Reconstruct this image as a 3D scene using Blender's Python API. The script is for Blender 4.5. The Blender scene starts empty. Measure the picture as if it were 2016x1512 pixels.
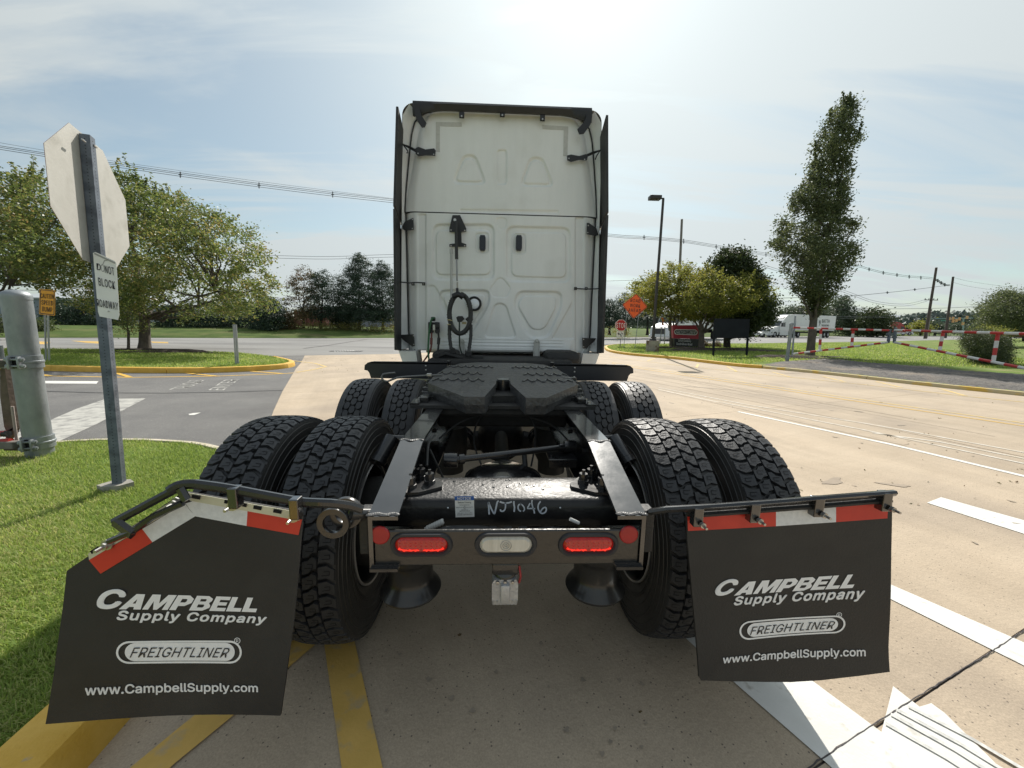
import bpy, bmesh, math, random
import numpy as np
from mathutils import Vector, Matrix
from mathutils.geometry import tessellate_polygon
random.seed(7); RS = np.random.RandomState(7)
S = bpy.context.scene
R_ = math.radians
# ------------------------------------------------------------------ camera
W_, H_, FPX = 2016.0, 1512.0, 760.0
CAM = np.array([-0.045, 0.0, 1.5])
PITCH, YAW, ROLL = R_(8.8), R_(2.4), R_(1.0)
_f = np.array([math.sin(YAW)*math.cos(PITCH), math.cos(YAW)*math.cos(PITCH), -math.sin(PITCH)])
_r = np.array([math.cos(YAW), -math.sin(YAW), 0.0]); _u = np.cross(_r, _f)
CR = math.cos(ROLL)*_r + math.sin(ROLL)*_u
CU = -math.sin(ROLL)*_r + math.cos(ROLL)*_u
cd = bpy.data.cameras.new('camera'); cam = bpy.data.objects.new('camera', cd)
S.collection.objects.link(cam); S.camera = cam
cd.sensor_width = 36.0; cd.lens = FPX/W_*36.0; cd.clip_start = 0.05; cd.clip_end = 6000
cam.matrix_world = Matrix(((CR[0], CU[0], -_f[0], CAM[0]), (CR[1], CU[1], -_f[1], CAM[1]), (CR[2], CU[2], -_f[2], CAM[2]), (0, 0, 0, 1)))
# ------------------------------------------------------------------ light
SUN_AZ, SUN_EL = R_(12.0), R_(42.0)       # azimuth from +Y towards +X
SUN_STRENGTH = 5.0
w = bpy.data.worlds.new('World'); S.world = w; w.use_nodes = True
nt = w.node_tree; nt.nodes.clear(); N = nt.nodes.new; L = nt.links.new
out = N('ShaderNodeOutputWorld'); bg = N('ShaderNodeBackground'); bg.inputs[1].default_value = 0.1
sky = N('ShaderNodeTexSky'); sky.sky_type = 'NISHITA'; sky.sun_disc = False
sky.sun_elevation = SUN_EL; sky.sun_rotation = SUN_AZ; sky.air_density = 1.0; sky.dust_density = 1.2; sky.ozone_density = 1.5
tc = N('ShaderNodeTexCoord'); sep = N('ShaderNodeSeparateXYZ'); L(tc.outputs['Generated'], sep.inputs[0])
def wm(op, a, b=None, c=None):
    n = N('ShaderNodeMath'); n.operation = op
    for i, v in enumerate((a, b, c)):
        if v is None: continue
        if isinstance(v, (int, float)): n.inputs[i].default_value = v
        else: L(v, n.inputs[i])
    return n.outputs[0]
zc = wm('ADD', wm('MAXIMUM', sep.outputs[2], 0.0), 0.16)
cmb = N('ShaderNodeCombineXYZ'); L(wm('DIVIDE', sep.outputs[0], zc), cmb.inputs[0]); L(wm('DIVIDE', sep.outputs[1], zc), cmb.inputs[1])
def cloud(scale, rot, stretch, dist, det, lo, hi, seed):
    mp = N('ShaderNodeMapping'); mp.inputs['Rotation'].default_value = (0, 0, rot); mp.inputs['Scale'].default_value = (stretch, 1, 1)
    mp.inputs['Location'].default_value = (seed, seed*0.7, seed)
    L(cmb.outputs[0], mp.inputs[0])
    nz = N('ShaderNodeTexNoise'); nz.inputs['Scale'].default_value = scale; nz.inputs['Detail'].default_value = det
    nz.inputs['Roughness'].default_value = 0.55; nz.inputs['Distortion'].default_value = dist; L(mp.outputs[0], nz.inputs['Vector'])
    mr = N('ShaderNodeMapRange'); mr.interpolation_type = 'SMOOTHSTEP'
    mr.inputs[1].default_value = lo; mr.inputs[2].default_value = hi; L(nz.outputs[0], mr.inputs[0])
    return mr.outputs[0]
c1 = cloud(0.9, 0.5, 0.34, 0.8, 12, 0.43, 0.58, 3.1)
c2 = cloud(3.0, 0.85, 0.20, 0.9, 11, 0.42, 0.66, 9.7)
sunv = N('ShaderNodeCombineXYZ')
sunv.inputs[0].default_value = math.sin(SUN_AZ)*math.cos(SUN_EL); sunv.inputs[1].default_value = math.cos(SUN_AZ)*math.cos(SUN_EL); sunv.inputs[2].default_value = math.sin(SUN_EL)
dp = N('ShaderNodeVectorMath'); dp.operation = 'DOT_PRODUCT'; L(tc.outputs['Generated'], dp.inputs[0]); L(sunv.outputs[0], dp.inputs[1])
dpc = wm('MAXIMUM', dp.outputs['Value'], 0.0)
glow = wm('ADD', wm('ADD', wm('MULTIPLY', wm('POWER', dpc, 2.0), 2.2), wm('MULTIPLY', wm('POWER', dpc, 8.0), 1.3)), wm('MULTIPLY', wm('POWER', dpc, 50.0), 2.2))
# thin cirrus veils lit from behind; they thicken towards the horizon and scatter forward near the sun
cov = wm('ADD', wm('MULTIPLY', c1, 0.50), wm('MULTIPLY', c2, 0.42))
veil = wm('ADD', cov, wm('MULTIPLY', wm('POWER', dpc, 5.0), 0.55))
veil = wm('ADD', veil, wm('MULTIPLY', wm('POWER', wm('SUBTRACT', 1.0, wm('MAXIMUM', sep.outputs[2], 0.0)), 8.0), 0.30))
veil = wm('MINIMUM', wm('ADD', veil, 0.25), 0.97)
cb = wm('ADD', 5.6, glow)
ccol = N('ShaderNodeVectorMath'); ccol.operation = 'SCALE'; ccol.inputs[0].default_value = (0.905, 0.985, 1.0); L(cb, ccol.inputs['Scale'])
mx = N('ShaderNodeMix'); mx.data_type = 'RGBA'; L(veil, mx.inputs[0]); tint = N('ShaderNodeVectorMath'); tint.operation = 'MULTIPLY'; L(sky.outputs[0], tint.inputs[0]); tint.inputs[1].default_value = (0.92, 1.06, 0.98); L(tint.outputs[0], mx.inputs[6]); L(ccol.outputs[0], mx.inputs[7])
L(mx.outputs[2], bg.inputs[0]); L(bg.outputs[0], out.inputs[0])
sd = bpy.data.lights.new('sun', 'SUN'); sun = bpy.data.objects.new('sun', sd); S.collection.objects.link(sun)
sd.energy = SUN_STRENGTH; sd.angle = R_(0.55); sd.color = (1.0, 0.945, 0.86)
sun.rotation_euler = Vector((math.sin(SUN_AZ)*math.cos(SUN_EL), math.cos(SUN_AZ)*math.cos(SUN_EL), math.sin(SUN_EL))).to_track_quat('Z', 'Y').to_euler()
S.view_settings.view_transform = 'Standard'; S.view_settings.look = 'None'; S.view_settings.exposure = 0.10; S.view_settings.gamma = 1.0
S.cycles.max_bounces = 8; S.cycles.transparent_max_bounces = 8
try: S.cycles.use_denoising = True
except Exception: pass

# ------------------------------------------------------------------ photograph geometry -> metres
def ray(px, py): return _f + CR*(px-1008)/FPX - CU*(py-756)/FPX
def gnd(px, py, z=0.0):
    d = ray(px, py); return CAM + d*((z-CAM[2])/d[2])
def atY(px, py, y):
    d = ray(px, py); return CAM + d*((y-CAM[1])/d[1])
def atD(px, py, D): return CAM + ray(px, py)*D           # D = depth along the view axis
def onP(px, py, p0, n):
    d = ray(px, py); return CAM + d*(np.dot(np.array(p0)-CAM, n)/np.dot(d, n))
def depth(p): return float(np.dot(np.array(p)-CAM, _f))
# ------------------------------------------------------------------ object helpers
def link(o): S.collection.objects.link(o); return o
def tag(o, label=None, cat=None, group=None, kind=None):
    if label: o['label'] = label
    if cat: o['category'] = cat
    if group: o['group'] = group
    if kind: o['kind'] = kind
    return o
def thing(name, label, cat, loc=(0, 0, 0), group=None):
    o = link(bpy.data.objects.new(name, None)); o.location = tuple(float(v) for v in loc); o.empty_display_size = 0.2
    return tag(o, label, cat, group)
WLOC = {}
def wloc(o):
    v = np.zeros(3)
    while o is not None:
        v += np.array(o.location); o = o.parent
    return v
class MB:
    def __init__(s): s.v = []; s.f = []; s.m = []
    def add(s, vs, fs, m=0):
        b = len(s.v); s.v.extend([tuple(float(c) for c in p) for p in vs]); s.f.extend([tuple(b+i for i in f) for f in fs]); s.m.extend([m]*len(fs)); return s
    def box(s, c, d, m=0, rot=None, bev=0.0):
        hx, hy, hz = d[0]/2, d[1]/2, d[2]/2
        b = min(bev, hx*.9, hy*.9, hz*.9)
        if b <= 0:
            vs = [(x, y, z) for x in (-hx, hx) for y in (-hy, hy) for z in (-hz, hz)]
            fs = [(0, 1, 3, 2), (4, 6, 7, 5), (0, 4, 5, 1), (2, 3, 7, 6), (0, 2, 6, 4), (1, 5, 7, 3)]
        else:
            bm = bmesh.new(); bmesh.ops.create_cube(bm, size=1.0)
            for v in bm.verts: v.co = Vector((v.co.x*2*hx, v.co.y*2*hy, v.co.z*2*hz))
            bmesh.ops.bevel(bm, geom=list(bm.edges), offset=b, segments=2, affect='EDGES', profile=0.5)
            bm.verts.index_update(); vs = [tuple(v.co) for v in bm.verts]; fs = [tuple(v.index for v in f.verts) for f in bm.faces]; bm.free()
        if rot is not None: vs = [tuple(rot @ Vector(v)) for v in vs]
        return s.add([(v[0]+c[0], v[1]+c[1], v[2]+c[2]) for v in vs], fs, m)
    def tube(s, pts, r, n=8, m=0, cap=True, closed=False, flat=None):
        P = [Vector([float(c) for c in p]) for p in pts]; k = len(P); rings = []
        rr = r if isinstance(r, (list, tuple)) else [r]*k
        ref = None
        for i in range(k):
            if closed: t = (P[(i+1) % k]-P[i-1])
            else: t = P[min(i+1, k-1)]-P[max(i-1, 0)]
            t.normalize()
            if ref is None: ref = Vector((0, 0, 1)) if abs(t.z) < .9 else Vector((1, 0, 0))
            a = t.cross(ref);
            if a.length < 1e-5: a = t.orthogonal()
            a.normalize(); b = a.cross(t).normalized(); ref = b
            q = []
            for j in range(n):
                th = 2*math.pi*(j+.5)/n; ca, sb = math.cos(th), math.sin(th)
                if flat: ca *= flat[0]; sb *= flat[1]
                q.append(P[i]+(a*ca+b*sb)*rr[i])
            rings.append(q)
        vs = [tuple(p) for q in rings for p in q]; fs = []
        for i in range(k if closed else k-1):
            i2 = (i+1) % k
            for j in range(n): fs.append((i*n+j, i*n+(j+1) % n, i2*n+(j+1) % n, i2*n+j))
        if cap and not closed: fs += [tuple(range(n))[::-1], tuple((k-1)*n+j for j in range(n))]
        return s.add(vs, fs, m)
    def cyl(s, a, b, r, n=16, m=0, r2=None): return s.tube([a, b], [r, r if r2 is None else r2], n, m)
    def lathe(s, prof, o=(0, 0, 0), axis='z', n=24, m=0, closed=False):
        # prof: list of (radius, along-axis)
        vs = []; k = len(prof)
        for j in range(n):
            th = 2*math.pi*j/n
            for (r, h) in prof:
                a, b = r*math.cos(th), r*math.sin(th)
                v = (a, b, h) if axis == 'z' else ((h, a, b) if axis == 'x' else (b, h, a))
                vs.append((v[0]+o[0], v[1]+o[1], v[2]+o[2]))
        fs = []
        for j in range(n):
            j2 = (j+1) % n
            for i in range(k if closed else k-1):
                i2 = (i+1) % k; fs.append((j*k+i, j2*k+i, j2*k+i2, j*k+i2))
        return s.add(vs, fs, m)
    def prism(s, poly, off, m=0, mside=None):
        # poly: 3-D outline, extruded by vector off
        n = len(poly); off = np.array(off, float); top = [tuple(p) for p in poly]; bot = [tuple(np.array(p)+off) for p in poly]
        tri = tessellate_polygon([[Vector([float(c) for c in p]) for p in poly]])
        s.add(top, [tuple(t) for t in tri], m); s.add(bot, [tuple(t)[::-1] for t in tri], m)
        s.add(top+bot, [(i, (i+1) % n, n+(i+1) % n, n+i) for i in range(n)], m if mside is None else mside); return s
    def sheet(s, poly, m=0):
        tri = tessellate_polygon([[Vector([float(c) for c in p]) for p in poly]]); return s.add(poly, [tuple(t) for t in tri], m)
    def grid(s, fn, nu, nv, m=0):
        vs = [fn(i/nu, j/nv) for j in range(nv+1) for i in range(nu+1)]
        fs = [(j*(nu+1)+i, j*(nu+1)+i+1, (j+1)*(nu+1)+i+1, (j+1)*(nu+1)+i) for j in range(nv) for i in range(nu)]
        return s.add(vs, fs, m)
    def mesh(s, name, mats, org=(0, 0, 0), smooth=None, fixn=True):
        me = bpy.data.meshes.new(name)
        ox, oy, oz = [float(c) for c in org]
        me.from_pydata([(x-ox, y-oy, z-oz) for x, y, z in s.v], [], s.f)
        for mt in (mats if isinstance(mats, (list, tuple)) else [mats]): me.materials.append(mt)
        if any(s.m): me.polygons.foreach_set('material_index', s.m)
        me.update()
        if fixn:
            bm = bmesh.new(); bm.from_mesh(me); bmesh.ops.recalc_face_normals(bm, faces=bm.faces); bm.to_mesh(me); bm.free()
        if smooth is not None:
            me.polygons.foreach_set('use_smooth', [True]*len(me.polygons))
            try: me.set_sharp_from_angle(angle=R_(smooth))
            except Exception: pass
        return me
    def obj(s, name, mats, parent=None, smooth=None, fixn=True, org=None, **kw):
        """kw: label, cat, group, kind"""
        pl = wloc(parent) if parent is not None else np.zeros(3)
        loc = np.array(org, float) if org is not None else pl
        me = s.mesh(name, mats, loc, smooth, fixn)
        o = link(bpy.data.objects.new(name, me)); o.location = tuple(loc-pl)
        if parent is not None: o.parent = parent
        return tag(o, **kw)
def copy_tree(o, parent=None, keep=True):
    c = o.copy(); link(c)
    if parent is not None: c.parent = parent
    for ch in list(o.children): copy_tree(ch, c)
    return c
def np_mesh(name, V, Fq, mat, parent=None, smooth=False, **kw):
    """V (n,3) float array, Fq (m,k) int array"""
    pl = wloc(parent) if parent is not None else np.zeros(3)
    me = bpy.data.meshes.new(name); k = Fq.shape[1]
    me.vertices.add(len(V)); me.vertices.foreach_set('co', (V-pl).astype(np.float32).ravel())
    me.loops.add(Fq.size); me.loops.foreach_set('vertex_index', Fq.astype(np.int32).ravel())
    me.polygons.add(len(Fq)); me.polygons.foreach_set('loop_start', np.arange(0, Fq.size, k, dtype=np.int32)); me.polygons.foreach_set('loop_total', np.full(len(Fq), k, dtype=np.int32))
    if smooth: me.polygons.foreach_set('use_smooth', np.ones(len(Fq), dtype=bool))
    me.materials.append(mat); me.update(calc_edges=True)
    o = link(bpy.data.objects.new(name, me))
    if parent is not None: o.parent = parent
    return tag(o, **kw)
# ------------------------------------------------------------------ materials
MATS = {}
def mat(name, c1, c2=None, scale=8.0, rough=0.6, metal=0.0, bump=0.0, bscale=None, coat=0.0, spec=0.5, c3=None, s3=1.0, detail=6.0, lo=0.35, hi=0.65, t3=(0.5, 0.62), roughv=0.0, emit=None, trans=0.0, stretch=None, rnd=0.0, sub=None):
    if name in MATS: return MATS[name]
    m = bpy.data.materials.new(name); m.use_nodes = True; t = m.node_tree; b = t.nodes['Principled BSDF']; n = t.nodes.new; l = t.links.new
    def rgba(c): return (c, c, c, 1) if isinstance(c, (int, float)) else (c[0], c[1], c[2], 1)
    b.inputs['Base Color'].default_value = rgba(c1); b.inputs['Roughness'].default_value = rough; b.inputs['Metallic'].default_value = metal
    b.inputs['Specular IOR Level'].default_value = spec
    if coat: b.inputs['Coat Weight'].default_value = coat; b.inputs['Coat Roughness'].default_value = 0.06
    co = n('ShaderNodeTexCoord'); src = co.outputs['Object']
    if stretch:
        mp = n('ShaderNodeMapping'); mp.inputs['Scale'].default_value = stretch; l(src, mp.inputs[0]); src = mp.outputs[0]
    col = None
    if c2 is not None:
        z = n('ShaderNodeTexNoise'); z.inputs['Scale'].default_value = scale; z.inputs['Detail'].default_value = detail; z.inputs['Roughness'].default_value = 0.62; l(src, z.inputs['Vector'])
        r = n('ShaderNodeValToRGB'); r.color_ramp.elements[0].position = lo; r.color_ramp.elements[1].position = hi
        r.color_ramp.elements[0].color = rgba(c1); r.color_ramp.elements[1].color = rgba(c2); l(z.outputs[0], r.inputs[0]); col = r.outputs[0]
        if roughv:
            mr = n('ShaderNodeMapRange'); mr.inputs[3].default_value = max(0.02, rough-roughv); mr.inputs[4].default_value = min(1, rough+roughv); l(z.outputs[0], mr.inputs[0]); l(mr.outputs[0], b.inputs['Roughness'])
    if c3 is not None:
        z = n('ShaderNodeTexNoise'); z.inputs['Scale'].default_value = s3; z.inputs['Detail'].default_value = 5; l(src, z.inputs['Vector'])
        mr = n('ShaderNodeMapRange'); mr.inputs[1].default_value = t3[0]; mr.inputs[2].default_value = t3[1]; l(z.outputs[0], mr.inputs[0])
        mx = n('ShaderNodeMix'); mx.data_type = 'RGBA'; l(mr.outputs[0], mx.inputs[0])
        if col is None: mx.inputs[6].default_value = rgba(c1)
        else: l(col, mx.inputs[6])
        mx.inputs[7].default_value = rgba(c3); col = mx.outputs[2]
    if rnd:
        g = n('ShaderNodeNewGeometry'); mr = n('ShaderNodeMapRange'); mr.inputs[3].default_value = 1-rnd; mr.inputs[4].default_value = 1+rnd; l(g.outputs['Random Per Island'], mr.inputs[0])
        hs = n('ShaderNodeHueSaturation'); l(mr.outputs[0], hs.inputs['Value'])
        if col is None: hs.inputs['Color'].default_value = rgba(c1)
        else: l(col, hs.inputs['Color'])
        col = hs.outputs[0]
    if col is not None: l(col, b.inputs['Base Color'])
    if bump:
        z = n('ShaderNodeTexNoise'); z.inputs['Scale'].default_value = bscale or scale*4; z.inputs['Detail'].default_value = 4; l(src, z.inputs['Vector'])
        bp = n('ShaderNodeBump'); bp.inputs['Strength'].default_value = min(1.0, bump); bp.inputs['Distance'].default_value = 0.01 if bump <= 1 else 0.01*bump; l(z.outputs[0], bp.inputs['Height']); l(bp.outputs[0], b.inputs['Normal'])
    if emit: b.inputs['Emission Color'].default_value = rgba(emit[0]); b.inputs['Emission Strength'].default_value = emit[1]
    if trans:
        b.inputs['Transmission Weight'].default_value = trans
    MATS[name] = m; return m
def leafmat(name, cols, trans=0.35, rough=0.55):
    if name in MATS: return MATS[name]
    m = bpy.data.materials.new(name); m.use_nodes = True; t = m.node_tree; t.nodes.clear(); n = t.nodes.new; l = t.links.new
    o = n('ShaderNodeOutputMaterial'); g = n('ShaderNodeNewGeometry'); r = n('ShaderNodeValToRGB')
    while len(r.color_ramp.elements) < len(cols): r.color_ramp.elements.new(0.5)
    for i, c in enumerate(cols):
        r.color_ramp.elements[i].position = (i+.5)/len(cols); r.color_ramp.elements[i].color = (*c, 1)
    r.color_ramp.interpolation = 'LINEAR'
    co = n('ShaderNodeTexCoord'); z = n('ShaderNodeTexNoise'); z.inputs['Scale'].default_value = 0.7; z.inputs['Detail'].default_value = 2; l(co.outputs['Object'], z.inputs['Vector'])
    a = n('ShaderNodeMath'); a.operation = 'MULTIPLY_ADD'; a.inputs[1].default_value = 1.6; a.inputs[2].default_value = -0.3; l(z.outputs[0], a.inputs[0])
    mm = n('ShaderNodeMath'); mm.operation = 'MULTIPLY_ADD'; mm.inputs[1].default_value = 0.55; l(g.outputs['Random Per Island'], mm.inputs[0])
    a2 = n('ShaderNodeMath'); a2.operation = 'MULTIPLY'; a2.inputs[1].default_value = 0.45; l(a.outputs[0], a2.inputs[0]); l(a2.outputs[0], mm.inputs[2])
    l(mm.outputs[0], r.inputs[0])
    b = n('ShaderNodeBsdfPrincipled'); b.inputs['Roughness'].default_value = rough; b.inputs['Specular IOR Level'].default_value = 0.35; l(r.outputs[0], b.inputs['Base Color'])
    tr = n('ShaderNodeBsdfTranslucent'); hs = n('ShaderNodeHueSaturation'); hs.inputs['Value'].default_value = 1.7; hs.inputs['Hue'].default_value = 0.485; l(r.outputs[0], hs.inputs['Color']); l(hs.outputs[0], tr.inputs['Color'])
    mx = n('ShaderNodeMixShader'); mx.inputs[0].default_value = trans; l(b.outputs[0], mx.inputs[1]); l(tr.outputs[0], mx.inputs[2]); l(mx.outputs[0], o.inputs[0])
    MATS[name] = m; return m
# ------------------------------------------------------------------ lettering
_tm = {}
FONTS = {}
try:      # Blender's own interface font, when this build ships it
    import os
    _fp = os.path.join(bpy.utils.resource_path('LOCAL'), 'datafiles', 'fonts', 'Inter.woff2')
    if os.path.exists(_fp): FONTS['sans'] = bpy.data.fonts.load(_fp)
except Exception: pass
def text_geo(s, bold=0.0, shear=0.0, space=1.0, line=1.0, align='CENTER'):
    k = (s, bold, shear, space, line)
    if k in _tm: return _tm[k]
    c = bpy.data.curves.new('letters', 'FONT'); c.body = s
    if 'sans' in FONTS: c.font = FONTS['sans']
    c.offset = bold; c.shear = shear; c.space_character = space; c.space_line = line; c.align_x = align; c.resolution_u = 3; c.fill_mode = 'BOTH' if hasattr(c, 'fill_mode') else 'BOTH'
    o = bpy.data.objects.new('letters', c); link(o); bpy.context.view_layer.update()
    dg = bpy.context.evaluated_depsgraph_get(); me = bpy.data.meshes.new_from_object(o.evaluated_get(dg))
    V = np.array([v.co[:] for v in me.vertices]); F = [tuple(p.vertices) for p in me.polygons]
    bpy.data.objects.remove(o); bpy.data.curves.remove(c); bpy.data.meshes.remove(me)
    mn, mxx = V.min(0), V.max(0); asp = (mxx[0]-mn[0])/(mxx[1]-mn[1]); V = (V[:, :2]-mn[:2])/(mxx[:2]-mn[:2])
    _tm[k] = (V, F, asp); return _tm[k]
def quad_map(q):
    """q: four 3-D corners TL,TR,BR,BL -> f(u,v), v up"""
    TL, TR, BR, BL = [np.array(p) for p in q]
    return lambda u, v: (BL*(1-u)+BR*u)*(1-v)+(TL*(1-u)+TR*u)*v
def put_text(mb, s, q, off=(0, 0, 0), m=0, **kw):
    # weight is built up from hair-thin layers set side by side, like several coats of a stencil
    bold = kw.pop('bold', 0.0); V, F, asp = text_geo(s, **kw); f = quad_map(q); off = np.array(off)
    TL, TR, BR, BL = [np.array(p) for p in q]; nn = np.cross(TR-TL, TL-BL); nn /= np.linalg.norm(nn)
    if np.dot(nn, CAM-TL) < 0: nn = -nn
    hgt = np.linalg.norm(TL-BL); bh = bold*1.2; bw = bh/max(asp, .2); st = hgt*.004
    offs = [(0, 0)] if bold <= 0.004 else [(-bw, 0), (bw, 0), (0, bh), (0, -bh), (-bw*.7, bh*.7), (bw*.7, -bh*.7), (-bw*.7, -bh*.7), (bw*.7, bh*.7), (0, 0)]
    for i, (dx, dy) in enumerate(offs):
        mb.add([tuple(f(dx+a*(1-2*bw)+bw, dy+b*(1-2*bh)+bh)+off+nn*st*i) for a, b in V], F, m)
    return mb
def stadium(asp, n=14, inset=0.0, pad=0.5):
    """unit-square coordinates of a rounded bar of aspect asp, inset in units of its height"""
    r = 0.5-inset; P = []
    for k in range(n+1):
        a = -math.pi/2+math.pi*k/n; P.append((asp-.5+r*math.cos(a), .5+r*math.sin(a)))
    for k in range(n+1):
        a = math.pi/2+math.pi*k/n; P.append((.5+r*math.cos(a), .5+r*math.sin(a)))
    return [(x/asp, y) for x, y in P]
def put_poly(mb, P, q, off=(0, 0, 0), m=0):
    f = quad_map(q); off = np.array(off); return mb.sheet([tuple(f(a, b)+off) for a, b in P], m)
def put_ring(mb, asp, q, wdt, off=(0, 0, 0), m=0):
    f = quad_map(q); off = np.array(off); A = stadium(asp); B = stadium(asp, inset=wdt); n = len(A)
    return mb.add([tuple(f(*p)+off) for p in A]+[tuple(f(*p)+off) for p in B], [(i, (i+1) % n, n+(i+1) % n, n+i) for i in range(n)], m)
def stroke(mb, pts, wd, fn, m=0):
    """flat pen stroke through 2-D points, fn maps 2-D to 3-D"""
    P = [np.array(p, float) for p in pts]; Lf = []; Rt = []
    for i in range(len(P)):
        t = P[min(i+1, len(P)-1)]-P[max(i-1, 0)]; t = t/(np.linalg.norm(t)+1e-9); nn = np.array([-t[1], t[0]])*wd/2
        Lf.append(fn(*(P[i]+nn))); Rt.append(fn(*(P[i]-nn)))
    n = len(P); return mb.add(Lf+Rt, [(i, i+1, n+i+1, n+i) for i in range(n-1)], m)
def in_poly(x, y, poly):
    poly = np.asarray(poly); x = np.asarray(x); y = np.asarray(y); ins = np.zeros(x.shape, bool); j = len(poly)-1
    for i in range(len(poly)):
        xi, yi = poly[i][0], poly[i][1]; xj, yj = poly[j][0], poly[j][1]
        with np.errstate(divide='ignore', invalid='ignore'):
            c = ((yi > y) != (yj > y)) & (x < (xj-xi)*(y-yi)/(yj-yi+1e-12)+xi)
        ins ^= c; j = i
    return ins
def seg_dist(x, y, poly, closed=True):
    d = np.full(np.shape(x), 1e9); n = len(poly)
    for i in range(n if closed else n-1):
        ax, ay = poly[i][:2]; bx, by = poly[(i+1) % n][:2]; dx, dy = bx-ax, by-ay
        t = np.clip(((x-ax)*dx+(y-ay)*dy)/(dx*dx+dy*dy+1e-12), 0, 1); d = np.minimum(d, np.hypot(x-ax-t*dx, y-ay-t*dy))
    return d
def sdf(x, y, poly): return np.where(in_poly(x, y, poly), -1, 1)*seg_dist(x, y, poly)
def sm(a, b, x):
    t = np.clip((x-a)/(b-a), 0, 1); return t*t*(3-2*t)
def vnoise(x, y, s, seed=0):
    """cheap value noise on arrays"""
    r = np.random.RandomState(seed).rand(64, 64); X = np.asarray(x)*s; Y_ = np.asarray(y)*s
    i = np.floor(X).astype(int); j = np.floor(Y_).astype(int); u = X-i; v = Y_-j; u = u*u*(3-2*u); v = v*v*(3-2*v)
    g = lambda a, b: r[a % 64, b % 64]
    return (g(i, j)*(1-u)+g(i+1, j)*u)*(1-v)+(g(i, j+1)*(1-u)+g(i+1, j+1)*u)*v
# ================================================================== materials of the place
M_CONC = mat('concrete', (0.40, 0.318, 0.228), (0.495, 0.403, 0.298), scale=1.3, rough=0.85, c3=(0.34, 0.275, 0.21), s3=0.55, t3=(0.5, 0.72), bump=0.3, bscale=55, detail=12, lo=0.25, hi=0.75)
def speckle(m, scale, amount, dark=True, thr=0.62):
    """adds fine aggregate speckle on top of whatever colour the material has"""
    t = m.node_tree; b = t.nodes['Principled BSDF']; src = b.inputs['Base Color'].links[0].from_socket
    co = t.nodes.new('ShaderNodeTexCoord'); z = t.nodes.new('ShaderNodeTexNoise'); z.inputs['Scale'].default_value = scale; z.inputs['Detail'].default_value = 3; z.inputs['Roughness'].default_value = 0.7
    t.links.new(co.outputs['Object'], z.inputs['Vector'])
    mr = t.nodes.new('ShaderNodeMapRange'); mr.inputs[1].default_value = 0.3; mr.inputs[2].default_value = 0.7; mr.inputs[3].default_value = 1-amount; mr.inputs[4].default_value = 1+amount; t.links.new(z.outputs[0], mr.inputs[0])
    hs = t.nodes.new('ShaderNodeHueSaturation'); t.links.new(mr.outputs[0], hs.inputs['Value']); t.links.new(src, hs.inputs['Color'])
    v = t.nodes.new('ShaderNodeTexVoronoi'); v.inputs['Scale'].default_value = scale*0.32; t.links.new(co.outputs['Object'], v.inputs['Vector'])
    lt = t.nodes.new('ShaderNodeMath'); lt.operation = 'LESS_THAN'; lt.inputs[1].default_value = 0.16; t.links.new(v.outputs['Distance'], lt.inputs[0])
    vc = t.nodes.new('ShaderNodeSeparateColor'); t.links.new(v.outputs['Color'], vc.inputs[0])
    gt = t.nodes.new('ShaderNodeMath'); gt.operation = 'GREATER_THAN'; gt.inputs[1].default_value = thr; t.links.new(vc.outputs[0], gt.inputs[0])
    ml = t.nodes.new('ShaderNodeMath'); ml.operation = 'MULTIPLY'; t.links.new(lt.outputs[0], ml.inputs[0]); t.links.new(gt.outputs[0], ml.inputs[1])
    m2 = t.nodes.new('ShaderNodeMath'); m2.operation = 'MULTIPLY'; m2.inputs[1].default_value = 0.75; t.links.new(ml.outputs[0], m2.inputs[0])
    mx = t.nodes.new('ShaderNodeMix'); mx.data_type = 'RGBA'; t.links.new(m2.outputs[0], mx.inputs[0]); t.links.new(hs.outputs[0], mx.inputs[6])
    mx.inputs[7].default_value = (0.06, 0.05, 0.045, 1) if dark else (0.62, 0.6, 0.56, 1); t.links.new(mx.outputs[2], b.inputs['Base Color'])
speckle(M_CONC, 150, 0.16)
def streaks(m, rotz, sc, amt, detail=8):
    """drawn-out streaks (brushing, traffic, run-off) in the surface's own colour"""
    t = m.node_tree; b = t.nodes['Principled BSDF']; src = b.inputs['Base Color'].links[0].from_socket
    co = t.nodes.new('ShaderNodeTexCoord'); r0 = t.nodes.new('ShaderNodeMapping'); r0.inputs['Rotation'].default_value = (0, 0, rotz); t.links.new(co.outputs['Object'], r0.inputs[0])
    mp = t.nodes.new('ShaderNodeMapping'); mp.inputs['Scale'].default_value = sc; t.links.new(r0.outputs[0], mp.inputs[0])
    z = t.nodes.new('ShaderNodeTexNoise'); z.inputs['Scale'].default_value = 1.0; z.inputs['Detail'].default_value = detail; z.inputs['Roughness'].default_value = 0.7; t.links.new(mp.outputs[0], z.inputs['Vector'])
    mr = t.nodes.new('ShaderNodeMapRange'); mr.inputs[1].default_value = 0.3; mr.inputs[2].default_value = 0.7; mr.inputs[3].default_value = 1-amt; mr.inputs[4].default_value = 1+amt; t.links.new(z.outputs[0], mr.inputs[0])
    hs = t.nodes.new('ShaderNodeHueSaturation'); t.links.new(mr.outputs[0], hs.inputs['Value']); t.links.new(src, hs.inputs['Color']); t.links.new(hs.outputs[0], b.inputs['Base Color'])
streaks(M_CONC, R_(-20), (2.2, .22, 1), .11); streaks(M_CONC, R_(-20), (1.2, 9, 1), .05)
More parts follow.
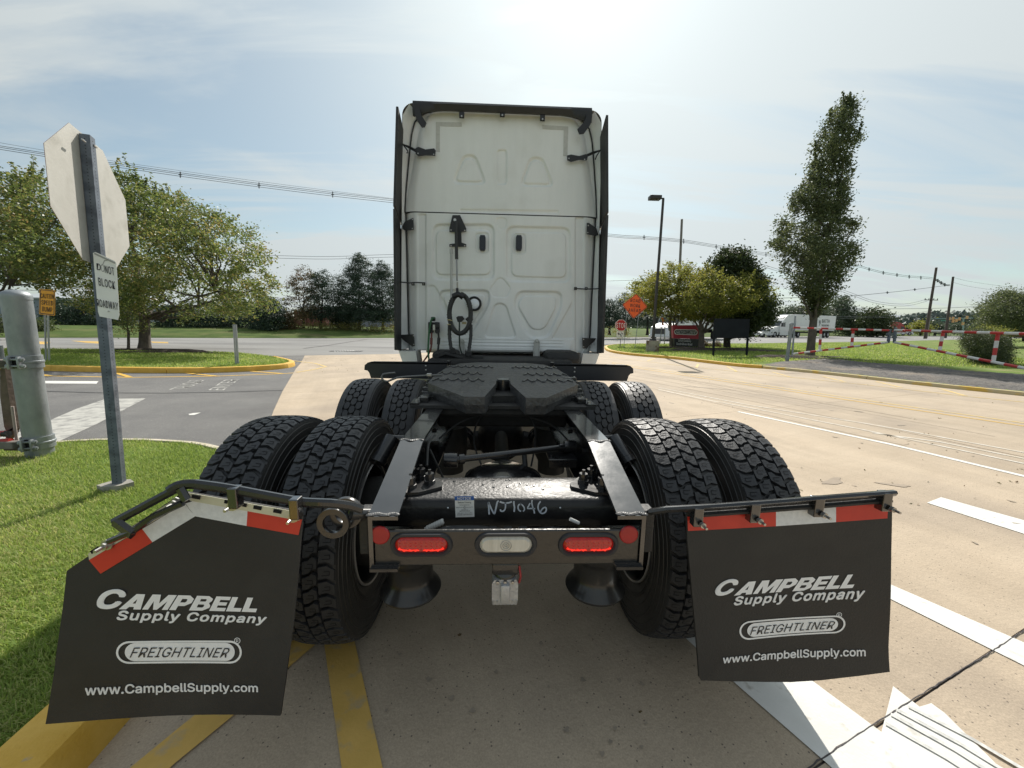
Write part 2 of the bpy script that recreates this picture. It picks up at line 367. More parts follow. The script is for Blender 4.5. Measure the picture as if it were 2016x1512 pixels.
def obj_variation(m, amt):
    t = m.node_tree; b = t.nodes['Principled BSDF']; src = b.inputs['Base Color'].links[0].from_socket
    oi = t.nodes.new('ShaderNodeObjectInfo'); mr = t.nodes.new('ShaderNodeMapRange'); mr.inputs[3].default_value = 1-amt; mr.inputs[4].default_value = 1+amt; t.links.new(oi.outputs['Random'], mr.inputs[0])
    hs = t.nodes.new('ShaderNodeHueSaturation'); t.links.new(mr.outputs[0], hs.inputs['Value']); t.links.new(src, hs.inputs['Color']); t.links.new(hs.outputs[0], b.inputs['Base Color'])
obj_variation(M_CONC, 0.05)
M_ASPH = mat('asphalt', (0.135, 0.132, 0.13), (0.185, 0.18, 0.172), scale=0.9, rough=0.9, bump=0.7, bscale=130, detail=10, c3=(0.11, 0.105, 0.1), s3=0.4, t3=(0.5, 0.75))
speckle(M_ASPH, 170, 0.38, dark=False, thr=0.5)
M_ROAD = mat('road_asphalt', (0.23, 0.225, 0.215), (0.29, 0.285, 0.275), scale=0.5, rough=0.9, bump=0.3, bscale=60, detail=8, stretch=(0.4, 1.6, 1), c3=(0.19, 0.185, 0.18), s3=0.25)
speckle(M_ROAD, 60, 0.14, dark=True, thr=0.8)
M_GRASS = mat('grass_ground', (0.10, 0.16, 0.03), (0.18, 0.245, 0.06), scale=1.6, rough=0.95, bump=1.0, bscale=90, detail=12, c3=(0.30, 0.28, 0.13), s3=0.9, t3=(0.50, 0.70), spec=0.15)
speckle(M_GRASS, 60, 0.45, dark=True, thr=0.6)
M_FARG = mat('far_grass', (0.06, 0.115, 0.02), (0.12, 0.18, 0.04), scale=0.25, rough=0.95, detail=10, spec=0.1, c3=(0.16, 0.17, 0.07), s3=0.12)
M_YEL = mat('yellow_paint', (0.62, 0.36, 0.045), (0.72, 0.45, 0.09), scale=5, rough=0.75, bump=0.3, bscale=90, c3=(0.42, 0.33, 0.2), s3=9, t3=(0.68, 0.72), detail=8)
M_YELR = mat('yellow_road_paint', (0.60, 0.38, 0.09), (0.70, 0.45, 0.12), scale=6, rough=0.8, bump=0.12, bscale=90, c3=(0.48, 0.36, 0.2), s3=14, t3=(0.56, 0.72), detail=8)
M_YELF = mat('faded_yellow_paint', (0.66, 0.46, 0.14), (0.70, 0.50, 0.17), scale=6, rough=0.8, c3=(0.56, 0.46, 0.29), s3=10, t3=(0.45, 0.62))
M_WHT = mat('white_road_paint', (0.66, 0.65, 0.61), (0.76, 0.75, 0.71), scale=4, rough=0.75, bump=0.12, bscale=100, c3=(0.47, 0.44, 0.38), s3=16, t3=(0.6, 0.74), detail=8)
M_WHTA = mat('worn_white_paint', (0.40, 0.39, 0.36), (0.5, 0.49, 0.45), scale=7, rough=0.85, bump=0.6, bscale=60, c3=(0.24, 0.235, 0.225), s3=6, t3=(0.5, 0.66), detail=10)
M_WHTF = mat('faint_white_paint', (0.60, 0.55, 0.47), (0.66, 0.61, 0.54), scale=6, rough=0.85, c3=(0.55, 0.48, 0.38), s3=9, t3=(0.45, 0.6))
M_JOINT = mat('joint_sealant', (0.035, 0.03, 0.03), (0.07, 0.055, 0.055), scale=20, rough=0.6, bump=0.6, bscale=60)
M_KCON = mat('kerb_concrete', (0.46, 0.41, 0.31), (0.56, 0.5, 0.4), scale=6, rough=0.85, bump=0.4, bscale=70, detail=8)
M_MULCH = mat('mulch', (0.10, 0.095, 0.09), (0.17, 0.155, 0.14), scale=14, rough=0.95, bump=1.5, bscale=40, detail=10, c3=(0.24, 0.2, 0.16), s3=0.9, t3=(0.5, 0.7))
speckle(M_MULCH, 40, 0.5, dark=True, thr=0.3)
LD = np.array([-0.342, 0.940]); LN = np.array([0.940, 0.342])      # lane direction, across the lanes
def P2(px, py, z=0.0): p = gnd(px, py, z); return (p[0], p[1])
def Z(poly, z): return [(p[0], p[1], z) for p in poly]
# ---- base ground and far plateau
g = MB(); g.sheet([(-900, -60, -.035), (900, -60, -.035), (900, 420, -.035), (-900, 330, -.035)]); g.obj('ground', M_GRASS, kind='structure')
# ---- main road
near = [(-200, -73), (-75, -13), (-40, 6.5), (-28, 12.6), P2(75, 690), P2(300, 693), P2(430, 696), P2(525, 700.5), P2(600, 700.5), P2(775, 697), P2(1195, 678.5), P2(1300, 678), P2(1480, 677), P2(1745, 672.5), (142, 101), (330, 205), (620, 368)]
far = [(-200, -56), (-60, 15.6), P2(200, 665), P2(600, 665.8), P2(775, 665.5), P2(1195, 664.5), P2(1480, 663), P2(1700, 661.6), (160, 133), (340, 235), (620, 394)]
g = MB()
def strip(mb, A, B, z):
    """sheet between two polylines sampled by x"""
    xs = sorted(set([round(p[0], 2) for p in A]+[round(p[0], 2) for p in B])); xs = [x for x in xs if A[0][0] <= x <= A[-1][0] and B[0][0] <= x <= B[-1][0]]
    def f(P, x): return float(np.interp(x, [p[0] for p in P], [p[1] for p in P]))
    za, zb = (z, z) if not isinstance(z, tuple) else z
    a = [(x, f(A, x), za) for x in xs]; b = [(x, f(B, x), zb) for x in xs]; n = len(xs)
    mb.add(a+b, [(i, i+1, n+i+1, n+i) for i in range(n-1)])
strip(g, near, far, 0.0); g.obj('main_road', M_ROAD, kind='structure')
# verge rising beyond the road, then the level ground behind it
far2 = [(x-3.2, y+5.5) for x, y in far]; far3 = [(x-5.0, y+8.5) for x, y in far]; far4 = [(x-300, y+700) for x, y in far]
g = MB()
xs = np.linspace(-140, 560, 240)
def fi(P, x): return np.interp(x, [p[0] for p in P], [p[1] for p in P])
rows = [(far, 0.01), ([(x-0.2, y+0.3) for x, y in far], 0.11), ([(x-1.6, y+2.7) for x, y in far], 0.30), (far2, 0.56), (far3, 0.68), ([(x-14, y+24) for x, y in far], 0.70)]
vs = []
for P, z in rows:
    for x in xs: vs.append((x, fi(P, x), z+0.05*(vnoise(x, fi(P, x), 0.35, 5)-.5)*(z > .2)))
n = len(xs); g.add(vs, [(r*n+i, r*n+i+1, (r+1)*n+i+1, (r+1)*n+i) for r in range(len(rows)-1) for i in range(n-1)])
g.obj('grass_verge', mat('verge_turf_shaded', (0.05, 0.085, 0.018), (0.10, 0.14, 0.035), scale=.6, rough=.95, bump=1, bscale=30, detail=12, spec=.15, c3=(.15, .15, .06), s3=.4, t3=(.52, .72)), kind='structure', smooth=60)  # the trees' shade on the verge is put into this darker turf colour
g = MB(); strip(g, [(x-13, y+22) for x, y in far], [(x-13, y+1500) for x, y in far], 0.66); g.obj('far_ground', M_FARG, kind='structure')
# ---- asphalt lane on the left
conc_left = [P2(600, 700.5), P2(592, 716), P2(583, 726), P2(574.6, 740), P2(556, 772), P2(539, 809), (-2.75, 4.35), (-2.2, 2.9), (-1.55, 1.3), (-1.45, -12)]
asp = [(-60, -30), (-60, 9), (-40, 6.6), (-28, 12.7), P2(75, 690.5), P2(300, 693.5), P2(430, 696.5), P2(525, 701), P2(600, 701)]+conc_left[1:]+[(-1.4, -30)]
g = MB(); g.sheet(Z(asp, .004)); g.obj('side_road', M_ASPH, kind='structure')
# ---- concrete drive, cast slab by slab
kerbR = [P2(1191, 689), P2(1215, 697), P2(1319, 707), P2(1429, 720), P2(1500, 725), P2(1650, 741), P2(1788, 757), P2(1900, 769), P2(2016, 781), (13.4, 6.2), (15.5, 0.5), (20, -12)]
conc = conc_left[::-1]+[P2(775, 697.4), P2(1000, 688), P2(1150, 680.5), P2(1191, 681)]+[(p[0]+.12, p[1]+.02) for p in kerbR]
def clip(poly, nx, ny, c):
    """keep nx*x+ny*y <= c"""
    o = []; n = len(poly)
    for i in range(n):
        a, b = poly[i], poly[(i+1) % n]; da = nx*a[0]+ny*a[1]-c; db = nx*b[0]+ny*b[1]-c
        if da <= 0: o.append(a)
        if da*db < 0: t = da/(da-db); o.append((a[0]+t*(b[0]-a[0]), a[1]+t*(b[1]-a[1])))
    return o
def area(p): return abs(sum(p[i][0]*p[(i+1) % len(p)][1]-p[(i+1) % len(p)][0]*p[i][1] for i in range(len(p)))/2)
SJ = [-40, -16.0, -11.9, -7.75, -3.6, 0.639, 4.78, 9.05, 12.4, 16.9, 21.1, 25.3, 29.5, 33.6]
CJ = [-60, -2.2, 2.72, 6.52, 10.45, 40]
cr = thing('concrete_road', None, None); cr['kind'] = 'structure'
base = MB(); base.sheet(Z(conc, .0055)); base.obj('joint_bed', M_JOINT, cr)
gp = 0.004
for i in range(len(SJ)-1):
    for j in range(len(CJ)-1):
        p = clip(conc, LD[0], LD[1], SJ[i+1]-gp); p = clip(p, -LD[0], -LD[1], -(SJ[i]+gp)) if p else p
        p = clip(p, LN[0], LN[1], CJ[j+1]-gp*.45) if p else p; p = clip(p, -LN[0], -LN[1], -(CJ[j]+gp*.45)) if p else p
        if len(p) < 3 or area(p) < .02: continue
        q = MB(); q.prism(Z(p, .012), (0, 0, -.03)); q.obj('slab', M_CONC, cr)
ZC = 0.012
# ---- kerbs, cast in lengths
def resample(P, step):
    P = [np.array(p, float) for p in P]
    # Catmull-Rom
    o = []
    for i in range(len(P)-1):
        p0, p1, p2, p3 = P[max(i-1, 0)], P[i], P[i+1], P[min(i+2, len(P)-1)]; n = max(2, int(np.linalg.norm(p2-p1)/step))
        for k in range(n):
            t = k/n; o.append(.5*((2*p1)+(-p0+p2)*t+(2*p0-5*p1+4*p2-p3)*t*t+(-p0+3*p1-3*p2+p3)*t**3))
    o.append(P[-1]); return o
def kerb(name, path, side, m, wd=0.17, hh=0.13, seg=3.0, root=None, base=0.0, first=0.0):
    pts = resample(path, 0.25); root = root or thing(name, None, None)
    root['kind'] = 'structure'
    prof = [(0.0, 0.0), (0.012, hh*.72), (0.028, hh*.93), (0.05, hh), (wd, hh), (wd, 0.0)]
    acc = first; cur = [pts[0]]; segs = []
    for a, b in zip(pts[:-1], pts[1:]):
        acc += np.linalg.norm(b-a); cur.append(b)
        if acc >= seg: segs.append(cur); cur = [b]; acc = 0
    if len(cur) > 1: segs.append(cur)
    inner = []
    for sg in segs:
        q = MB(); n = len(sg); vs = []
        for i, p in enumerate(sg):
            t = sg[min(i+1, n-1)]-sg[max(i-1, 0)]; t /= np.linalg.norm(t); nn = np.array([-t[1], t[0]])*side
            pp = p+t*(0.008 if i == 0 else (-0.008 if i == n-1 else 0))
            for (o, z) in prof: vs.append((pp[0]+nn[0]*o, pp[1]+nn[1]*o, z+base))
        k = len(prof); fs = [(i*k+j, i*k+j+1, (i+1)*k+j+1, (i+1)*k+j) for i in range(n-1) for j in range(k-1)]+[tuple(range(k)), tuple((n-1)*k+j for j in range(k))[::-1]]
        q.add(vs, fs); q.obj('kerb_section', m, root, smooth=35)
    n = len(pts)
    for i, p in enumerate(pts):
        t = pts[min(i+1, n-1)]-pts[max(i-1, 0)]; t /= np.linalg.norm(t); inner.append(tuple(p+np.array([-t[1], t[0]])*side*(wd-.01)))
    return root, inner
# right island kerb
kp = [P2(1290, 679.0), P2(1225, 680.0), P2(1197, 682.5), P2(1190, 686.5), P2(1200, 693.5), P2(1240, 700), P2(1319, 707), P2(1380, 714), P2(1429, 720), P2(1468, 724), (P2(1500, 726)[0], P2(1500, 726)[1])]
rk, innA = kerb('yellow_kerb', kp, 1, M_YEL, base=ZC-.01)
kp2 = [P2(1500, 726), P2(1560, 731.5), P2(1650, 741), P2(1788, 757), P2(1900, 769), P2(2016, 781), (13.4, 6.2), (15.5, 0.5)]
_, innB = kerb('flush_kerb', kp2, 1, mat('pale_kerb', (0.5, 0.42, 0.25), (0.56, 0.43, 0.2), scale=3, rough=.8, c3=(.62, .4, .08), s3=2.0, t3=(.52, .6)), hh=0.105, wd=0.14, base=ZC-.01)
island = innA[::1]+innB+[(40, -6), (150, 60), (142, 100)]+[P2(1745, 673.2), P2(1480, 678)]
g = MB(); isl = [tuple(p) for p in island]
g.sheet(Z(isl, .10)); g.obj('right_lawn', M_GRASS, kind='structure')
# mulch bed
mb_top = [P2(1497, 717, .1), P2(1520, 712.5, .1), P2(1550, 709.5, .1), P2(1600, 707.5, .1), P2(1660, 711, .1), P2(1720, 716, .1), P2(1800, 722, .1), P2(1900, 731, .1), P2(2016, 740, .1), (24, 8)]
mulch = mb_top+[p for p in innB if p[1] > 6.5][::-1]
mp = np.array(mulch); x0, x1, y0, y1 = mp[:, 0].min(), mp[:, 0].max(), mp[:, 1].min(), mp[:, 1].max()
nx, ny = 200, 170; X, Y_ = np.meshgrid(np.linspace(x0, x1, nx), np.linspace(y0, y1, ny)); inn = in_poly(X, Y_, mulch); dd = seg_dist(X, Y_, mulch)
Zm = .09+.10*sm(0, .9, dd)+.05*(vnoise(X, Y_, 1.1, 3)-.5)*sm(0, .5, dd)+.035*(RS.rand(*X.shape)-.5)*sm(0, .15, dd)
idx = np.arange(nx*ny).reshape(ny, nx); q = np.stack([idx[:-1, :-1], idx[:-1, 1:], idx[1:, 1:], idx[1:, :-1]], -1).reshape(-1, 4)
ok = inn.ravel()[q].all(1); V = np.stack([X.ravel(), Y_.ravel(), Zm.ravel()], 1)
np_mesh('mulch_bed', V, q[ok], M_MULCH, smooth=False, kind='stuff', label='grey gravel and bark bed along the drive below the gate', cat='gravel')
# left island
lk = [P2(-120, 727), P2(0, 729), P2(85, 730.5), P2(230, 734), P2(345, 735), P2(426, 734), P2(500, 731), P2(552, 727), P2(577, 722.5), P2(578, 717), P2(545, 708.5), P2(500, 702.5), P2(440, 698.5), P2(300, 695), P2(75, 692), P2(-60, 693)]
yk, innL = kerb('yellow_kerb', lk[:11], 1, M_YEL, base=.002, root=rk, hh=.15)
_, innL2 = kerb('stone_kerb', lk[10:], 1, M_KCON, base=.002, hh=.11)
g = MB(); lw = [tuple(p) for p in innL+innL2]; g.sheet(Z(lw, .115)); g.obj('left_lawn', M_GRASS, kind='structure')
# near-left corner
ck = [(-1.36, -9), (-1.38, -2), (-1.385, 0.6), (-1.40, 1.25), (-1.47, 1.9), (-1.72, 2.7), (-2.1, 3.35)]
ck2 = [(-2.1, 3.35), (-2.6, 3.95), P2(417, 891), P2(360, 884), P2(290, 880.5), P2(200, 881), P2(112, 887), P2(40, 897), (-6.3, 3.9), (-8.5, 2.9), (-20, -3)]
_, iA = kerb('yellow_kerb', ck, 1, M_YEL, root=rk, wd=.20, hh=.155, base=ZC-.01)
_, iB = kerb('stone_kerb', ck2, 1, M_KCON, wd=.10, hh=.12, base=.002)
corner = [tuple(p) for p in iA+iB]+[(-20, -9)]
g = MB(); g.sheet(Z(corner, .105)); g.obj('corner_lawn', M_GRASS, kind='structure')
# pale walk beside the bollard
g = MB(); g.sheet(Z([P2(0, 885), P2(60, 880), P2(112, 884), P2(100, 890), P2(40, 899), P2(0, 908), P2(-90, 930), P2(-90, 900)], .010)); g.obj('path', M_KCON, kind='structure')
# ---- painted markings (flat paint on the paving)
mk = thing('road_markings', None, None); mk['kind'] = 'structure'
def paint(name, poly, m, z=ZC+.004): q = MB(); q.sheet(Z([P2(*p) for p in poly], z)); q.obj(name, m, mk)
def line(name, pts, wd, m, z=ZC+.004, px=True):
    P = [np.array(P2(*p)) if px else np.array(p, float) for p in pts]; q = MB(); a = []; b = []
    for i in range(len(P)):
        t = P[min(i+1, len(P)-1)]-P[max(i-1, 0)]; t /= np.linalg.norm(t); nn = np.array([-t[1], t[0]])*wd/2; a.append((*(P[i]+nn), z)); b.append((*(P[i]-nn), z))
    n = len(P); q.add(a+b, [(i, i+1, n+i+1, n+i) for i in range(n-1)]); q.obj(name, m, mk)
paint('lane_stripe', [(1346, 1259), (1372, 1259), (1443, 1308), (1599, 1347), (1734, 1448), (1757, 1357), (1809, 1398), (1832, 1391), (1858, 1410), (1960, 1512), (2080, 1640), (1780, 1660), (1630, 1513), (1443, 1348)], M_WHT)
paint('lane_dash', [(1560, 1065), (1752, 1155), (2016, 1271), (2130, 1322), (2130, 1372), (2016, 1317), (1752, 1184), (1520, 1075)], M_WHT)
paint('lane_dash', [(1824, 993), (1852, 982), (2016, 1028), (2100, 1050), (2100, 1082), (2016, 1055)], M_WHT)
line('edge_line', [(1453, 812), (1750, 876), (2016, 940), (2200, 985)], .085, M_WHT)
for a in ([(1296, 768), (1400, 790), (1480, 805), (1700, 848), (2016, 915)], [(1296, 764), (1470, 798), (1720, 838), (2016, 893)], [(1716, 854), (1850, 872), (2016, 905)]): line('faint_line', a, .055, M_WHTF)
line('centre_line', [(1205, 714), (1250, 722), (1480, 756), (1750, 796), (2016, 834.5), (2200, 862)], .075, M_YELF)
line('centre_line', [(1205, 716.5), (1250, 725), (1480, 760), (1750, 801), (2016, 840.5), (2200, 869)], .075, M_YELR)
line('kerb_line', [(1200, 703), (1260, 711), (1370, 724), (1530, 741), (1700, 758), (1900, 781), (2016, 793)], .07, M_YELF)
for a, b in (((1290, 706), (1275, 711)), ((1375, 717), (1371, 724)), ((1431, 722), (1450, 732)), ((1520, 733), (1556, 743)), ((1620, 742), (1665, 753)), ((1725, 752), (1775, 764)), ((1850, 766), (1900, 780))): line('hatch_bar', [a, b], .09, M_YELF)
paint('yellow_stripe', [(628, 1246), (697, 1246), (697, 1262), (752, 1512), (790, 1680), (705, 1680), (672, 1512), (638, 1270)], M_YELR)
paint('yellow_stripe', [(637, 1262), (600, 1262), (571, 1270), (373, 1425), (268, 1512), (150, 1610), (235, 1620), (345, 1512), (455, 1421), (563, 1326)], M_YELR, z=ZC+.007)
za = .008
line('kerb_line', [(12, 739), (120, 741), (256, 743.5), (426, 741), (560, 736), (584, 734)], .09, M_YEL, z=za)
line('kerb_line', [(584, 734), (620, 728), (642, 722.5), (620, 716), (560, 709), (521, 705)], .09, M_YELF, z=ZC+.004)
for a, b in (((75, 737), (99, 741)), ((226, 734), (256, 743)), ((366, 735), (426, 741)), ((494, 731.5), (556, 736))): line('hatch_bar', [a, b], .11, M_YEL, z=za+.003)
paint('stop_bar', [(0, 750), (194, 751), (190, 756), (0, 755)], M_WHT, z=za)
paint('crosswalk_bar', [(287, 785), (208, 786), (150, 806), (60, 845), (-60, 880), (-60, 925), (20, 905), (112, 872), (190, 836)], M_WHTA, z=za)
paint('paint_chip', [(371, 816), (380, 814), (396, 813), (388, 816), (382, 818), (373, 818)], M_WHT, z=za)
# worn stencil words on the asphalt, read from the other side
for wd_, q in (('TRUCKS', [(375, 749), (403, 749), (368, 768), (332, 768)]), ('ENTER', [(443, 748), (472, 747), (440, 769), (410, 769)])):
    mbt = MB(); c = [(*P2(*p), za) for p in q]; put_text(mbt, wd_, [c[3], c[0], c[1], c[2]]); mbt.obj('stencil_word', M_WHTA, mk, fixn=False)
line('asphalt_crack', [(-40, 766), (60, 770), (200, 774), (320, 774.5), (430, 773), (520, 770), (556, 769)], .05, mat('crack', (.05, .05, .05)), z=za)
line('sealed_crack', [(598, 686), (640, 681), (690, 673), (722, 668.5)], .16, M_JOINT, z=.006)
for k in range(4):
    line('sealed_crack', [(-60, 679+k*4), (250, 680.5+k*4), (520, 683+k*3.2), (775, 684+k*2.8)], .05, mat('tar', (.15, .145, .14)), z=.005)
paint('turn_bar', [(70, 672), (100, 673.5), (90, 678), (60, 677)], M_YELR, z=.006)
paint('turn_bar', [(140, 671), (200, 672.5), (200, 677), (170, 675)], M_YELR, z=.006)
paint('turn_bar', [(297, 672.5), (330, 673.5), (332, 676), (300, 675)], M_YELR, z=.006)
line('lane_line', [(98, 686.5), (150, 686.5)], .12, M_WHT, z=.006)
for k in range(8):
    line('crosswalk_rung', [(659+k*5.2, 690.0), (660+k*5.2, 692.6)], .09, M_WHT, z=.006)
for k in range(14):
    a = 1500+k*36; line('lane_line', [(a, 668.5-.0085*(a-1500)), (a+14, 668.4-.0085*(a-1500))], .25, M_WHT, z=.006)
# tyre scuffs dragged across the arrow: long bands of rubber-greyed paint
M_SCUF = mat('scuffed_paint', (.66, .655, .62), (.44, .435, .42), scale=30, rough=.8, detail=12, lo=.44, hi=.66, bump=.1, bscale=80)
for a_, b_ in (((1752, 1414), (1995, 1560)), ((1763, 1405), (2010, 1548)), ((1786, 1398), (2030, 1534)), ((1741, 1432), (1975, 1575))):
    line('tyre_scuff', [a_, ((a_[0]+b_[0])/2+3, (a_[1]+b_[1])/2-3), b_], .017, M_SCUF, z=ZC+.008)
# dark patched stains on the concrete
for c, (ax, ay), rt in ((P2(1640, 950), (.16, .05), .5), (P2(1760, 957), (.14, .035), -.3), (P2(1560, 735), (.5, .12), 0.2), (P2(1395, 765), (.55, .06), -.5)):
    pl = []
    for k in range(14):
        a = k/14*2*math.pi; r = 1+.25*math.sin(3*a+ax*40)+.1*math.cos(5*a); x, y = ax*r*math.cos(a), ay*r*math.sin(a); pl.append((c[0]+x*math.cos(rt)-y*math.sin(rt), c[1]+x*math.sin(rt)+y*math.cos(rt), ZC+.004))
    q = MB(); q.sheet(pl); q.obj('oil_stain', mat('stain', (.31, .25, .19), (.37, .30, .225), scale=6, rough=.8), mk)
def blot(c, ax, ay, rt, m, nm_='oil_stain', seed=0):
    pl = []
    for k in range(16):
        a = k/16*2*math.pi; r = 1+.22*math.sin(3*a+seed)+.14*math.cos(5*a+seed*2)+.08*math.sin(9*a+seed); x, y = ax*r*math.cos(a), ay*r*math.sin(a); pl.append((c[0]+x*math.cos(rt)-y*math.sin(rt), c[1]+x*math.sin(rt)+y*math.cos(rt), ZC+.004+.0003*(seed % 9)))
    q = MB(); q.sheet(pl); q.obj(nm_, m, mk)
M_DRIP = mat('oil_drip', (.26, .215, .165), (.36, .30, .23), scale=40, rough=.75)
rs_ = np.random.RandomState(21)
for k in range(34):
    px, py = rs_.uniform(760, 1320), rs_.uniform(1210, 1500); s_ = .003+.011*rs_.rand()**2; blot(P2(px, py), s_, s_*.8, rs_.rand()*3, M_DRIP, seed=k)
for k in range(26):
    px, py = rs_.uniform(1320, 2016), rs_.uniform(760, 1150); s_ = .012+.035*rs_.rand()**2; blot(P2(px, py), s_*1.6, s_*.6, rs_.rand()*3, M_DRIP, seed=k)
for k in range(9):      # faint curved rubber tracks of turning trucks
    c0 = rs_.uniform(3.0, 9.5); a0 = rs_.uniform(-.25, .25); pts = [np.array([LD[0]*t+LN[0]*(c0+a0*math.sin(t*.35)), LD[1]*t+LN[1]*(c0+a0*math.sin(t*.35))]) for t in np.linspace(rs_.uniform(0, 6), rs_.uniform(9, 20), 14)]
    line('tyre_track', pts, .05+.1*rs_.rand(), mat('track', (.39, .31, .225), (.46, .375, .28), scale=9, rough=.85), z=ZC+.0022+.0002*k, px=False)
q = MB(); 
pts = [P2(2090, 1198), P2(2016, 1246), P2(1900, 1320), P2(1750, 1412), P2(1600, 1512), P2(1500, 1580)]
rp = resample(pts, .03)
q.tube([(p[0]+.004*(RS.rand()-.5), p[1]+.004*(RS.rand()-.5), ZC+.0042) for p in rp], [.0018+.0014*RS.rand() for _ in rp], 6, flat=(1, .5)); q.obj('sealant_bead', M_JOINT, cr, smooth=60)
# ================================================================== the tractor
M_BLK = mat('black_gloss_paint', (0.012, 0.012, 0.013), (0.02, 0.02, 0.021), scale=9, rough=0.28, coat=0.6, bump=0.08, bscale=20, roughv=.12)
M_FRM = mat('frame_paint', (0.012, 0.012, 0.013), (0.018, 0.018, 0.019), scale=14, rough=0.22, coat=1.0, spec=.9, bump=0.05, bscale=24, roughv=.08)
M_RUST = mat('dusty_black_steel', (0.013, 0.013, 0.013), (0.024, 0.023, 0.022), scale=12, rough=0.6, bump=0.4, bscale=60)
M_CAST = mat('greased_steel', (0.065, 0.065, 0.066), (0.11, 0.11, 0.11), scale=16, rough=0.42, metal=.35, bump=0.7, bscale=50, roughv=.2, stretch=(1, .35, 1))
M_GRS = mat('grease', (0.016, 0.016, 0.016), rough=0.14, coat=.7, bump=1, bscale=120)
M_TYRE = mat('tyre_rubber', (0.020, 0.021, 0.024), (0.034, 0.035, 0.038), scale=22, rough=0.50, bump=0.25, bscale=160, roughv=.12, c3=(.048, .046, .044), s3=5, t3=(.5, .8))
M_WALL = mat('tyre_sidewall', (0.018, 0.018, 0.018), (0.032, 0.031, 0.03), scale=5, rough=0.42, bump=0.15, bscale=60, detail=8, c3=(.055, .052, .048), s3=4, t3=(.5, .78))
M_SIPE = mat('sipe', (0.006, 0.006, 0.007), rough=.9)
M_RIM = mat('dusty_rim', (0.05, 0.05, 0.05), (0.09, 0.088, 0.085), scale=10, rough=0.5, metal=.5)
M_EDGE = mat('rim_edge', (0.42, 0.41, 0.4), rough=0.4, metal=.7)
M_CABW = mat('white_cab_paint', (0.77, 0.785, 0.775), (0.81, 0.82, 0.81), scale=1.3, rough=0.33, coat=.25, c3=(0.72, 0.73, 0.71), s3=3.2, t3=(.5, .75), bump=.12, bscale=130)
streaks(M_CABW, 0, (9, 9, .7), .035)
M_FAIR = mat('fairing_black', (0.014, 0.014, 0.015), (0.024, 0.024, 0.025), scale=8, rough=0.5, bump=.2, bscale=120)
M_HOSE = mat('hose_rubber', (0.02, 0.02, 0.02), (0.032, 0.033, 0.032), scale=30, rough=.55)
M_BRK = mat('bracket_black', (0.014, 0.014, 0.016), rough=0.45)
M_BOLT = mat('bolt_steel', (0.45, 0.44, 0.42), rough=.35, metal=.9)
M_RUB = mat('flap_rubber', (0.026, 0.025, 0.024), (0.034, 0.033, 0.031), scale=5, rough=0.6, bump=.15, bscale=150, spec=.35, c3=(.048, .046, .042), s3=3.5, t3=(.52, .8), roughv=.12)
M_PRT = mat('print_white', (0.78, 0.79, 0.80), (0.85, 0.86, 0.87), scale=25, rough=.6)
M_TR = mat('reflective_red', (0.50, 0.028, 0.018), (0.60, 0.04, 0.022), scale=8, rough=.35, spec=.5)
M_TW = mat('reflective_white', (0.62, 0.64, 0.66), (0.74, 0.76, 0.78), scale=60, rough=.35)
M_ZN = mat('zinc_plate', (0.52, 0.50, 0.38), (0.62, 0.60, 0.48), scale=9, rough=.42, metal=.35)
def plate_bolt(mb, c, r=.012, h=.012, ax='z', m=0):
    prof = [(0, h), (r, h), (r, 0)]
    if ax == 'z': mb.lathe(prof, c, 'z', 6, m)
    elif ax == 'y-': mb.lathe([(a, -b) for a, b in prof], c, 'y', 6, m)
    else: mb.lathe(prof, c, ax, 6, m)
truck = thing('tractor_truck', 'white sleeper cab tractor with black chassis, fifth wheel and two lettered mud flaps', 'truck', (0, 3, 0))
T = truck
# ---- frame rails
def zt(y): return 1.026 if y > 1.54 else 0.915+(y-1.12)/(1.54-1.12)*(1.026-.915)
def zb(y): return 0.76 if y > 1.5 else (0.742+(y-1.12)/(.38)*.018)
for s in (-1, 1):
    q = MB(); ys = [1.115, 1.54, 2.2, 3.2, 4.2, 6.0, 9.6]
    for (xa, xb, top) in ((.418, .431, None), (.340, .431, 'T'), (.340, .431, 'B')):
        vs = []
        for y in ys:
            a, b = (zb(y), zt(y)) if top is None else ((zt(y)-.012, zt(y)) if top == 'T' else (zb(y), zb(y)+.012))
            if top is None: a += .012; b -= .012
            for x in (xa, xb):
                for z in (a, b): vs.append((s*x, y, z))
        fs = []
        for i in range(len(ys)-1):
            b0, b1 = i*4, i*4+4
            fs += [(b0, b0+1, b1+1, b1), (b0+2, b0+3, b1+3, b1+2), (b0, b0+2, b1+2, b1), (b0+1, b0+3, b1+3, b1+1)]
        fs += [(0, 1, 3, 2), tuple(len(vs)-4+k for k in (0, 1, 3, 2))]
        q.add(vs, fs)
    o = q.obj('frame_rail', M_FRM, T)
    wq = MB()     # weld bead where the tapered rail end is joined
    for k in range(14):
        t = k/13; wq.lathe([(0, .004), (.006, .003), (.009, 0)], (s*(.345+.085*t), 1.54+.006*math.sin(9*t), 1.025), 'z', 7)
    for k in range(16):
        t = k/15; wq.lathe([(0, .004), (.005, .003), (.009, 0)], (s*(.345+.085*t), 1.125+.004*math.sin(11*t), zt(1.125)), 'z', 7)
    wq.obj('weld_bead', M_CAST, o, smooth=60, kind='stuff')
    bq = MB()
    for y, z in ((1.62, .86), (1.70, .93), (1.9, .86), (2.05, .93), (2.3, .85), (2.6, .93), (2.9, .85), (3.3, .93)): bq.lathe([(0, -.014), (.013, -.014), (.013, 0)], (s*.418, y, z), 'x', 6) if s > 0 else bq.lathe([(0, .014), (.013, .014), (.013, 0)], (s*.418, y, z), 'x', 6)
    bq.obj('bolt', M_RUST, o, kind='stuff')
    lip = MB(); lip.box((s*.385, 1.112, .742), (.085, .02, .010)); lip.obj('corner_lip', M_BLK, T)
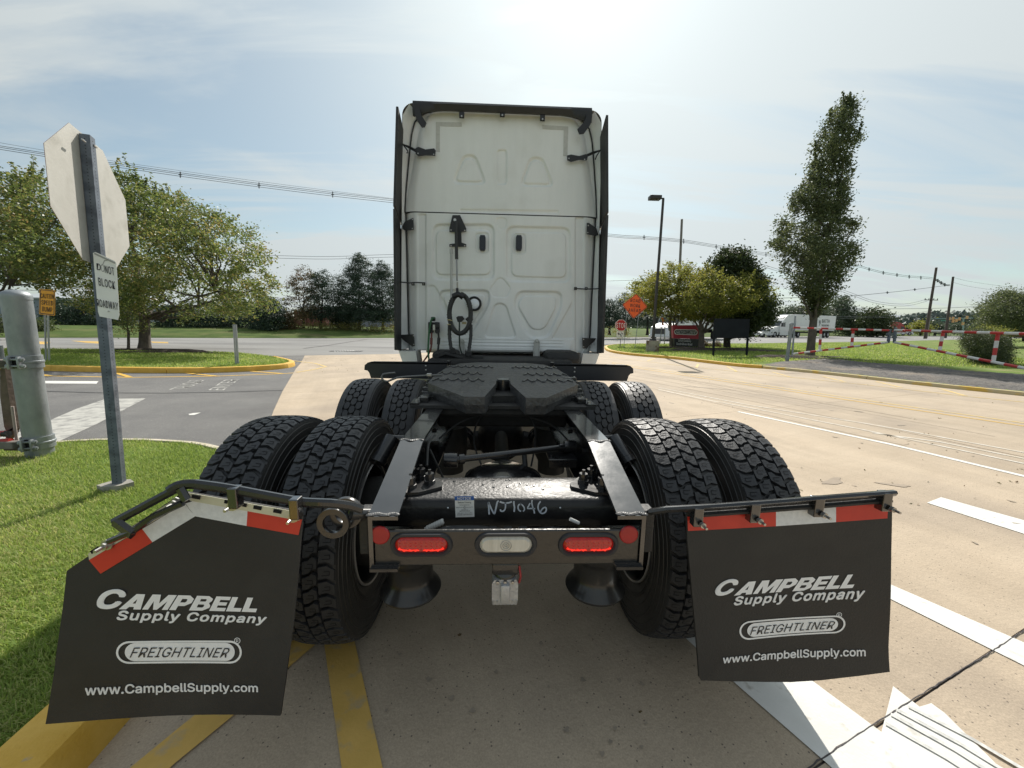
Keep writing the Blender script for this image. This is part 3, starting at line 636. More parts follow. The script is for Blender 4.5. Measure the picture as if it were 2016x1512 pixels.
# ---- closing crossmember, with its two bolted corner plates
cm = MB(); cm.prism([(-.417, y, z) for y, z in ((1.262, .80), (1.248, .815), (1.243, .84), (1.243, .875), (1.250, .897), (1.264, .905), (1.44, .905), (1.44, .895), (1.27, .893), (1.255, .88), (1.255, .83), (1.27, .81), (1.30, .81), (1.30, .80))], (.834, 0, 0))
cmo = cm.obj('rear_crossmember', mat('crossmember_paint', (0.010, 0.010, 0.011), (0.018, 0.018, 0.018), scale=11, rough=0.42, coat=.12, spec=.35, bump=.22, bscale=70, roughv=.22), T, smooth=50)
rv = MB()
for x, y in ((-.05, 1.41), (.0, 1.41), (.012, 1.415), (-.09, 1.37), (-.05, 1.35), (.0, 1.35), (.05, 1.38), (.075, 1.37), (.1, 1.36), (-.2, 1.4), (.13, 1.33), (-.15, 1.3)): rv.lathe([(0, .004), (.0035, .0035), (.005, 0)], (x, y, .9052), 'z', 8)
rv.obj('rivet', M_FRM, cmo, kind='stuff')
for s in (-1, 1):
    q = MB(); P = [(s*.417, 1.27), (s*.31, 1.28), (s*.235, 1.33), (s*.235, 1.36), (s*.29, 1.43), (s*.417, 1.43)]; q.prism(Z(P, .917), (0, 0, -.011)); gp_ = q.obj('corner_plate', M_BLK, T)
    for x, y in ((.285, 1.36), (.325, 1.405), (.345, 1.32)):
        b = MB(); b.lathe([(0, .052), (.006, .052), (.006, .038), (.016, .038), (.017, .014), (.021, .013), (.021, 0)], (s*x, y, .917), 'z', 8); b.obj('stud_nut', M_BLK, gp_, smooth=40)
# ---- notice label and chalk number
q0, q1, q2, q3 = [onP(px, py, (0, 1.2425, 0), np.array([0, 1., 0])) for px, py in ((895, 977), (933, 976.5), (934, 1017.5), (897, 1018.5))]
lb = MB(); lb.sheet([q0, q1, q2, q3]); lbo = lb.obj('notice_label', mat('label_white', (.62, .62, .60), (.7, .7, .68), scale=20, rough=.5), T, fixn=False)
f = quad_map((q0, q1, q2, q3)); of = np.array([0, -.0012, 0]); of2 = of*2
b = MB(); b.sheet([f(0, .81)+of, f(1, .81)+of, f(1, 1)+of, f(0, 1)+of]); b.obj('blue_band', mat('label_blue', (.02, .10, .36), rough=.5), lbo, fixn=False)
b = MB(); put_text(b, 'NOTICE', (f(.14, .965), f(.85, .965), f(.85, .845), f(.14, .845)), of2, bold=.02); b.obj('lettering', mat('label_letter', (.7, .7, .7), rough=.5), lbo, fixn=False)
b = MB(); put_text(b, 'Before Towing', (f(.16, .755), f(.84, .755), f(.84, .66), f(.16, .66)), of2, bold=.01)
for tx, u0, u1, v in (('REMOVE DRIVESHAFT', .24, .78, .575), ('OR', .46, .54, .515), ('REMOVE ALL DRIVE AXLE SHAFTS', .06, .94, .46), ('OR', .46, .54, .40), ('TOW WITH ALL', .32, .68, .34), ('DRIVE WHEELS RAISED', .22, .78, .285), ('FAILURE TO DO SO WILL', .12, .9, .19), ('DAMAGE TRANSMISSION', .1, .9, .11)):
    put_text(b, tx, (f(u0, v+.04), f(u1, v+.04), f(u1, v), f(u0, v)), of2, bold=.012)
b.obj('lettering', mat('label_ink', (.03, .03, .035), rough=.6), lbo, fixn=False)
chalk = mat('paint_pen', (.40, .44, .50), (.55, .58, .63), scale=60, rough=.8)
cf = lambda x, y: tuple(onP(860+x*.12897, 960+y*.12903, (0, 1.2405, 0), np.array([0, 1., 0])))
nm_ = MB()
for pts, wd_ in (([(800, 410), (795, 340), (788, 225), (800, 250), (835, 330), (872, 395), (885, 385), (905, 300), (925, 215), (945, 210)], 24),
               ([(960, 215), (1000, 228), (1060, 235), (1120, 225), (1145, 212)], 24), ([(1045, 225), (1048, 280), (1040, 330), (1010, 360), (975, 355), (972, 330)], 22),
               ([(1180, 205), (1175, 240), (1185, 300), (1180, 370)], 24), ([(1290, 245), (1250, 265), (1240, 305), (1255, 345), (1285, 362)], 22), ([(1270, 240), (1310, 270), (1335, 310), (1335, 345), (1315, 362)], 20),
               ([(1425, 235), (1400, 280), (1385, 318), (1440, 318), (1500, 322)], 20), ([(1455, 190), (1450, 230), (1465, 300), (1485, 360), (1490, 395)], 20),
               ([(1585, 210), (1555, 250), (1545, 310), (1570, 370), (1610, 395), (1655, 375), (1672, 330), (1655, 300), (1615, 320), (1580, 370)], 22)):
    stroke(nm_, resample(pts, 14), wd_, cf)
nm_.obj('chalk_number', chalk, cmo, fixn=False)
wd = MB()
for px in (882, 1103): p = onP(px, 999.5, (0, 1.24, 0), np.array([0, 1., 0])); wd.lathe([(0, -.002), (.0028, -.001), (.003, 0)], p, 'y', 10)
wd.obj('white_dot', chalk, cmo, kind='stuff')
# ---- tail light bar
lbm = mat('bar_paint', (0.020, 0.019, 0.017), (0.027, 0.025, 0.022), scale=3, rough=0.30, coat=.5, bump=.2, bscale=60)
q = MB(); q.prism([(-.415, y, z) for y, z in ((1.13, .742), (1.124, .748), (1.124, .858), (1.127, .862), (1.133, .862), (1.134, .858), (1.134, .752), (1.17, .750), (1.17, .742))], (.83, 0, 0)); bar = q.obj('tail_light_bar', lbm, T)
yb = 1.124
def yq(px, py, y=yb): return np.array(onP(px, py, (0, y, 0), np.array([0, 1., 0])))
rub = mat('grommet', (0.028, 0.028, 0.032), rough=.6)
def lens_mat(name, c, e=None):
    m = mat(name, c, rough=.12, coat=1.0, spec=.6, emit=e); return m
M_RL = mat('red_lens', (.30, .006, .005), (.42, .014, .008), scale=120, rough=.16, coat=.6, emit=((1, .02, .01), .05), lo=.4, hi=.6, detail=2)
M_RLE = mat('led_strip', (.7, .03, .02), rough=.2, emit=((1, .03, .015), .8))
M_CL = mat('clear_lens', (.50, .48, .42), (.62, .60, .54), scale=30, rough=.15, coat=1.0, stretch=(3, 1, .3))
def oval_lamp(name, cx, cy, w, h, lens, red):
    c = yq(cx, cy); hx = w/2; hz = h/2
    def ring(wx, hz_, y): 
        P = stadium(wx/hz_, 12); return [(c[0]+(u-.5)*wx*2, y, c[2]+(v-.5)*hz_*2) for u, v in P]
    root = MB(); R0 = ring(hx+.016, hz+.014, yb+.0); R1 = ring(hx+.013, hz+.011, yb-.008); R2 = ring(hx+.004, hz+.004, yb-.009); R3 = ring(hx-.001, hz-.001, yb-.002); n = len(R0)
    for A, B in ((R0, R1), (R1, R2), (R2, R3)): root.add(A+B, [(i, (i+1) % n, n+(i+1) % n, n+i) for i in range(n)])
    o = root.obj(name, rub, T, smooth=50)
    lz = MB(); A = ring(hx-.001, hz-.001, yb-.002); B = ring(hx-.010, hz-.008, yb-.008); lz.add(A+B, [(i, (i+1) % n, n+(i+1) % n, n+i) for i in range(n)]); lz.sheet(B); lz.obj('lens', lens, o, smooth=30)
    if red:
        st = MB()
        for sx in (-1, 1):
            P = []
            for k in range(12): a = k/11; x = c[0]+sx*(.006+a*(hx-.018)); P.append((x, yb-.0088, c[2]-hz+.011+.006*max(0, a-.75)*4+.0015*(k % 2)))
            st.tube(P, [.0016+.0012*((k*7) % 3) for k in range(12)], 6)
        st.obj('led_row', M_RLE, o)
        dt = MB()
        for k in range(9):
            for j in range(3): dt.lathe([(0, -.0016), (.0032, -.0006), (.0038, 0)], (c[0]+(k-4)*(hx-.014)/4.2, yb-.008, c[2]+(j-1)*.011), 'y', 8)
        dt.obj('lens_facet', mat('facet', (.36, .014, .008), rough=.1, coat=.6, emit=((1, .03, .02), .06)), o, smooth=60)
    else:
        for r in (.018, .011, .005):
            rg = MB(); rg.lathe([(r, 0), (r-.0012, -.0018), (r-.0024, 0)], (c[0], yb-.0085, c[2]), 'y', 28); rg.obj('lens_ring', mat('ring', (.42, .40, .36), rough=.1, coat=1), o, smooth=60)
    return o
oval_lamp('tail_light', 830, 1072, .163, .052, M_RL, True)
oval_lamp('tail_light', 1158, 1071.5, .163, .052, M_RL, True)
oval_lamp('reverse_light', 996, 1071.5, .166, .056, M_CL, False)
for px, py in ((748.5, 1053), (1237.5, 1052)):
    c = yq(px, py); q = MB(); q.lathe([(0, -.007), (.026, -.0065), (.0295, -.004), (.030, 0)], c, 'y', 36); q.obj('round_reflector', mat('reflector', (.30, .008, .010), (.38, .011, .012), scale=12, rough=.35, coat=.15), T, smooth=30)
# ---- gap between bar and crossmember: loom, connectors
q = MB(); q.tube([(-.27, 1.2, .80), (-.20, 1.19, .83), (-.1, 1.2, .825), (.02, 1.2, .81), (.15, 1.2, .82), (.3, 1.2, .80)], .011, 8)
for x in (-.05, .0, .05): q.box((x, 1.19, .822), (.03, .03, .022), bev=.004)
q.obj('wiring_loom', M_HOSE, T, smooth=40)
q = MB(); 
for k in range(7): t = k/6; c = yq(842+t*28, 1041-t*13, 1.21); q.lathe([(.010, -.005), (.012, 0), (.010, .005)], c, 'x', 12)
q.tube([yq(838, 1043, 1.21), yq(872, 1026, 1.21)], .009, 10); q.obj('corrugated_conduit', mat('conduit', (.4, .4, .38), rough=.4), T, smooth=50)
q = MB(); q.tube([yq(1122, 1022, 1.2), yq(1140, 1030, 1.2)], .006, 8); q.obj('white_connector', mat('connector', (.6, .6, .58), rough=.4), T)
# ---- seven pin socket hanging beneath the bar
p = lambda px, py, y=1.14: yq(px, py, y)
q = MB(); c = p(995, 1118); q.box((c[0], 1.16, .722), (.085, .06, .04), bev=.006); q.lathe([(.030, 0), (.036, -.01), (.036, -.03), (.03, -.035)], (c[0], 1.16, .705), 'z', 16); sk = q.obj('socket_bracket', M_BLK, T, smooth=40)
sb = mat('cast_alloy', (.42, .43, .45), (.52, .53, .54), scale=20, rough=.45, metal=.55, bump=.3, bscale=120)
q = MB(); c = p(994, 1160)
q.prism([(c[0]+x, 1.125, c[2]+z) for x, z in ((-.042, .030), (-.034, .044), (.034, .044), (.042, .030), (.042, -.030), (-.042, -.030))], (0, .05, 0))
q.box((c[0], 1.118, c[2]+.004), (.030, .02, .062), bev=.006)
for k in range(7): q.tube([(c[0]-.036+.012*k, 1.128, c[2]-.025), (c[0]-.036+.012*k, 1.14, c[2]-.052)], .0055, 6)
q.box((c[0], 1.145, c[2]-.038), (.078, .03, .026), bev=.006)
so = q.obj('trailer_socket', sb, T, smooth=40)
q = MB()
for x in (-.024, 0, .024): q.lathe([(0, -.006), (.005, -.005), (.006, 0)], (c[0]+x, 1.122, c[2]+.038), 'y', 8)
q.obj('screw', M_BOLT, so)
q = MB(); q.tube([(c[0]+.045, 1.14, .73), (c[0]+.05, 1.13, .70), (c[0]+.046, 1.14, .67)], .0035, 6); q.obj('red_wire', mat('redwire', (.35, .03, .03), rough=.5), so)
# ---- tyres
def tread_blocks(mb, kind, R, mS):
    """kind 'lug' : rear tyres with stepped lugs; 'hex' : front drive tyres"""
    def pt(a, x, r): return (x, r*math.sin(a), r*math.cos(a))
    def block(P, r0, r1, taper=.93):
        cx = sum(p[0] for p in P)/len(P); cy = sum(p[1] for p in P)/len(P); n = len(P)
        crown = lambda x: -.010*(abs(x)/.11)**3
        top = [pt(cy+(y-cy)*taper, cx+(x-cx)*taper, r1+crown(x)) for x, y in P]; bot = [pt(y, x, r0) for x, y in P]
        mb.add(top+bot, [tuple(range(n))]+[(i, (i+1) % n, n+(i+1) % n, n+i)[::-1] for i in range(n)])
    if kind == 'lug':
        NP = 54; da = 2*math.pi/NP
        for i in range(NP):
            a = i*da
            for j, (x0, x1, sh, sg) in enumerate(((-.116, -.058, 0, 1), (-.055, -.001, .5, -1), (.002, .056, 0, 1), (.059, .117, .5, -1))):
                m_ = a+sh*da; h = da*.40; xm = (x0+x1)/2; k = da*.17*sg
                P = [(x0, m_-h-k), (xm-.004, m_-h-k*.6), (xm+.010, m_-h+k), (x1, m_-h+k), (x1, m_+h*.55+k), (xm+.010, m_+h+k*.9), (xm-.006, m_+h-k*.5), (x0, m_+h-k)]
                if j in (0, 3): P = [(x0, m_-h), (xm, m_-h-k*.5), (x1, m_-h+k*1.2), (x1, m_+h*.85+k*1.2), (xm, m_+h-k*.5), (x0, m_+h)]
                block(P, R-.020, R)
                # sipe: flat black strips paint the shade of a stepped slot
                cr_ = lambda x: R+.0004-.010*(abs(x)/.11)**3
                e = da*.045; s0 = [(xm-.014, m_-h*.35), (xm+.013, m_-h*.35), (xm+.013, m_+h*.25), (xm-.006, m_+h*.25)]
                for (ax, ay), (bx, by) in zip(s0[:-1], s0[1:]):
                    if abs(ax-bx) > 1e-6: Q = [(ax, ay-e/2), (bx, ay-e/2), (bx, ay+e/2), (ax, ay+e/2)]
                    else: Q = [(ax-.0012, min(ay, by)), (ax+.0012, min(ay, by)), (ax+.0012, max(ay, by)), (ax-.0012, max(ay, by))]
                    mb.add([pt(y, x, cr_(x)) for x, y in Q], [(0, 1, 2, 3)], mS)
    else:
        NP = 46; da = 2*math.pi/NP
        for i in range(NP):
            a = i*da
            for (xc, hw, sh) in ((-.042, .0205, 0), (0, .0205, .5), (.042, .0205, 0)):
                m_ = a+sh*da; h = da*.475; tl = .25*da
                P = [(xc-hw, m_-h+tl), (xc-hw*.35, m_-h), (xc+hw*.5, m_-h+tl*.2), (xc+hw, m_-h+tl*1.1), (xc+hw, m_+h-tl), (xc+hw*.35, m_+h), (xc-hw*.5, m_+h-tl*.2), (xc-hw, m_+h-tl*1.1)]
                block(P, R-.018, R, .95)
            for s in (-1, 1):   # shoulder rib with saw-tooth edge
                m_ = a+da*.5; h = da*.5; xo, xi = s*.108, s*.068
                P = [(xo, m_-h), (xi, m_-h), (xi-s*.005, m_-h*.2), (xi+s*.003, m_+h*.1), (xi, m_+h), (xo, m_+h)]
                if s > 0: P = P[::-1]
                block(P, R-.018, R-.001, 1.0)
def tyre_mesh(kind, name):
    R = .52; q = MB()
    half = [(.290, .098), (.300, .108), (.330, .120), (.375, .129), (.415, .131), (.450, .129), (.478, .124), (.492, .120), (.500, .117)]
    prof = [(r, -x) for r, x in half]+[(.5015, -.11), (.503, 0), (.5015, .11)]+[(r, x) for r, x in half[::-1]]+[(.283, .09), (.283, -.09)]
    q.lathe(prof, (0, 0, 0), 'x', 96, 0, closed=True)
    for s in (-1, 1):
        for rr, xx in ((.34, .1225), (.352, .1250), (.385, .1297), (.43, .1307), (.463, .1270), (.486, .1215)):
            q.lathe([(rr-.0022, s*(xx-.003)), (rr, s*(xx+.0022)), (rr+.0022, s*(xx-.003))], (0, 0, 0), 'x', 72, 0)
    n0 = len(q.f); tread_blocks(q, kind, R, 2)
    q.m = [(0 if i < n0 else (1 if m == 0 else m)) for i, m in enumerate(q.m)]
    me = q.mesh(name, [M_WALL, M_TYRE, M_SIPE], fixn=False)
    bm = bmesh.new(); bm.from_mesh(me); bmesh.ops.recalc_face_normals(bm, faces=[f for f in bm.faces if f.material_index == 0]); bm.to_mesh(me); bm.free()
    me.polygons.foreach_set('use_smooth', [p.material_index == 0 for p in me.polygons]); me.set_sharp_from_angle(angle=R_(40)); return me
ME_LUG = tyre_mesh('lug', 'lug_tyre'); ME_HEX = tyre_mesh('hex', 'hex_tyre')
def rim_mesh(inner):
    q = MB(); s = 1
    q.lathe([(.292, -.100), (.296, -.106), (.288, -.110), (.280, -.1), (.276, -.06), (.268, .0), (.276, .06), (.284, .1), (.292, .106), (.292, .1)], (0, 0, 0), 'x', 56, 0)
    q.lathe([(.268, 0), (.25, .03), (.20, .055), (.15, .06), (.11, .06), (.11, .02)], (0, 0, 0), 'x', 40, 0)
    for k in range(10):
        a = k/10*2*math.pi; q.lathe([(0, .09), (.015, .09), (.017, .06)], (0, .143*math.sin(a), .143*math.cos(a)), 'x', 6, 0)
    for sgn in (-1, 1): q.lathe([(.286, sgn*.112), (.292, sgn*.117), (.2965, sgn*.112), (.2955, sgn*.1045)], (0, 0, 0), 'x', 72, 1)
    return q.mesh('rim', [M_RIM, M_EDGE], smooth=40)
ME_RIM = rim_mesh(True)
tlab = {1.84: ['rear left outer', 'rear left inner', 'rear right inner', 'rear right outer'], 3.17: ['f']*4}
YA = (1.84, 3.17)
for ya in YA:
    for i, x in enumerate((-1.092, -.755, .755, 1.092)):
        o = link(bpy.data.objects.new('tyre', ME_LUG if ya < 2 else ME_HEX)); o.parent = T; o.location = (x, ya-3, .517)
        o.rotation_euler = (R_(RS.rand()*8), 0, 0)
        if x > 0: o.rotation_euler = (R_(RS.rand()*8), 0, R_(180)) if ya < 2 else o.rotation_euler
        r = link(bpy.data.objects.new('rim', ME_RIM)); r.parent = o; r.rotation_euler = (0, 0, 0 if abs(x) > 1 else R_(180))
        if (x > 0) == (ya > 2): pass
# steer axle wheels
for s in (-1, 1):
    o = link(bpy.data.objects.new('tyre', ME_HEX)); o.parent = T; o.location = (s*1.03, 9.1-3, .517)
    r = link(bpy.data.objects.new('rim', ME_RIM)); r.parent = o; r.rotation_euler = (0, 0, R_(180) if s < 0 else 0)
# ---- axles, differentials, springs
for ya in YA:
    q = MB(); q.tube([(-1.0, ya, .517), (-.35, ya, .517), (-.2, ya, .52), (.2, ya, .52), (.35, ya, .517), (1.0, ya, .517)], [.058, .062, .085, .085, .062, .058], 14)
    q.lathe([(0, -.22), (.09, -.21), (.16, -.15), (.195, -.05), (.20, .04), (.16, .13), (.08, .2), (0, .22)], (0.0, ya, .55), 'y', 28)
    q.lathe([(.12, .20), (.15, .23), (.12, .26), (.06, .3), (0, .3)], (0.02, ya, .60), 'y', 20)
    ax = q.obj('drive_axle', M_RUST, T, smooth=45)
    for s in (-1, 1): q = MB(); q.lathe([(.21, -.06), (.215, 0), (.21, .1), (.12, .12)], (s*.62, ya, .517), 'x', 32); q.obj('brake_drum', M_RUST, ax, smooth=40)
    for s in (-1, 1):
        q = MB(); q.lathe([(0, -.09), (.06, -.085), (.082, -.06), (.082, .0), (.088, .005), (.082, .01), (.082, .07), (.05, .09), (0, .09)], (s*.30, ya-.22, .60), 'y', 20); q.obj('brake_chamber', M_BLK, ax, smooth=40)
q = MB(); q.lathe([(.20, 0), (.205, .03), (.19, .07), (.13, .10), (0, .11)], (-.005, 1.84, .68), 'z', 32); q.obj('differential_cover', M_FRM, T, smooth=50)
for a_, b_ in (((0, 2.1, .62), (0, 2.95, .62)), ((0, 3.4, .66), (0, 6.5, .8))): q = MB(); q.cyl(a_, b_, .05, 14); q.obj('drive_shaft', M_RUST, T, smooth=40)
for a_, b_ in (((0, 2.5, .93), (.82, .22, .16)), ((0, 2.18, 1.0), (.82, .05, .05)), ((0, 3.5, .9), (.82, .1, .24)), ((0, 4.3, .9), (.82, .1, .24))): q = MB(); q.box(a_, b_, bev=.015); q.obj('crossmember', M_RUST, T)
for s in (-1, 1):
    q = MB(); cx = s*.377-.004
    q.lathe([(0, .76), (.108, .76), (.117, .745), (.119, .68), (.118, .62), (.110, .59), (.098, .575), (.090, .55), (.089, .50), (.093, .478), (.112, .455), (.121, .440), (.116, .428), (0, .426)], (cx, 1.44, 0), 'z', 40)
    q.obj('air_spring', mat('bellows_rubber', (.013, .013, .013), (.02, .02, .02), scale=6, rough=.33, coat=.3, bump=.1, bscale=30), T, smooth=50)
    q = MB(); q.box((s*.40, 1.72, .455), (.10, .42, .05), bev=.012); q.box((s*.42, 1.72, .50), (.1, .2, .06), bev=.01); q.obj('spring_beam', M_RUST, T, smooth=40)
    q = MB(); q.lathe([(0, .76), (.12, .76), (.13, .7), (.125, .55), (.1, .5), (.1, .42), (0, .42)], (cx, 2.75, 0), 'z', 30); q.obj('air_spring', M_HOSE, T, smooth=50)
    # shock absorber outside the rail
    a = np.array(yq(748 if s < 0 else 1232, 902, 1.72)); b = np.array(yq(771 if s < 0 else 1206, 862, 1.80))
    q = MB(); q.tube([(s*.475, 1.78, .55), a], .022, 14); q.tube([a, b], .034, 16); q.tube([a-(b-a)*.25, a-(b-a)*.02], .038, 16); q.tube([b+(s*.012, 0, 0), (s*.43, b[1]+.02, b[2]-.01)], .016, 10); q.obj('shock_absorber', M_BLK, T, smooth=40)
    q = MB(); a = yq(1300-2*(s < 0)*0, 950, 1.6); pts = [(s*.56, 1.62, 1.0), (s*.585, 1.6, .90), (s*.595, 1.58, .75), (s*.585, 1.56, .60), (s*.56, 1.53, .46), (s*.52, 1.50, .41)]
# torque rod and control pad
a, b = yq(888, 906, 1.72), yq(1122, 879, 1.90)
q = MB(); q.tube([a, b], .0155, 14); q.lathe([(.0, -.03), (.034, -.03), (.036, 0), (.034, .03), (0, .03)], a, 'x', 20); q.lathe([(.0, -.03), (.03, -.03), (.032, 0), (.03, .03), (0, .03)], b, 'x', 20)
q.tube([a+(b-a)*.06, a+(b-a)*.10], .024, 12); q.tube([a+(b-a)*.9, a+(b-a)*.95], .022, 12); q.obj('torque_rod', M_BLK, T, smooth=40)
q = MB(); c = yq(1105, 899, 1.86); q.box((c[0], c[1], c[2]), (.14, .12, .012), bev=.003); q.box((c[0], c[1]-.055, c[2]-.02), (.13, .012, .03)); 
for x in (-.055, .055): plate_bolt(q, (c[0]+x, c[1]+.02*x/.055, c[2]+.006), .008, .01)
q.obj('rod_bracket', M_BLK, T)
for P in ([(-.10, 2.3, .98), (-.16, 2.28, .90), (-.17, 2.2, .80), (-.12, 2.1, .7)], [(.14, 2.3, .98), (.19, 2.28, .90), (.19, 2.2, .80), (.16, 2.1, .7)], [(-.1, 2.25, .97), (-.25, 2.2, .93), (-.36, 2.1, .86)], [(.1, 2.25, .97), (.28, 2.2, .92), (.38, 2.1, .84)], [(-.32, 1.5, .93), (-.33, 1.6, .99), (-.32, 1.7, 1.0)], [(-.28, 2.25, .99), (-.05, 2.24, 1.0)], [(.05, 2.24, 1.0), (.3, 2.22, .97)],
          [(-.2, 1.7, .6), (-.28, 1.75, .75), (-.36, 1.8, .9)], [(.2, 1.9, .6), (.3, 1.85, .62), (.36, 1.7, .5)], [(.12, 1.95, .75), (.17, 1.85, .66), (.26, 1.78, .60), (.33, 1.75, .62)]):
    q = MB(); q.tube(resample([np.array(p) for p in P], .03), .0055, 7); q.obj('air_line', M_HOSE, T, smooth=50)
q = MB(); q.tube(resample([np.array(p) for p in [(.11, 2.0, .82), (.13, 1.9, .66), (.19, 1.82, .58), (.28, 1.76, .56), (.36, 1.72, .58)]], .03), .014, 8); q.obj('air_line', M_HOSE, T, smooth=50)
# ---- hanger rings and brackets beside the rail ends
q = MB(); c = yq(657, 1029, 1.10)
n = 36; 
for (yo, r0, r1, cc) in ((0, .030, .050, c), (.028, .032, .052, c+np.array([.028, 0, .018]))):
    q.lathe([(r1-.003, -.008), (r1-.001, 0), (r1-.003, .008), (r0, .008), (r0-.002, 0), (r0, -.008)], (cc[0], 1.10+yo, cc[2]), 'y', n, closed=True)
q.tube([c+np.array([.045, .015, .02]), (-.43, 1.16, .90)], .018, 10); hr = q.obj('tow_eye', M_BLK, T, smooth=40)
for s, px in ((-1, 703), (1, 1289)):
    q = MB(); c = yq(px, 1050, 1.16); q.box((s*.452, 1.16, .84), (.03, .05, .13), bev=.005)
    q.box((s*.448, 1.16, .905), (.035, .055, .03), bev=.004); q.obj('hanger_bracket', M_RUST, T)
for s in ():
    q = MB(); P = [yq(*a, 1.72) for a in (((742, 905), (722, 950), (706, 1010), (697, 1060), (702, 1110), (716, 1140), (732, 1147)) if s < 0 else ((1236, 905), (1258, 950), (1272, 1010), (1280, 1060), (1275, 1110), (1262, 1140), (1246, 1147)))]
    q.tube(resample(P, .03), .0035, 6); q.obj('brake_dust_shield_edge', M_EDGE, T, smooth=60)
# ---- mud flaps
def flap_builder(side):
    if side > 0:
        n = np.array([0, 1.0, -.11]); p0 = np.array([0, 1.125, .95])
    else:
        A, B, C_ = yq(595, 1020, 1.08), yq(550, 1412, .985), yq(88, 1425, .925); n = np.cross(B-A, C_-A); n /= np.linalg.norm(n); p0 = A
    n = n/np.linalg.norm(n)
    if np.dot(n, _f) < 0: n = -n
    o_ = -n     # towards the camera
    P = lambda px, py, k=0.0: onP(px, py, p0, n)+o_*k
    # gentle bow of the rubber sheet
    return P, n, o_
def refine(mb, step=.03): pass
def bow_mesh(o, side):
    """bows the lower half of sheet and print alike"""
    W0 = wloc(o)
    for v in o.data.vertices:
        z = v.co.z+W0[2]; x = v.co.x+W0[0]
        t = max(0, (.86-z)/.5)
        if side > 0: v.co.y += .016*t*math.sin((x-.6)/.65*math.pi)+.004*math.sin(z*17+x*5)*t
        else: v.co.y += .012*t*math.sin((-x-.6)/.6*math.pi)+.004*math.sin(z*15+x*4)*t
HEAVY = {   # heavy block capitals as non-overlapping quads and triangles, unit height
 'A': (1.02, [[(0, 0), (.34, 0), (.40, .16), (.40, .16)], [(0, 0), (.40, .16), (.44, .38), (.30, 1)], [(.30, 1), (.44, .38), (.51, .68), (.72, 1)], [(.72, 1), (.51, .68), (.58, .38), (.58, .38)], [(.72, 1), (.58, .38), (.62, .16), (1.02, 0)], [(1.02, 0), (.62, .16), (.68, 0), (.68, 0)], [(.40, .16), (.62, .16), (.58, .38), (.44, .38)]]),
 'M': (1.22, [[(0, 0), (.28, 0), (.28, .56), (0, 1)], [(0, 1), (.28, .56), (.28, .56), (.42, 1)], [(.28, .56), (.52, 0), (.61, .42), (.42, 1)], [(.52, 0), (.70, 0), (.61, .42), (.61, .42)], [(.61, .42), (.70, 0), (.94, .56), (.80, 1)], [(.80, 1), (.94, .56), (1.22, 1), (1.22, 1)], [(.94, .56), (.94, 0), (1.22, 0), (1.22, 1)]]),
 'P': (.90, [[(0, 0), (.32, 0), (.32, 1), (0, 1)], [(.32, .76), (.55, .76), (.62, 1), (.32, 1)], [(.55, .76), (.60, .70), (.90, .78), (.62, 1)], [(.60, .70), (.60, .58), (.90, .50), (.90, .78)], [(.60, .58), (.55, .52), (.62, .28), (.90, .50)], [(.55, .52), (.32, .52), (.32, .28), (.62, .28)]]),
 'B': (.94, [[(0, 0), (.30, 0), (.30, 1), (0, 1)], [(.30, .79), (.56, .79), (.64, 1), (.30, 1)], [(.56, .79), (.60, .75), (.90, .82), (.64, 1)], [(.60, .75), (.60, .66), (.90, .66), (.90, .82)], [(.60, .66), (.56, .62), (.80, .53), (.90, .66)], [(.30, .62), (.30, .42), (.80, .53), (.56, .62)], [(.30, .42), (.57, .42), (.94, .34), (.80, .53)], [(.57, .42), (.62, .37), (.62, .26), (.94, .34)], [(.94, .34), (.62, .26), (.57, .21), (.94, .2)], [(.94, .2), (.57, .21), (.66, 0), (.66, 0)], [(.30, .21), (.30, 0), (.66, 0), (.57, .21)]]),
 'E': (.78, [[(0, 0), (.30, 0), (.30, 1), (0, 1)], [(.30, .77), (.78, .77), (.78, 1), (.30, 1)], [(.30, .39), (.72, .39), (.72, .61), (.30, .61)], [(.30, 0), (.78, 0), (.78, .23), (.30, .23)]]),
 'L': (.74, [[(0, 0), (.31, 0), (.31, 1), (0, 1)], [(.31, 0), (.74, 0), (.74, .25), (.31, .25)]])}
def put_heavy(b, s, q, gap=.07, shear=.28):
    f = quad_map(q); W = sum(HEAVY[c][0] for c in s)+gap*(len(s)-1); x0 = 0; tot = W+shear
    for c in s:
        w_, qs = HEAVY[c]
        for Q_ in qs:
            P_ = []
            for x, y in Q_:
                if not P_ or (x, y) != P_[-1][2]: P_.append((x0+x+shear*y, y, (x, y)))
            b.add([tuple(f(x/tot, y)) for x, y, _ in P_], [tuple(range(len(P_)))])
        x0 += w_+gap
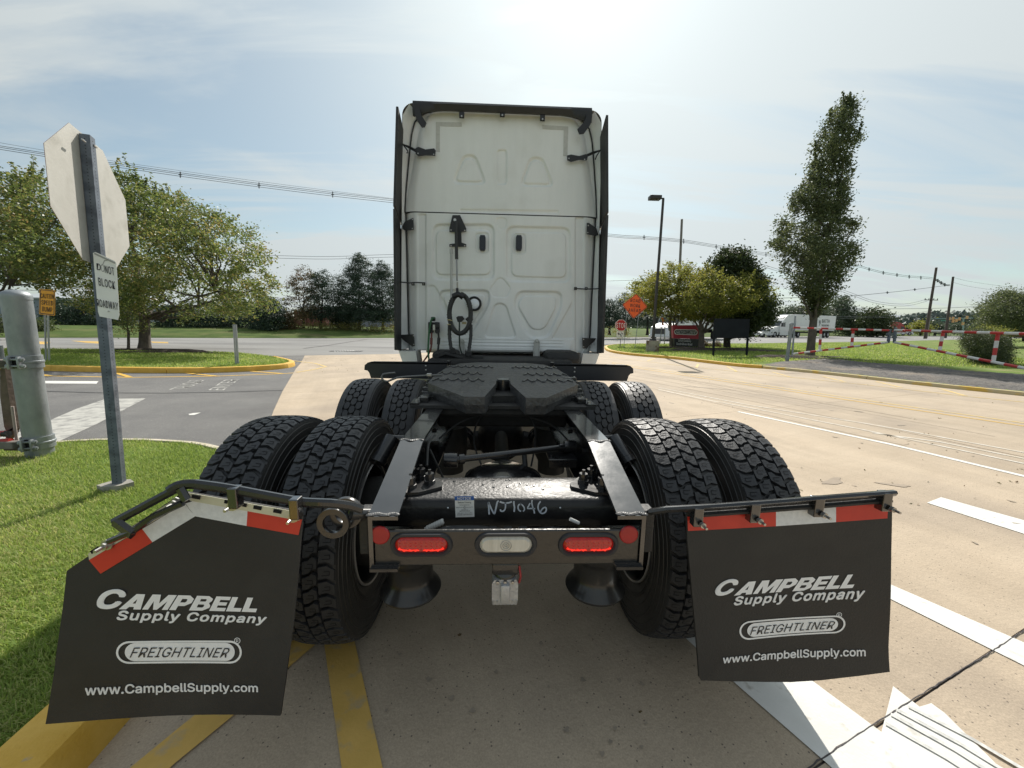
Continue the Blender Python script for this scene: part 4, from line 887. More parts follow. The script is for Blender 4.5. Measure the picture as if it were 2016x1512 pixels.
for side in (1, -1):
    P, n, o_ = flap_builder(side)
    if side > 0: outl = [(1352, 1006), (1353, 1060), (1366, 1200), (1377, 1335), (1381, 1341), (1440, 1346), (1510, 1349.5), (1562, 1350), (1620, 1345), (1690, 1334), (1752, 1323), (1751, 1275), (1752, 1200), (1755, 1100), (1757, 976)]
    else: outl = [(362, 968), (596, 1008), (588, 1110), (576, 1230), (562, 1340), (550, 1413), (320, 1419), (88, 1427), (108, 1320), (121, 1220), (131, 1124), (175, 1094)]
    # fine triangulated sheet: grid clipped to outline
    pl = np.array(outl, float); q = MB(); pts = []
    bm = bmesh.new(); vv = [bm.verts.new(P(*p)) for p in outl]; fc = bm.faces.new(vv); bm.normal_update()
    for k in range(1, 16):
        for axis in (0, 2):
            lo = min(v.co[axis] for v in bm.verts); hi = max(v.co[axis] for v in bm.verts)
            c = Vector((0, 0, 0)); c[axis] = lo+(hi-lo)*k/16; nn = Vector((0, 0, 0)); nn[axis] = 1
            bmesh.ops.bisect_plane(bm, geom=list(bm.verts)+list(bm.edges)+list(bm.faces), plane_co=c, plane_no=nn)
    bmesh.ops.triangulate(bm, faces=bm.faces[:])
    r = bmesh.ops.extrude_face_region(bm, geom=bm.faces[:]); 
    for v in [g_ for g_ in r['geom'] if isinstance(g_, bmesh.types.BMVert)]: v.co += Vector(n)*.009
    bmesh.ops.recalc_face_normals(bm, faces=bm.faces[:])
    me = bpy.data.meshes.new('mud_flap'); W0 = wloc(T)
    for v in bm.verts: v.co -= Vector(W0)
    bm.to_mesh(me); bm.free(); me.materials.append(M_RUB); fo = link(bpy.data.objects.new('mud_flap', me)); fo.parent = T
    fo['label'] = 'square black mud flap on the right, hung straight' if side > 0 else 'black mud flap on the left with bent top corner and bent hanger'
    me.polygons.foreach_set('use_smooth', [True]*len(me.polygons)); me.set_sharp_from_angle(angle=R_(40)); bow_mesh(fo, side)
    k1 = .0016
    def prt(name, fn, m=M_PRT, bow=True):
        b = MB(); fn(b); o = b.obj(name, m, fo, fixn=False)
        if bow:
            me_ = o.data; bm = bmesh.new(); bm.from_mesh(me_)
            for k in range(1, 10):
                if bm.verts:
                    lo = min(v.co.x for v in bm.verts); hi = max(v.co.x for v in bm.verts); bmesh.ops.bisect_plane(bm, geom=list(bm.verts)+list(bm.edges)+list(bm.faces), plane_co=Vector((lo+(hi-lo)*k/10, 0, 0)), plane_no=Vector((1, 0, 0)))
            bm.to_mesh(me_); bm.free(); bow_mesh(o, side)
        return o
    Q = lambda *c: [P(x, y, k1) for x, y in c]
    Q2 = lambda *c: [P(x, y, k1*2) for x, y in c]
    if side > 0:
        prt('lettering', lambda b: (put_text(b, 'C', Q((1415, 1141.5), (1457, 1139.5), (1447, 1172), (1405, 1175)), bold=.05, shear=.25), put_heavy(b, 'AMPBELL', Q((1455, 1148), (1694, 1130), (1688, 1157), (1446, 1174.5)))))
        prt('lettering', lambda b: put_text(b, 'Supply Company', Q((1448, 1176), (1704, 1157), (1699, 1184), (1445, 1199)), bold=.034, shear=.15, space=1.10))
        ringq = Q((1458, 1228), (1668, 1213.5), (1668, 1250), (1458, 1264.5)); inq = Q((1474, 1232), (1654, 1219.5), (1654, 1246), (1474, 1259)); ltq = Q2((1481, 1238), (1648, 1226), (1645, 1242), (1479, 1254)); rq = Q((1650, 1208.5), (1660.5, 1208), (1660.5, 1218), (1650, 1218.5))
        prt('lettering', lambda b: put_text(b, 'www.CampbellSupply.com', Q((1424, 1292), (1707, 1278), (1707, 1299), (1422, 1311)), bold=.022))
    else:
        prt('lettering', lambda b: (put_text(b, 'C', Q((195, 1159), (250, 1160.5), (242, 1200), (188, 1199)), bold=.05, shear=.25), put_heavy(b, 'AMPBELL', Q((245, 1169.5), (513, 1178.5), (513, 1207), (233, 1200)))))
        prt('lettering', lambda b: put_text(b, 'Supply Company', Q((231, 1202), (526, 1211.5), (522, 1233), (228, 1226)), bold=.034, shear=.15, space=1.10))
        ringq = Q((228, 1263), (475, 1263), (475, 1308), (228, 1308)); inq = Q((245, 1267), (461, 1267.5), (461, 1303), (245, 1303)); ltq = Q2((259, 1275), (452, 1277), (447, 1296), (255, 1295)); rq = Q((459.5, 1257), (472, 1257), (472, 1269), (459.5, 1269))
        prt('lettering', lambda b: put_text(b, 'www.CampbellSupply.com', Q((167, 1350), (507, 1347), (507, 1369), (165, 1376)), bold=.022))
    prt('oval_outline', lambda b: put_ring(b, 5.0, ringq, .085))
    prt('oval_badge', lambda b: put_poly(b, stadium(5.6), inq))
    prt('lettering', lambda b: put_text(b, 'FREIGHTLINER', ltq, bold=-.004, shear=.25, space=1.02), M_RUB)
    prt('trade_mark', lambda b: (put_ring(b, 1.0, rq, .10), put_text(b, 'R', [quad_map(rq)(*c) for c in ((.3, .75), (.7, .75), (.7, .25), (.3, .25))])))
    # reflective tape
    k = .0018
    def tp(c, m, nm='reflective_tape'): b = MB(); b.prism([P(x, y, k) for x, y in c], n*.0015); return b.obj(nm, m, fo)
    if side > 0:
        tp([(1353, 1017), (1527, 1005), (1527, 1035.5), (1354, 1045)], M_TR); tp([(1527, 1005), (1645, 997), (1645, 1027.5), (1527, 1035.5)], M_TW); tp([(1645, 997), (1748, 989), (1746, 1020), (1645, 1027.5)], M_TR)
    else:
        tp([(488, 1004), (595, 1023), (588, 1053), (486, 1035)], M_TR); tp([(384, 985), (488, 1004), (486, 1035), (385, 1016), (366, 991)], M_TW)
        tp([(281, 1041), (364, 991), (385, 1016), (301, 1067)], M_TW); tp([(176, 1102), (281, 1041), (301, 1067), (199, 1129)], M_TR)
    # hanger
    if side > 0:
        hp = [(1272, 1011, 1.17), (1285, 1007, 1.13), (1310, 1003, 1.105), (1400, 998, 1.10), (1500, 991, 1.10), (1600, 983, 1.10), (1700, 975, 1.10), (1757, 971, 1.10)]
        q = MB(); pts = [yq(*a) for a in hp]; q.tube(pts, .017, 8, flat=(1.15, .62)); hg = q.obj('flap_hanger', M_BLK, T, smooth=30)
        q = MB(); q.tube([yq(a, b, 1.105) for a, b in ((1360, 1014.5), (1480, 1006), (1600, 997), (1752, 984.5))], .011, 8, flat=(1.0, .7)); q.obj('clamp_strip', M_RUST, hg, smooth=30)
        for px, py in ((1373, 1009), (1484, 1001), (1609, 990), (1742, 979)):
            q = MB(); c = yq(px, py, 1.095); q.box((c[0], 1.097, c[2]-.012), (.030, .028, .062), bev=.003); cl = q.obj('clamp', M_FRM, hg)
            b = MB(); b.lathe([(0, -.028), (.004, -.028), (.004, -.010), (.009, -.010), (.009, 0)], (c[0]+.008, 1.078, c[2]-.030), 'y', 8); b.obj('clamp_bolt', M_BOLT, cl, smooth=40)
    else:
        q = MB(); hp = [(712, 1003, 1.10), (690, 996, 1.085), (650, 991, 1.06), (600, 989, 1.055), (530, 977, 1.045), (455, 963, 1.035), (400, 955, 1.03), (375, 953, 1.025), (350, 956, 1.02), (334, 966, 1.015)]
        q.tube(resample([yq(*a) for a in hp], .04), .0135, 8, flat=(.8, 1.0)); q.tube([yq(346, 963, 1.02), yq(225, 1028, 1.0)], .012, 8, flat=(.7, 1.0)); hg = q.obj('flap_hanger', M_BLK, T, smooth=30); hg['label'] = 'bent black flap hanger bar'
        q = MB(); q.tube([yq(355, 962, 1.015), yq(368, 985, 1.01)], .014, 6, flat=(.6, 1.1)); q.tube([yq(228, 1027, 1.0), yq(262, 1052, .99)], .016, 6, flat=(.6, 1.1)); q.tube([yq(360, 990, 1.01), yq(300, 1018, 1.0), yq(262, 1045, .995)], .009, 6); q.tube([yq(262, 1046, .99), yq(214, 1066, .985)], .008, 6); q.obj('hanger_arm', M_BLK, hg, smooth=30)
        # slotted zinc strip
        for pl_ in ([(364, 968), (592, 1008), (590, 1024), (376, 985)], [(176, 1089), (341, 985), (352, 998), (280, 1040), (178, 1101)]):
            b = MB(); b.prism([P(x, y, .004) for x, y in pl_], n*.002); zs = b.obj('slotted_strip', M_ZN, fo)
            b = MB()
            if pl_[0][0] > 300: sl = [((380, 976), (397, 979)), ((478, 992), (488, 994)), ((501, 997), (517, 1000)), ((540, 1004), (556, 1007)), ((444, 986), (455, 988))]
            else: sl = [((183, 1086), (200, 1076)), ((279, 1028), (293, 1020)), ((300, 1015), (313, 1008))]
            for a_, b_ in sl: stroke(b, [a_, b_], 7, lambda x, y: tuple(P(x, y, .0065)))
            b.obj('slot', M_SIPE, zs, fixn=False)
        for px, py in ((463, 983), (583, 1005)):
            q = MB(); c = yq(px-2, py-12, 1.03); pc = P(px, py, .012); q.box((c[0], c[1]+.004, c[2]-.012), (.026, .030, .060), bev=.003); cl = q.obj('clamp', M_FRM, hg)
        for px, py in ((461, 994), (580, 1017), (351, 987), (251, 1047), (216, 1070)):
            b = MB(); c = P(px, py, .006); b.lathe([(0, -.035), (.0045, -.035), (.0045, -.014), (.0095, -.014), (.0095, -.004), (.015, -.004), (.015, 0)], c, 'y', 8); b.obj('clamp_bolt', M_BOLT, hg, smooth=40)
# ---- fifth wheel
fy = lambda y: 1.115+(y-2.03)*.075      # the plate is tilted back a little
out5 = [(-.455, 2.36), (-.40, 2.33), (-.225, 2.02), (-.115, 2.02), (-.055, 2.30), (-.038, 2.52), (.038, 2.52), (.055, 2.30), (.115, 2.02), (.225, 2.02), (.40, 2.33), (.455, 2.36), (.46, 2.50), (.43, 2.78), (.36, 3.0), (.22, 3.06), (-.22, 3.06), (-.36, 3.0), (-.43, 2.78), (-.46, 2.50)]
# pixel-checked corners of the two ears
q = MB(); ears = [(-.46, 2.34), (-.215, 2.03), (-.105, 2.03), (-.045, 2.34), (-.045, 2.42), (.045, 2.42), (.045, 2.34), (.115, 2.02), (.225, 2.02), (.46, 2.34), (.455, 2.55), (.41, 2.85), (.33, 3.02), (.2, 3.08), (-.2, 3.08), (-.33, 3.02), (-.41, 2.85), (-.455, 2.55)]
q.prism([(x, y, fy(y)) for x, y in ears], (0, 0, -.045)); fw = q.obj('fifth_wheel', M_CAST, T)
fw['label'] = 'greasy black fifth wheel coupling plate with two ears'
q = MB()      # turned-down skirts
for a_, b_ in zip(ears, ears[1:]+ears[:1]):
    if abs(a_[0]) <= .05 and abs(b_[0]) <= .05: continue
    for w_ in (0,):
        A = np.array([a_[0], a_[1], fy(a_[1])-.045]); B = np.array([b_[0], b_[1], fy(b_[1])-.045]); d = np.array([0, 0, -.05]); c = np.array([sum(p[0] for p in ears)/len(ears), 2.55, 0]); inn_ = (c-A)*.03; inn_[2] = 0
        q.add([A, B, B+d+inn_, A+d+inn_], [(0, 1, 2, 3)])
q.obj('plate_skirt', M_CAST, fw)
q = MB()     # grease grooves left in zigzags
def zig(x0, x1, y, amp, k, sgn=1):
    P = []
    for i in range(k*4+1):
        t = (i+(.25 if i % 2 else 0))/(k*4); yy_ = y+amp*(1.0 if (i % 4) in (1, 2) else 0)+.007*math.sin(5*i+sgn); P.append(np.array([x0+(x1-x0)*min(t, 1), yy_, 0]))
    o_ = []
    for a_, b_ in zip(P[:-1], P[1:]): o_ += [a_, a_+(b_-a_)*.5]
    return [(p[0], p[1], fy(p[1])+.003) for p in o_+[P[-1]]]
for s in (-1, 1):
    for y, xa, xb, k in ((2.40, .12, .44, 5), (2.60, .14, .44, 5), (2.85, .07, .41, 6)):
        pts = zig(s*xb, s*xa, y, .06, k, s); q.tube(pts, [.0045+.0035*abs(math.sin(i*.9)) for i in range(len(pts))], 6, flat=(1, .8))
q.obj('grease_bead', M_GRS, fw, smooth=60)
q = MB(); q.prism([(x, y, 1.125) for x, y in ((-.30, 2.30), (-.24, 2.06), (-.09, 2.06), (-.05, 2.4), (-.3, 2.42))], (0, 0, .0005))
q = MB(); q.box((0, 2.44, 1.08), (.085, .03, .13), bev=.006); q.tube([(0, 2.43, 1.155), (0, 2.43, 1.02)], .04, 14); q.obj('lock_jaw', M_BLK, fw, smooth=40)
q = MB(); q.box((0, 2.5, 1.065), (.30, .55, .04)); q.box((0, 2.6, 1.02), (.80, .5, .05)); q.obj('plate_frame', M_RUST, fw)
q = MB(); q.prism([(-.52, 2.12, 1.046), (.52, 2.12, 1.046), (.52, 2.95, 1.046), (-.52, 2.95, 1.046)], (0, 0, -.018)); mp_ = q.obj('mounting_plate', M_RUST, T)
for s in (-1, 1):
    q = MB()
    for k in range(6): q.box((s*(.445+.012*(k < 3)), 2.32+.045*k, 1.055+.018*k), (.09, .035, .022), bev=.003)
    q.box((s*.46, 2.6, 1.06), (.05, .8, .03), bev=.003); q.box((s*.50, 2.2, 1.05), (.05, .14, .012)); q.obj('slide_rack', M_BLK, mp_)
    b = MB()
    for y in (2.16, 2.24): plate_bolt(b, (s*.49, y, 1.056), .009, .012)
    b.obj('bolt', M_BOLT, mp_)
# release handle to the left of the plate
q = MB(); P = [yq(*a, 2.42) for a in ((870, 738), (810, 741), (780, 744), (763, 751), (753, 747), (754, 737), (778, 734))]; q.tube(resample(P, .03), .0065, 8); q.obj('release_handle', mat('worn_bar', (.16, .16, .155), rough=.4, metal=.6), fw, smooth=60)
q = MB(); c = yq(845, 738, 2.40); q.box(c, (.03, .02, .02), bev=.004); q.obj('handle_clip', M_BOLT, fw)
# ---- quarter fenders ahead of the drive tyres
for s in (-1, 1):
    q = MB(); prof = [(s*.52, 1.135), (s*1.235, 1.125), (s*1.27, 1.115), (s*1.30, 1.09), (s*1.305, 1.045), (s*1.275, 1.038), (s*1.26, 1.02), (s*1.245, .965), (s*.52, .965)]
    q.prism([(x, 3.72, z) for x, z in prof], (0, .012, 0)); q.prism([(s*.52, 3.72+a, 1.12+b) for a, b in ((0, 0), (.10, .0), (.22, -.04), (.32, -.10), (.32, -.11), (.2, -.05), (.1, -.012), (0, -.012))], (s*.72, 0, 0)); fd = q.obj('quarter_fender', mat('fender_plastic', (.017, .018, .022), (.024, .025, .03), scale=5, rough=.42), T)
    q = MB(); q.tube([(s*.5, 3.78, .9), (s*.5, 3.74, 1.14)], .02, 10); b = MB()
    for z in (1.0, 1.05, 1.09): b.lathe([(0, -.008), (.008, -.006), (.01, 0)], (s*.72, 3.72, z), 'y', 8)
    b.obj('rivet', M_BOLT, fd); q.obj('fender_stay', M_BLK, fd, smooth=40)
# ---- deck, tanks, boxes under and behind the cab
q = MB(); q.box((0, 4.55, 1.06), (1.55, .9, .12), bev=.02); q.box((-.62, 4.5, 1.12), (.28, .4, .14), bev=.04); q.box((.72, 4.6, 1.12), (.40, .5, .16), bev=.06); q.box((0, 5.6, .95), (1.7, 1.6, .25), bev=.03); q.obj('rear_deck', M_RUST, T, smooth=40)
q = MB(); q.box((0, 4.1, 1.035), (.8, .5, .015)); 
for k in range(9): q.box((-.36+.09*k, 4.1, 1.045), (.02, .48, .012))
q.obj('deck_plate', M_RUST, T)
q = MB()
for k, x in enumerate((-.7, -.6, -.52, -.42, -.35)): q.lathe([(0, -.03), (.03, -.03), (.034, 0), (.03, .02), (.0, .02)], (x, 4.28+.03*(k % 2), 1.14+.03*(k % 3)), 'y', 12)
q.tube([(-.75, 4.3, 1.1), (-.6, 4.25, 1.17), (-.45, 4.27, 1.13), (-.3, 4.3, 1.12)], .02, 8); q.box((-.25, 4.3, 1.12), (.12, .08, .06), bev=.01); q.obj('valve_block', M_RUST, T, smooth=40)
for s in (-1, 1):
    q = MB(); q.lathe([(0, 4.9), (.29, 4.9), (.30, 4.93), (.30, 7.2), (.29, 7.23), (0, 7.23)], (s*.86, 0, .66), 'y', 32); q.obj('unseen_fuel_tank', mat('tank_alloy', (.5, .5, .5), rough=.3, metal=.9), T, smooth=40)  # unseen tanks, added to shape the truck's cast shadow
# ================================================================== the cab
cabm = [M_CABW]
YW = 4.75
Wp = lambda px, py: (lambda p: (p[0], p[2]))(yq(px, py, YW))
# outer shell: extruded profile with rounded roof corners
def shell_prof(hw, ztop, rr, n=7, zb_=1.17):
    P = [(-hw-.085, zb_), (-hw-.035, 2.76)]
    for k in range(n+1): a = math.pi-k/n*math.pi/2; P.append((-hw+rr+rr*math.cos(a), ztop-rr+rr*math.sin(a)))
    for k in range(n+1): a = math.pi/2-k/n*math.pi/2; P.append((hw-rr+rr*math.cos(a), ztop-rr+rr*math.sin(a)))
    P += [(hw+.035, 2.76), (hw+.085, zb_)]; return P
q = MB(); secs = [(4.705, 1.112, 3.885, .13), (4.9, 1.16, 3.89, .13), (5.6, 1.22, 3.88, .14), (7.0, 1.20, 3.75, .2), (7.7, 1.05, 3.05, .3)]
profs = [[(x, y, z) for x, z in shell_prof(hw, zt_, rr)] for y, hw, zt_, rr in secs]; k = len(profs[0])
vs = [p for pf in profs for p in pf]; q.add(vs, [(i*k+j, i*k+j+1, (i+1)*k+j+1, (i+1)*k+j) for i in range(len(secs)-1) for j in range(k-1)])
q.sheet(profs[-1]); q.prism([(-1.0, 5.3, 1.1), (1.0, 5.3, 1.1), (1.0, 7.7, 1.1), (-1.0, 7.7, 1.1)], (0, 0, .07)); shell = q.obj('cab_shell', M_CABW, T, smooth=40)
q = MB(); q.prism([(-.95, y, z) for y, z in ((7.6, .9), (9.6, .8), (9.75, 1.0), (9.6, 1.6), (8.6, 1.95), (7.7, 2.1), (7.6, 2.1))], (1.9, 0, 0)); q.obj('hood', M_CABW, T, smooth=40)
q = MB(); q.add([(-1.0, 7.66, 2.12), (1.0, 7.66, 2.12), (.98, 7.5, 2.9), (-.98, 7.5, 2.9)], [(0, 1, 2, 3)]); q.obj('windscreen', mat('dark_glass', (.02, .025, .03), rough=.05), T)
# rear wall with stamped relief (heights in metres)
def rnd(poly, r, n=5):
    """round the corners of a polygon"""
    o = []; m_ = len(poly)
    for i in range(m_):
        a, b, c = np.array(poly[i-1]), np.array(poly[i]), np.array(poly[(i+1) % m_]); u = (a-b)/np.linalg.norm(a-b); v = (c-b)/np.linalg.norm(c-b); rr = min(r, np.linalg.norm(a-b)*.48, np.linalg.norm(c-b)*.48)
        p0, p1 = b+u*rr, b+v*rr
        for k in range(n+1): t = k/n; o.append((1-t)**2*p0+2*t*(1-t)*b+t*t*p1)
    return o
def shp(pts, r): return rnd([Wp(*p) for p in pts], r)
PRESS = []    # (polygon, depth of inside, groove depth, groove width)
PRESS += [(shp([(850, 439), (975, 439), (975, 553), (850, 553)], .11), .010, 0, .03), (shp([(857, 451), (967, 451), (967, 542), (857, 542)], .09), -.006, .004, .010)]
PRESS += [(shp([(995, 443), (1125, 446), (1125, 558), (995, 556)], .11), .010, 0, .03), (shp([(1006, 455), (1116, 457), (1116, 548), (1006, 545)], .09), -.006, .004, .010)]
PRESS += [(shp([(864, 569), (966, 569), (966, 600), (926, 665), (896, 665), (862, 600)], .10), .011, 0, .03), (shp([(872, 579), (956, 579), (954, 600), (920, 655), (900, 655), (874, 600)], .08), -.007, .004, .010)]
PRESS += [(shp([(1018, 571), (1108, 572), (1108, 605), (1080, 668), (1040, 668), (1008, 600)], .10), .011, 0, .03), (shp([(1028, 581), (1096, 582), (1096, 606), (1072, 650), (1046, 650), (1018, 602)], .08), -.007, .004, .010)]
PRESS += [(shp([(974, 596), (996, 597), (1018, 666), (952, 665)], .07), .007, .002, .015), (shp([(980, 547), (990, 547), (1006, 567), (998, 586), (970, 585), (963, 570)], .03), .003, .003, .010)]
PRESS += [(shp([(822, 421), (839, 421), (839, 688), (822, 687)], .02), .006, .001, .010), (shp([(1132, 428), (1150, 428), (1150, 694), (1132, 693)], .02), .006, .001, .010)]
PRESS += [(shp([(975, 428), (999, 429), (996, 448), (987, 454), (978, 448)], .05), .003, .002, .008)]
PRESS += [(shp([(936, 458), (962, 458), (962, 498), (936, 497)], .04), .004, .002, .006), (shp([(1009, 459), (1035, 460), (1035, 500), (1009, 499)], .04), .004, .002, .006)]
PRESS += [(shp([(843, 561), (856, 561), (885, 610), (905, 668), (843, 668)], .03), .005, 0, .012), (shp([(1128, 590), (1131, 668), (1085, 668)], .02), .005, 0, .012)]
PRESS_U = [(shp([(911, 303), (937, 303), (960, 364), (888, 363)], .09), .008, 0, .022), (shp([(914, 310), (934, 310), (952, 358), (895, 357)], .07), -.005, .004, .008)]
PRESS_U += [(shp([(1043, 307), (1069, 308), (1093, 369), (1021, 367)], .09), .008, 0, .022), (shp([(1046, 314), (1066, 315), (1085, 363), (1028, 362)], .07), -.005, .004, .008)]
PRESS_U += [(shp([(978, 294), (998, 294), (998, 364), (978, 363)], .04), .006, .001, .010), (shp([(905, 411), (1100, 414), (1100, 422), (905, 419)], .01), .004, 0, .01)]
def wall(name, x0, x1, z0, z1, press, edge, m=M_CABW, res=.0085):
    nx_ = int((x1-x0)/res); nz_ = int((z1-z0)/res); X, Z_ = np.meshgrid(np.linspace(x0, x1, nx_+1), np.linspace(z0, z1, nz_+1)); Y_ = np.full(X.shape, YW, float)
    for poly, dep, gd, gw in press:
        dep *= 2.2; gd *= 2.0; d = sdf(X, Z_, poly); Y_ += dep*(1-sm(-gw, 0.0, d)) + (gd*np.exp(-((d+gw*.5)/(gw*.45))**2) if gd else 0)
    if name == 'lower_back_wall':
        for zz, a in ((1.30, .006), (1.265, .010), (1.225, .008), (1.20, .005)): Y_ += a*np.exp(-((Z_-zz)/.008)**2)*sm(-.75, -.7, X)*(1-sm(.75, .8, X))
        Y_ -= .016*(1-sm(1.20, 1.34, Z_))*sm(-.85, -.8, X)*(1-sm(.85, .9, X))
        for k in range(12): xk = -.55+.1*k; Y_ += .004*np.exp(-(((X-xk)/.02)**2+((Z_-1.325)/.006)**2))
    Y_ += .0016*(vnoise(X, Z_, 2.3, 11)-.5)+edge(X, Z_)
    V = np.stack([X.ravel(), Y_.ravel(), Z_.ravel()], 1); idx = np.arange(V.shape[0]).reshape(X.shape); Fq = np.stack([idx[:-1, :-1], idx[:-1, 1:], idx[1:, 1:], idx[1:, :-1]], -1).reshape(-1, 4)
    return V, Fq, X, Z_
zs = 2.762
hw_l = lambda z: 1.115
def edge_lower(X, Z_): return .10*np.clip((np.abs(X)-.98)/.16, 0, 1)**2.2+.02*(1-sm(1.165, 1.19, Z_))
V, Fq, X, Z_ = wall('lower_back_wall', -1.135, 1.135, 1.165, zs-.006, PRESS, edge_lower); lw_ = np_mesh('lower_back_wall', V, Fq, M_CABW, T, smooth=True)
# upper wall: outline narrows to a rounded top
topc = [(-1.12, zs+.006), (-1.10, 3.0), (-1.045, 3.45), (-1.02, 3.62), (-.985, 3.73), (-.93, 3.80), (-.84, 3.835), (-.5, 3.845), (.5, 3.845), (.84, 3.835), (.93, 3.80), (.985, 3.73), (1.02, 3.62), (1.045, 3.45), (1.10, 3.0), (1.12, zs+.006)]
def hwz(z): return np.interp(z, [zs, 3.0, 3.45, 3.62, 3.73, 3.79, 3.83, 3.846], [1.12, 1.10, 1.045, 1.02, .985, .93, .84, .72])
def edge_upper(X, Z_): return .045*np.clip((np.abs(X)-(hwz(Z_)-.13))/.13, 0, 1.0)**2.2
V, Fq, X, Z_ = wall('upper_back_wall', -1.12, 1.12, zs+.006, 3.846, PRESS_U, edge_upper); sc = hwz(V[:, 2])
# squeeze the rows so that the edge follows the outline
xs_ = V[:, 0]; edge_t = np.clip((np.abs(xs_)-.8)/.32, 0, 1); V[:, 0] = np.where(np.abs(xs_) < .8, xs_, np.sign(xs_)*(.8+(sc-.8)*edge_t))
V[:, 0] = np.where(sc < .8, np.clip(V[:, 0], -sc, sc), V[:, 0]); V[:, 1] = YW+(V[:, 1]-YW)
uw = np_mesh('upper_back_wall', V, Fq, M_CABW, T, smooth=True)
q = MB(); q.add([(-1.16, YW+.17, 1.2), (1.16, YW+.17, 1.2), (1.13, YW+.17, 3.0), (1.06, YW+.17, 3.6), (.9, YW+.17, 3.84), (-.9, YW+.17, 3.84), (-1.06, YW+.17, 3.6), (-1.13, YW+.17, 3.0)], [(0, 1, 2, 3, 4, 5, 6, 7)]); q.obj('wall_backing', M_SIPE, T)
q = MB(); q.tube([(-1.12, YW+.03, zs), (-.6, YW+.004, zs), (.6, YW+.004, zs), (1.12, YW+.03, zs)], .007, 6); q.obj('seam_seal', M_BRK, T)
# side gasket lines
for s in (-1, 1):
    up = [(s*hwz(z)+s*.006, YW+.035, z) for z in np.linspace(zs, 3.80, 16)]+[(s*.90, YW+.012, 3.83)]
    q = MB(); q.tube(up, .0075, 6); lo_ = [(s*1.118, YW+.05, z) for z in np.linspace(zs, 1.40, 8)]+[(s*1.10, YW+.04, 1.25), (s*1.04, YW+.03, 1.17)]
    q.tube(lo_, .0075, 6); q.obj('gasket', M_BRK, T, smooth=60)
    # white trim strip between gasket and fairing
    q = MB()
    A = [(s*(1.125), YW+.06, 1.18), (s*1.125, YW+.06, zs)]+[(s*(hwz(z)+.010), YW+.05, z) for z in (3.0, 3.2, 3.45, 3.62, 3.73)]+[(s*.96, YW+.04, 3.81)]
    B = [(s*1.197, YW-.02, 1.18), (s*1.147, YW-.02, zs)]+[(s*(1.147-(z-2.76)*.034), YW-.03, z) for z in (3.0, 3.2, 3.45, 3.62)]+[(s*1.108, YW-.04, 3.76), (s*1.03, YW-.04, 3.88)]
    n_ = len(A); q.add(A+B, [(i, i+1, n_+i+1, n_+i) for i in range(n_-1)]); q.obj('edge_trim', M_CABW, T, smooth=50)
    # lower white corner foot
    q = MB(); q.prism([(s*x, 4.62, z) for x, z in ((1.06, 1.165), (1.00, 1.165), (.98, 1.02), (1.03, .98), (1.10, .985), (1.16, 1.04), (1.2, 1.165))], (0, .3, 0)); q.box((s*1.13, 4.7, 1.0), (.12, .2, .05), bev=.01); q.obj('corner_foot', M_CABW, T, smooth=40)
# dark grey glue patches near the top corners
gm = mat('glue_patch', (.50, .50, .48), (.57, .57, .55), scale=30, rough=.6)
q = MB()
for P in ([(858, 240), (909, 241), (909, 249), (866, 248), (866, 299), (858, 298)], [(1068, 246), (1119, 249), (1117, 307), (1109, 307), (1110, 256), (1068, 254)]):
    q = MB(); q.prism([onP(a, b, (0, YW-.004, 0), np.array([0, 1., 0])) for a, b in P], (0, .006, 0)); q.obj('glue_patch', gm, uw)
# roof trim: black trailing edge across the top
q = MB(); pr_ = []
nb = 40
def band(t):   # t from -1..1
    x = t*.985; zt_ = 3.885-.0*abs(t); zb_ = 3.80-.07*max(0, (abs(t)-.62)/.38)**2.0 if abs(t) > .62 else 3.80; return x, zt_, zb_
vs = []
for i in range(nb+1):
    x, a, b = band(-1+2*i/nb); vs += [(x, 4.66, a), (x, 4.63, (a+b)/2+.01), (x, 4.655, b), (x, 4.74, b+.03)]
q.add(vs, [(i*4+j, i*4+j+1, (i+1)*4+j+1, (i+1)*4+j) for i in range(nb) for j in range(3)]); q.add([(vs[0]), (vs[1]), vs[2], vs[3]], [(0, 1, 2, 3)]); rt = q.obj('roof_trailing_edge', M_FAIR, T, smooth=60)
for px, py in ((909, 228), (989, 226), (1068, 234)):
    q = MB(); c = yq(px, py, 4.67); q.box((c[0], 4.67, c[2]+.01), (.055, .015, .07), bev=.006); q.lathe([(0, -.012), (.009, -.01), (.01, 0)], (c[0], 4.665, c[2]-.008), 'y', 8, 1); q.obj('trim_tab', [M_BRK, M_BOLT], rt)
for s in (-1, 1):
    px = (818, 214, 834, 243) if s < 0 else (1159, 226, 1141, 258)
    a, b = yq(px[0], px[1], 4.62), yq(px[2], px[3], 4.64); q = MB(); pa_ = [(816, 211), (826, 212), (829, 226), (839, 241), (836, 249), (830, 250), (821, 237), (817, 226)] if s < 0 else [(1155, 224), (1165, 224), (1163, 244), (1150, 262), (1141, 263), (1137, 254), (1150, 240), (1154, 230)]
    q.prism([yq(x_, y_, 4.61) for x_, y_ in pa_], (0, .02, 0)); q.lathe([(0, -.02), (.008, -.018), (.01, 0)], b, 'y', 8, 1);  q.obj('trim_arm', [M_BRK, M_BOLT], rt, smooth=40)
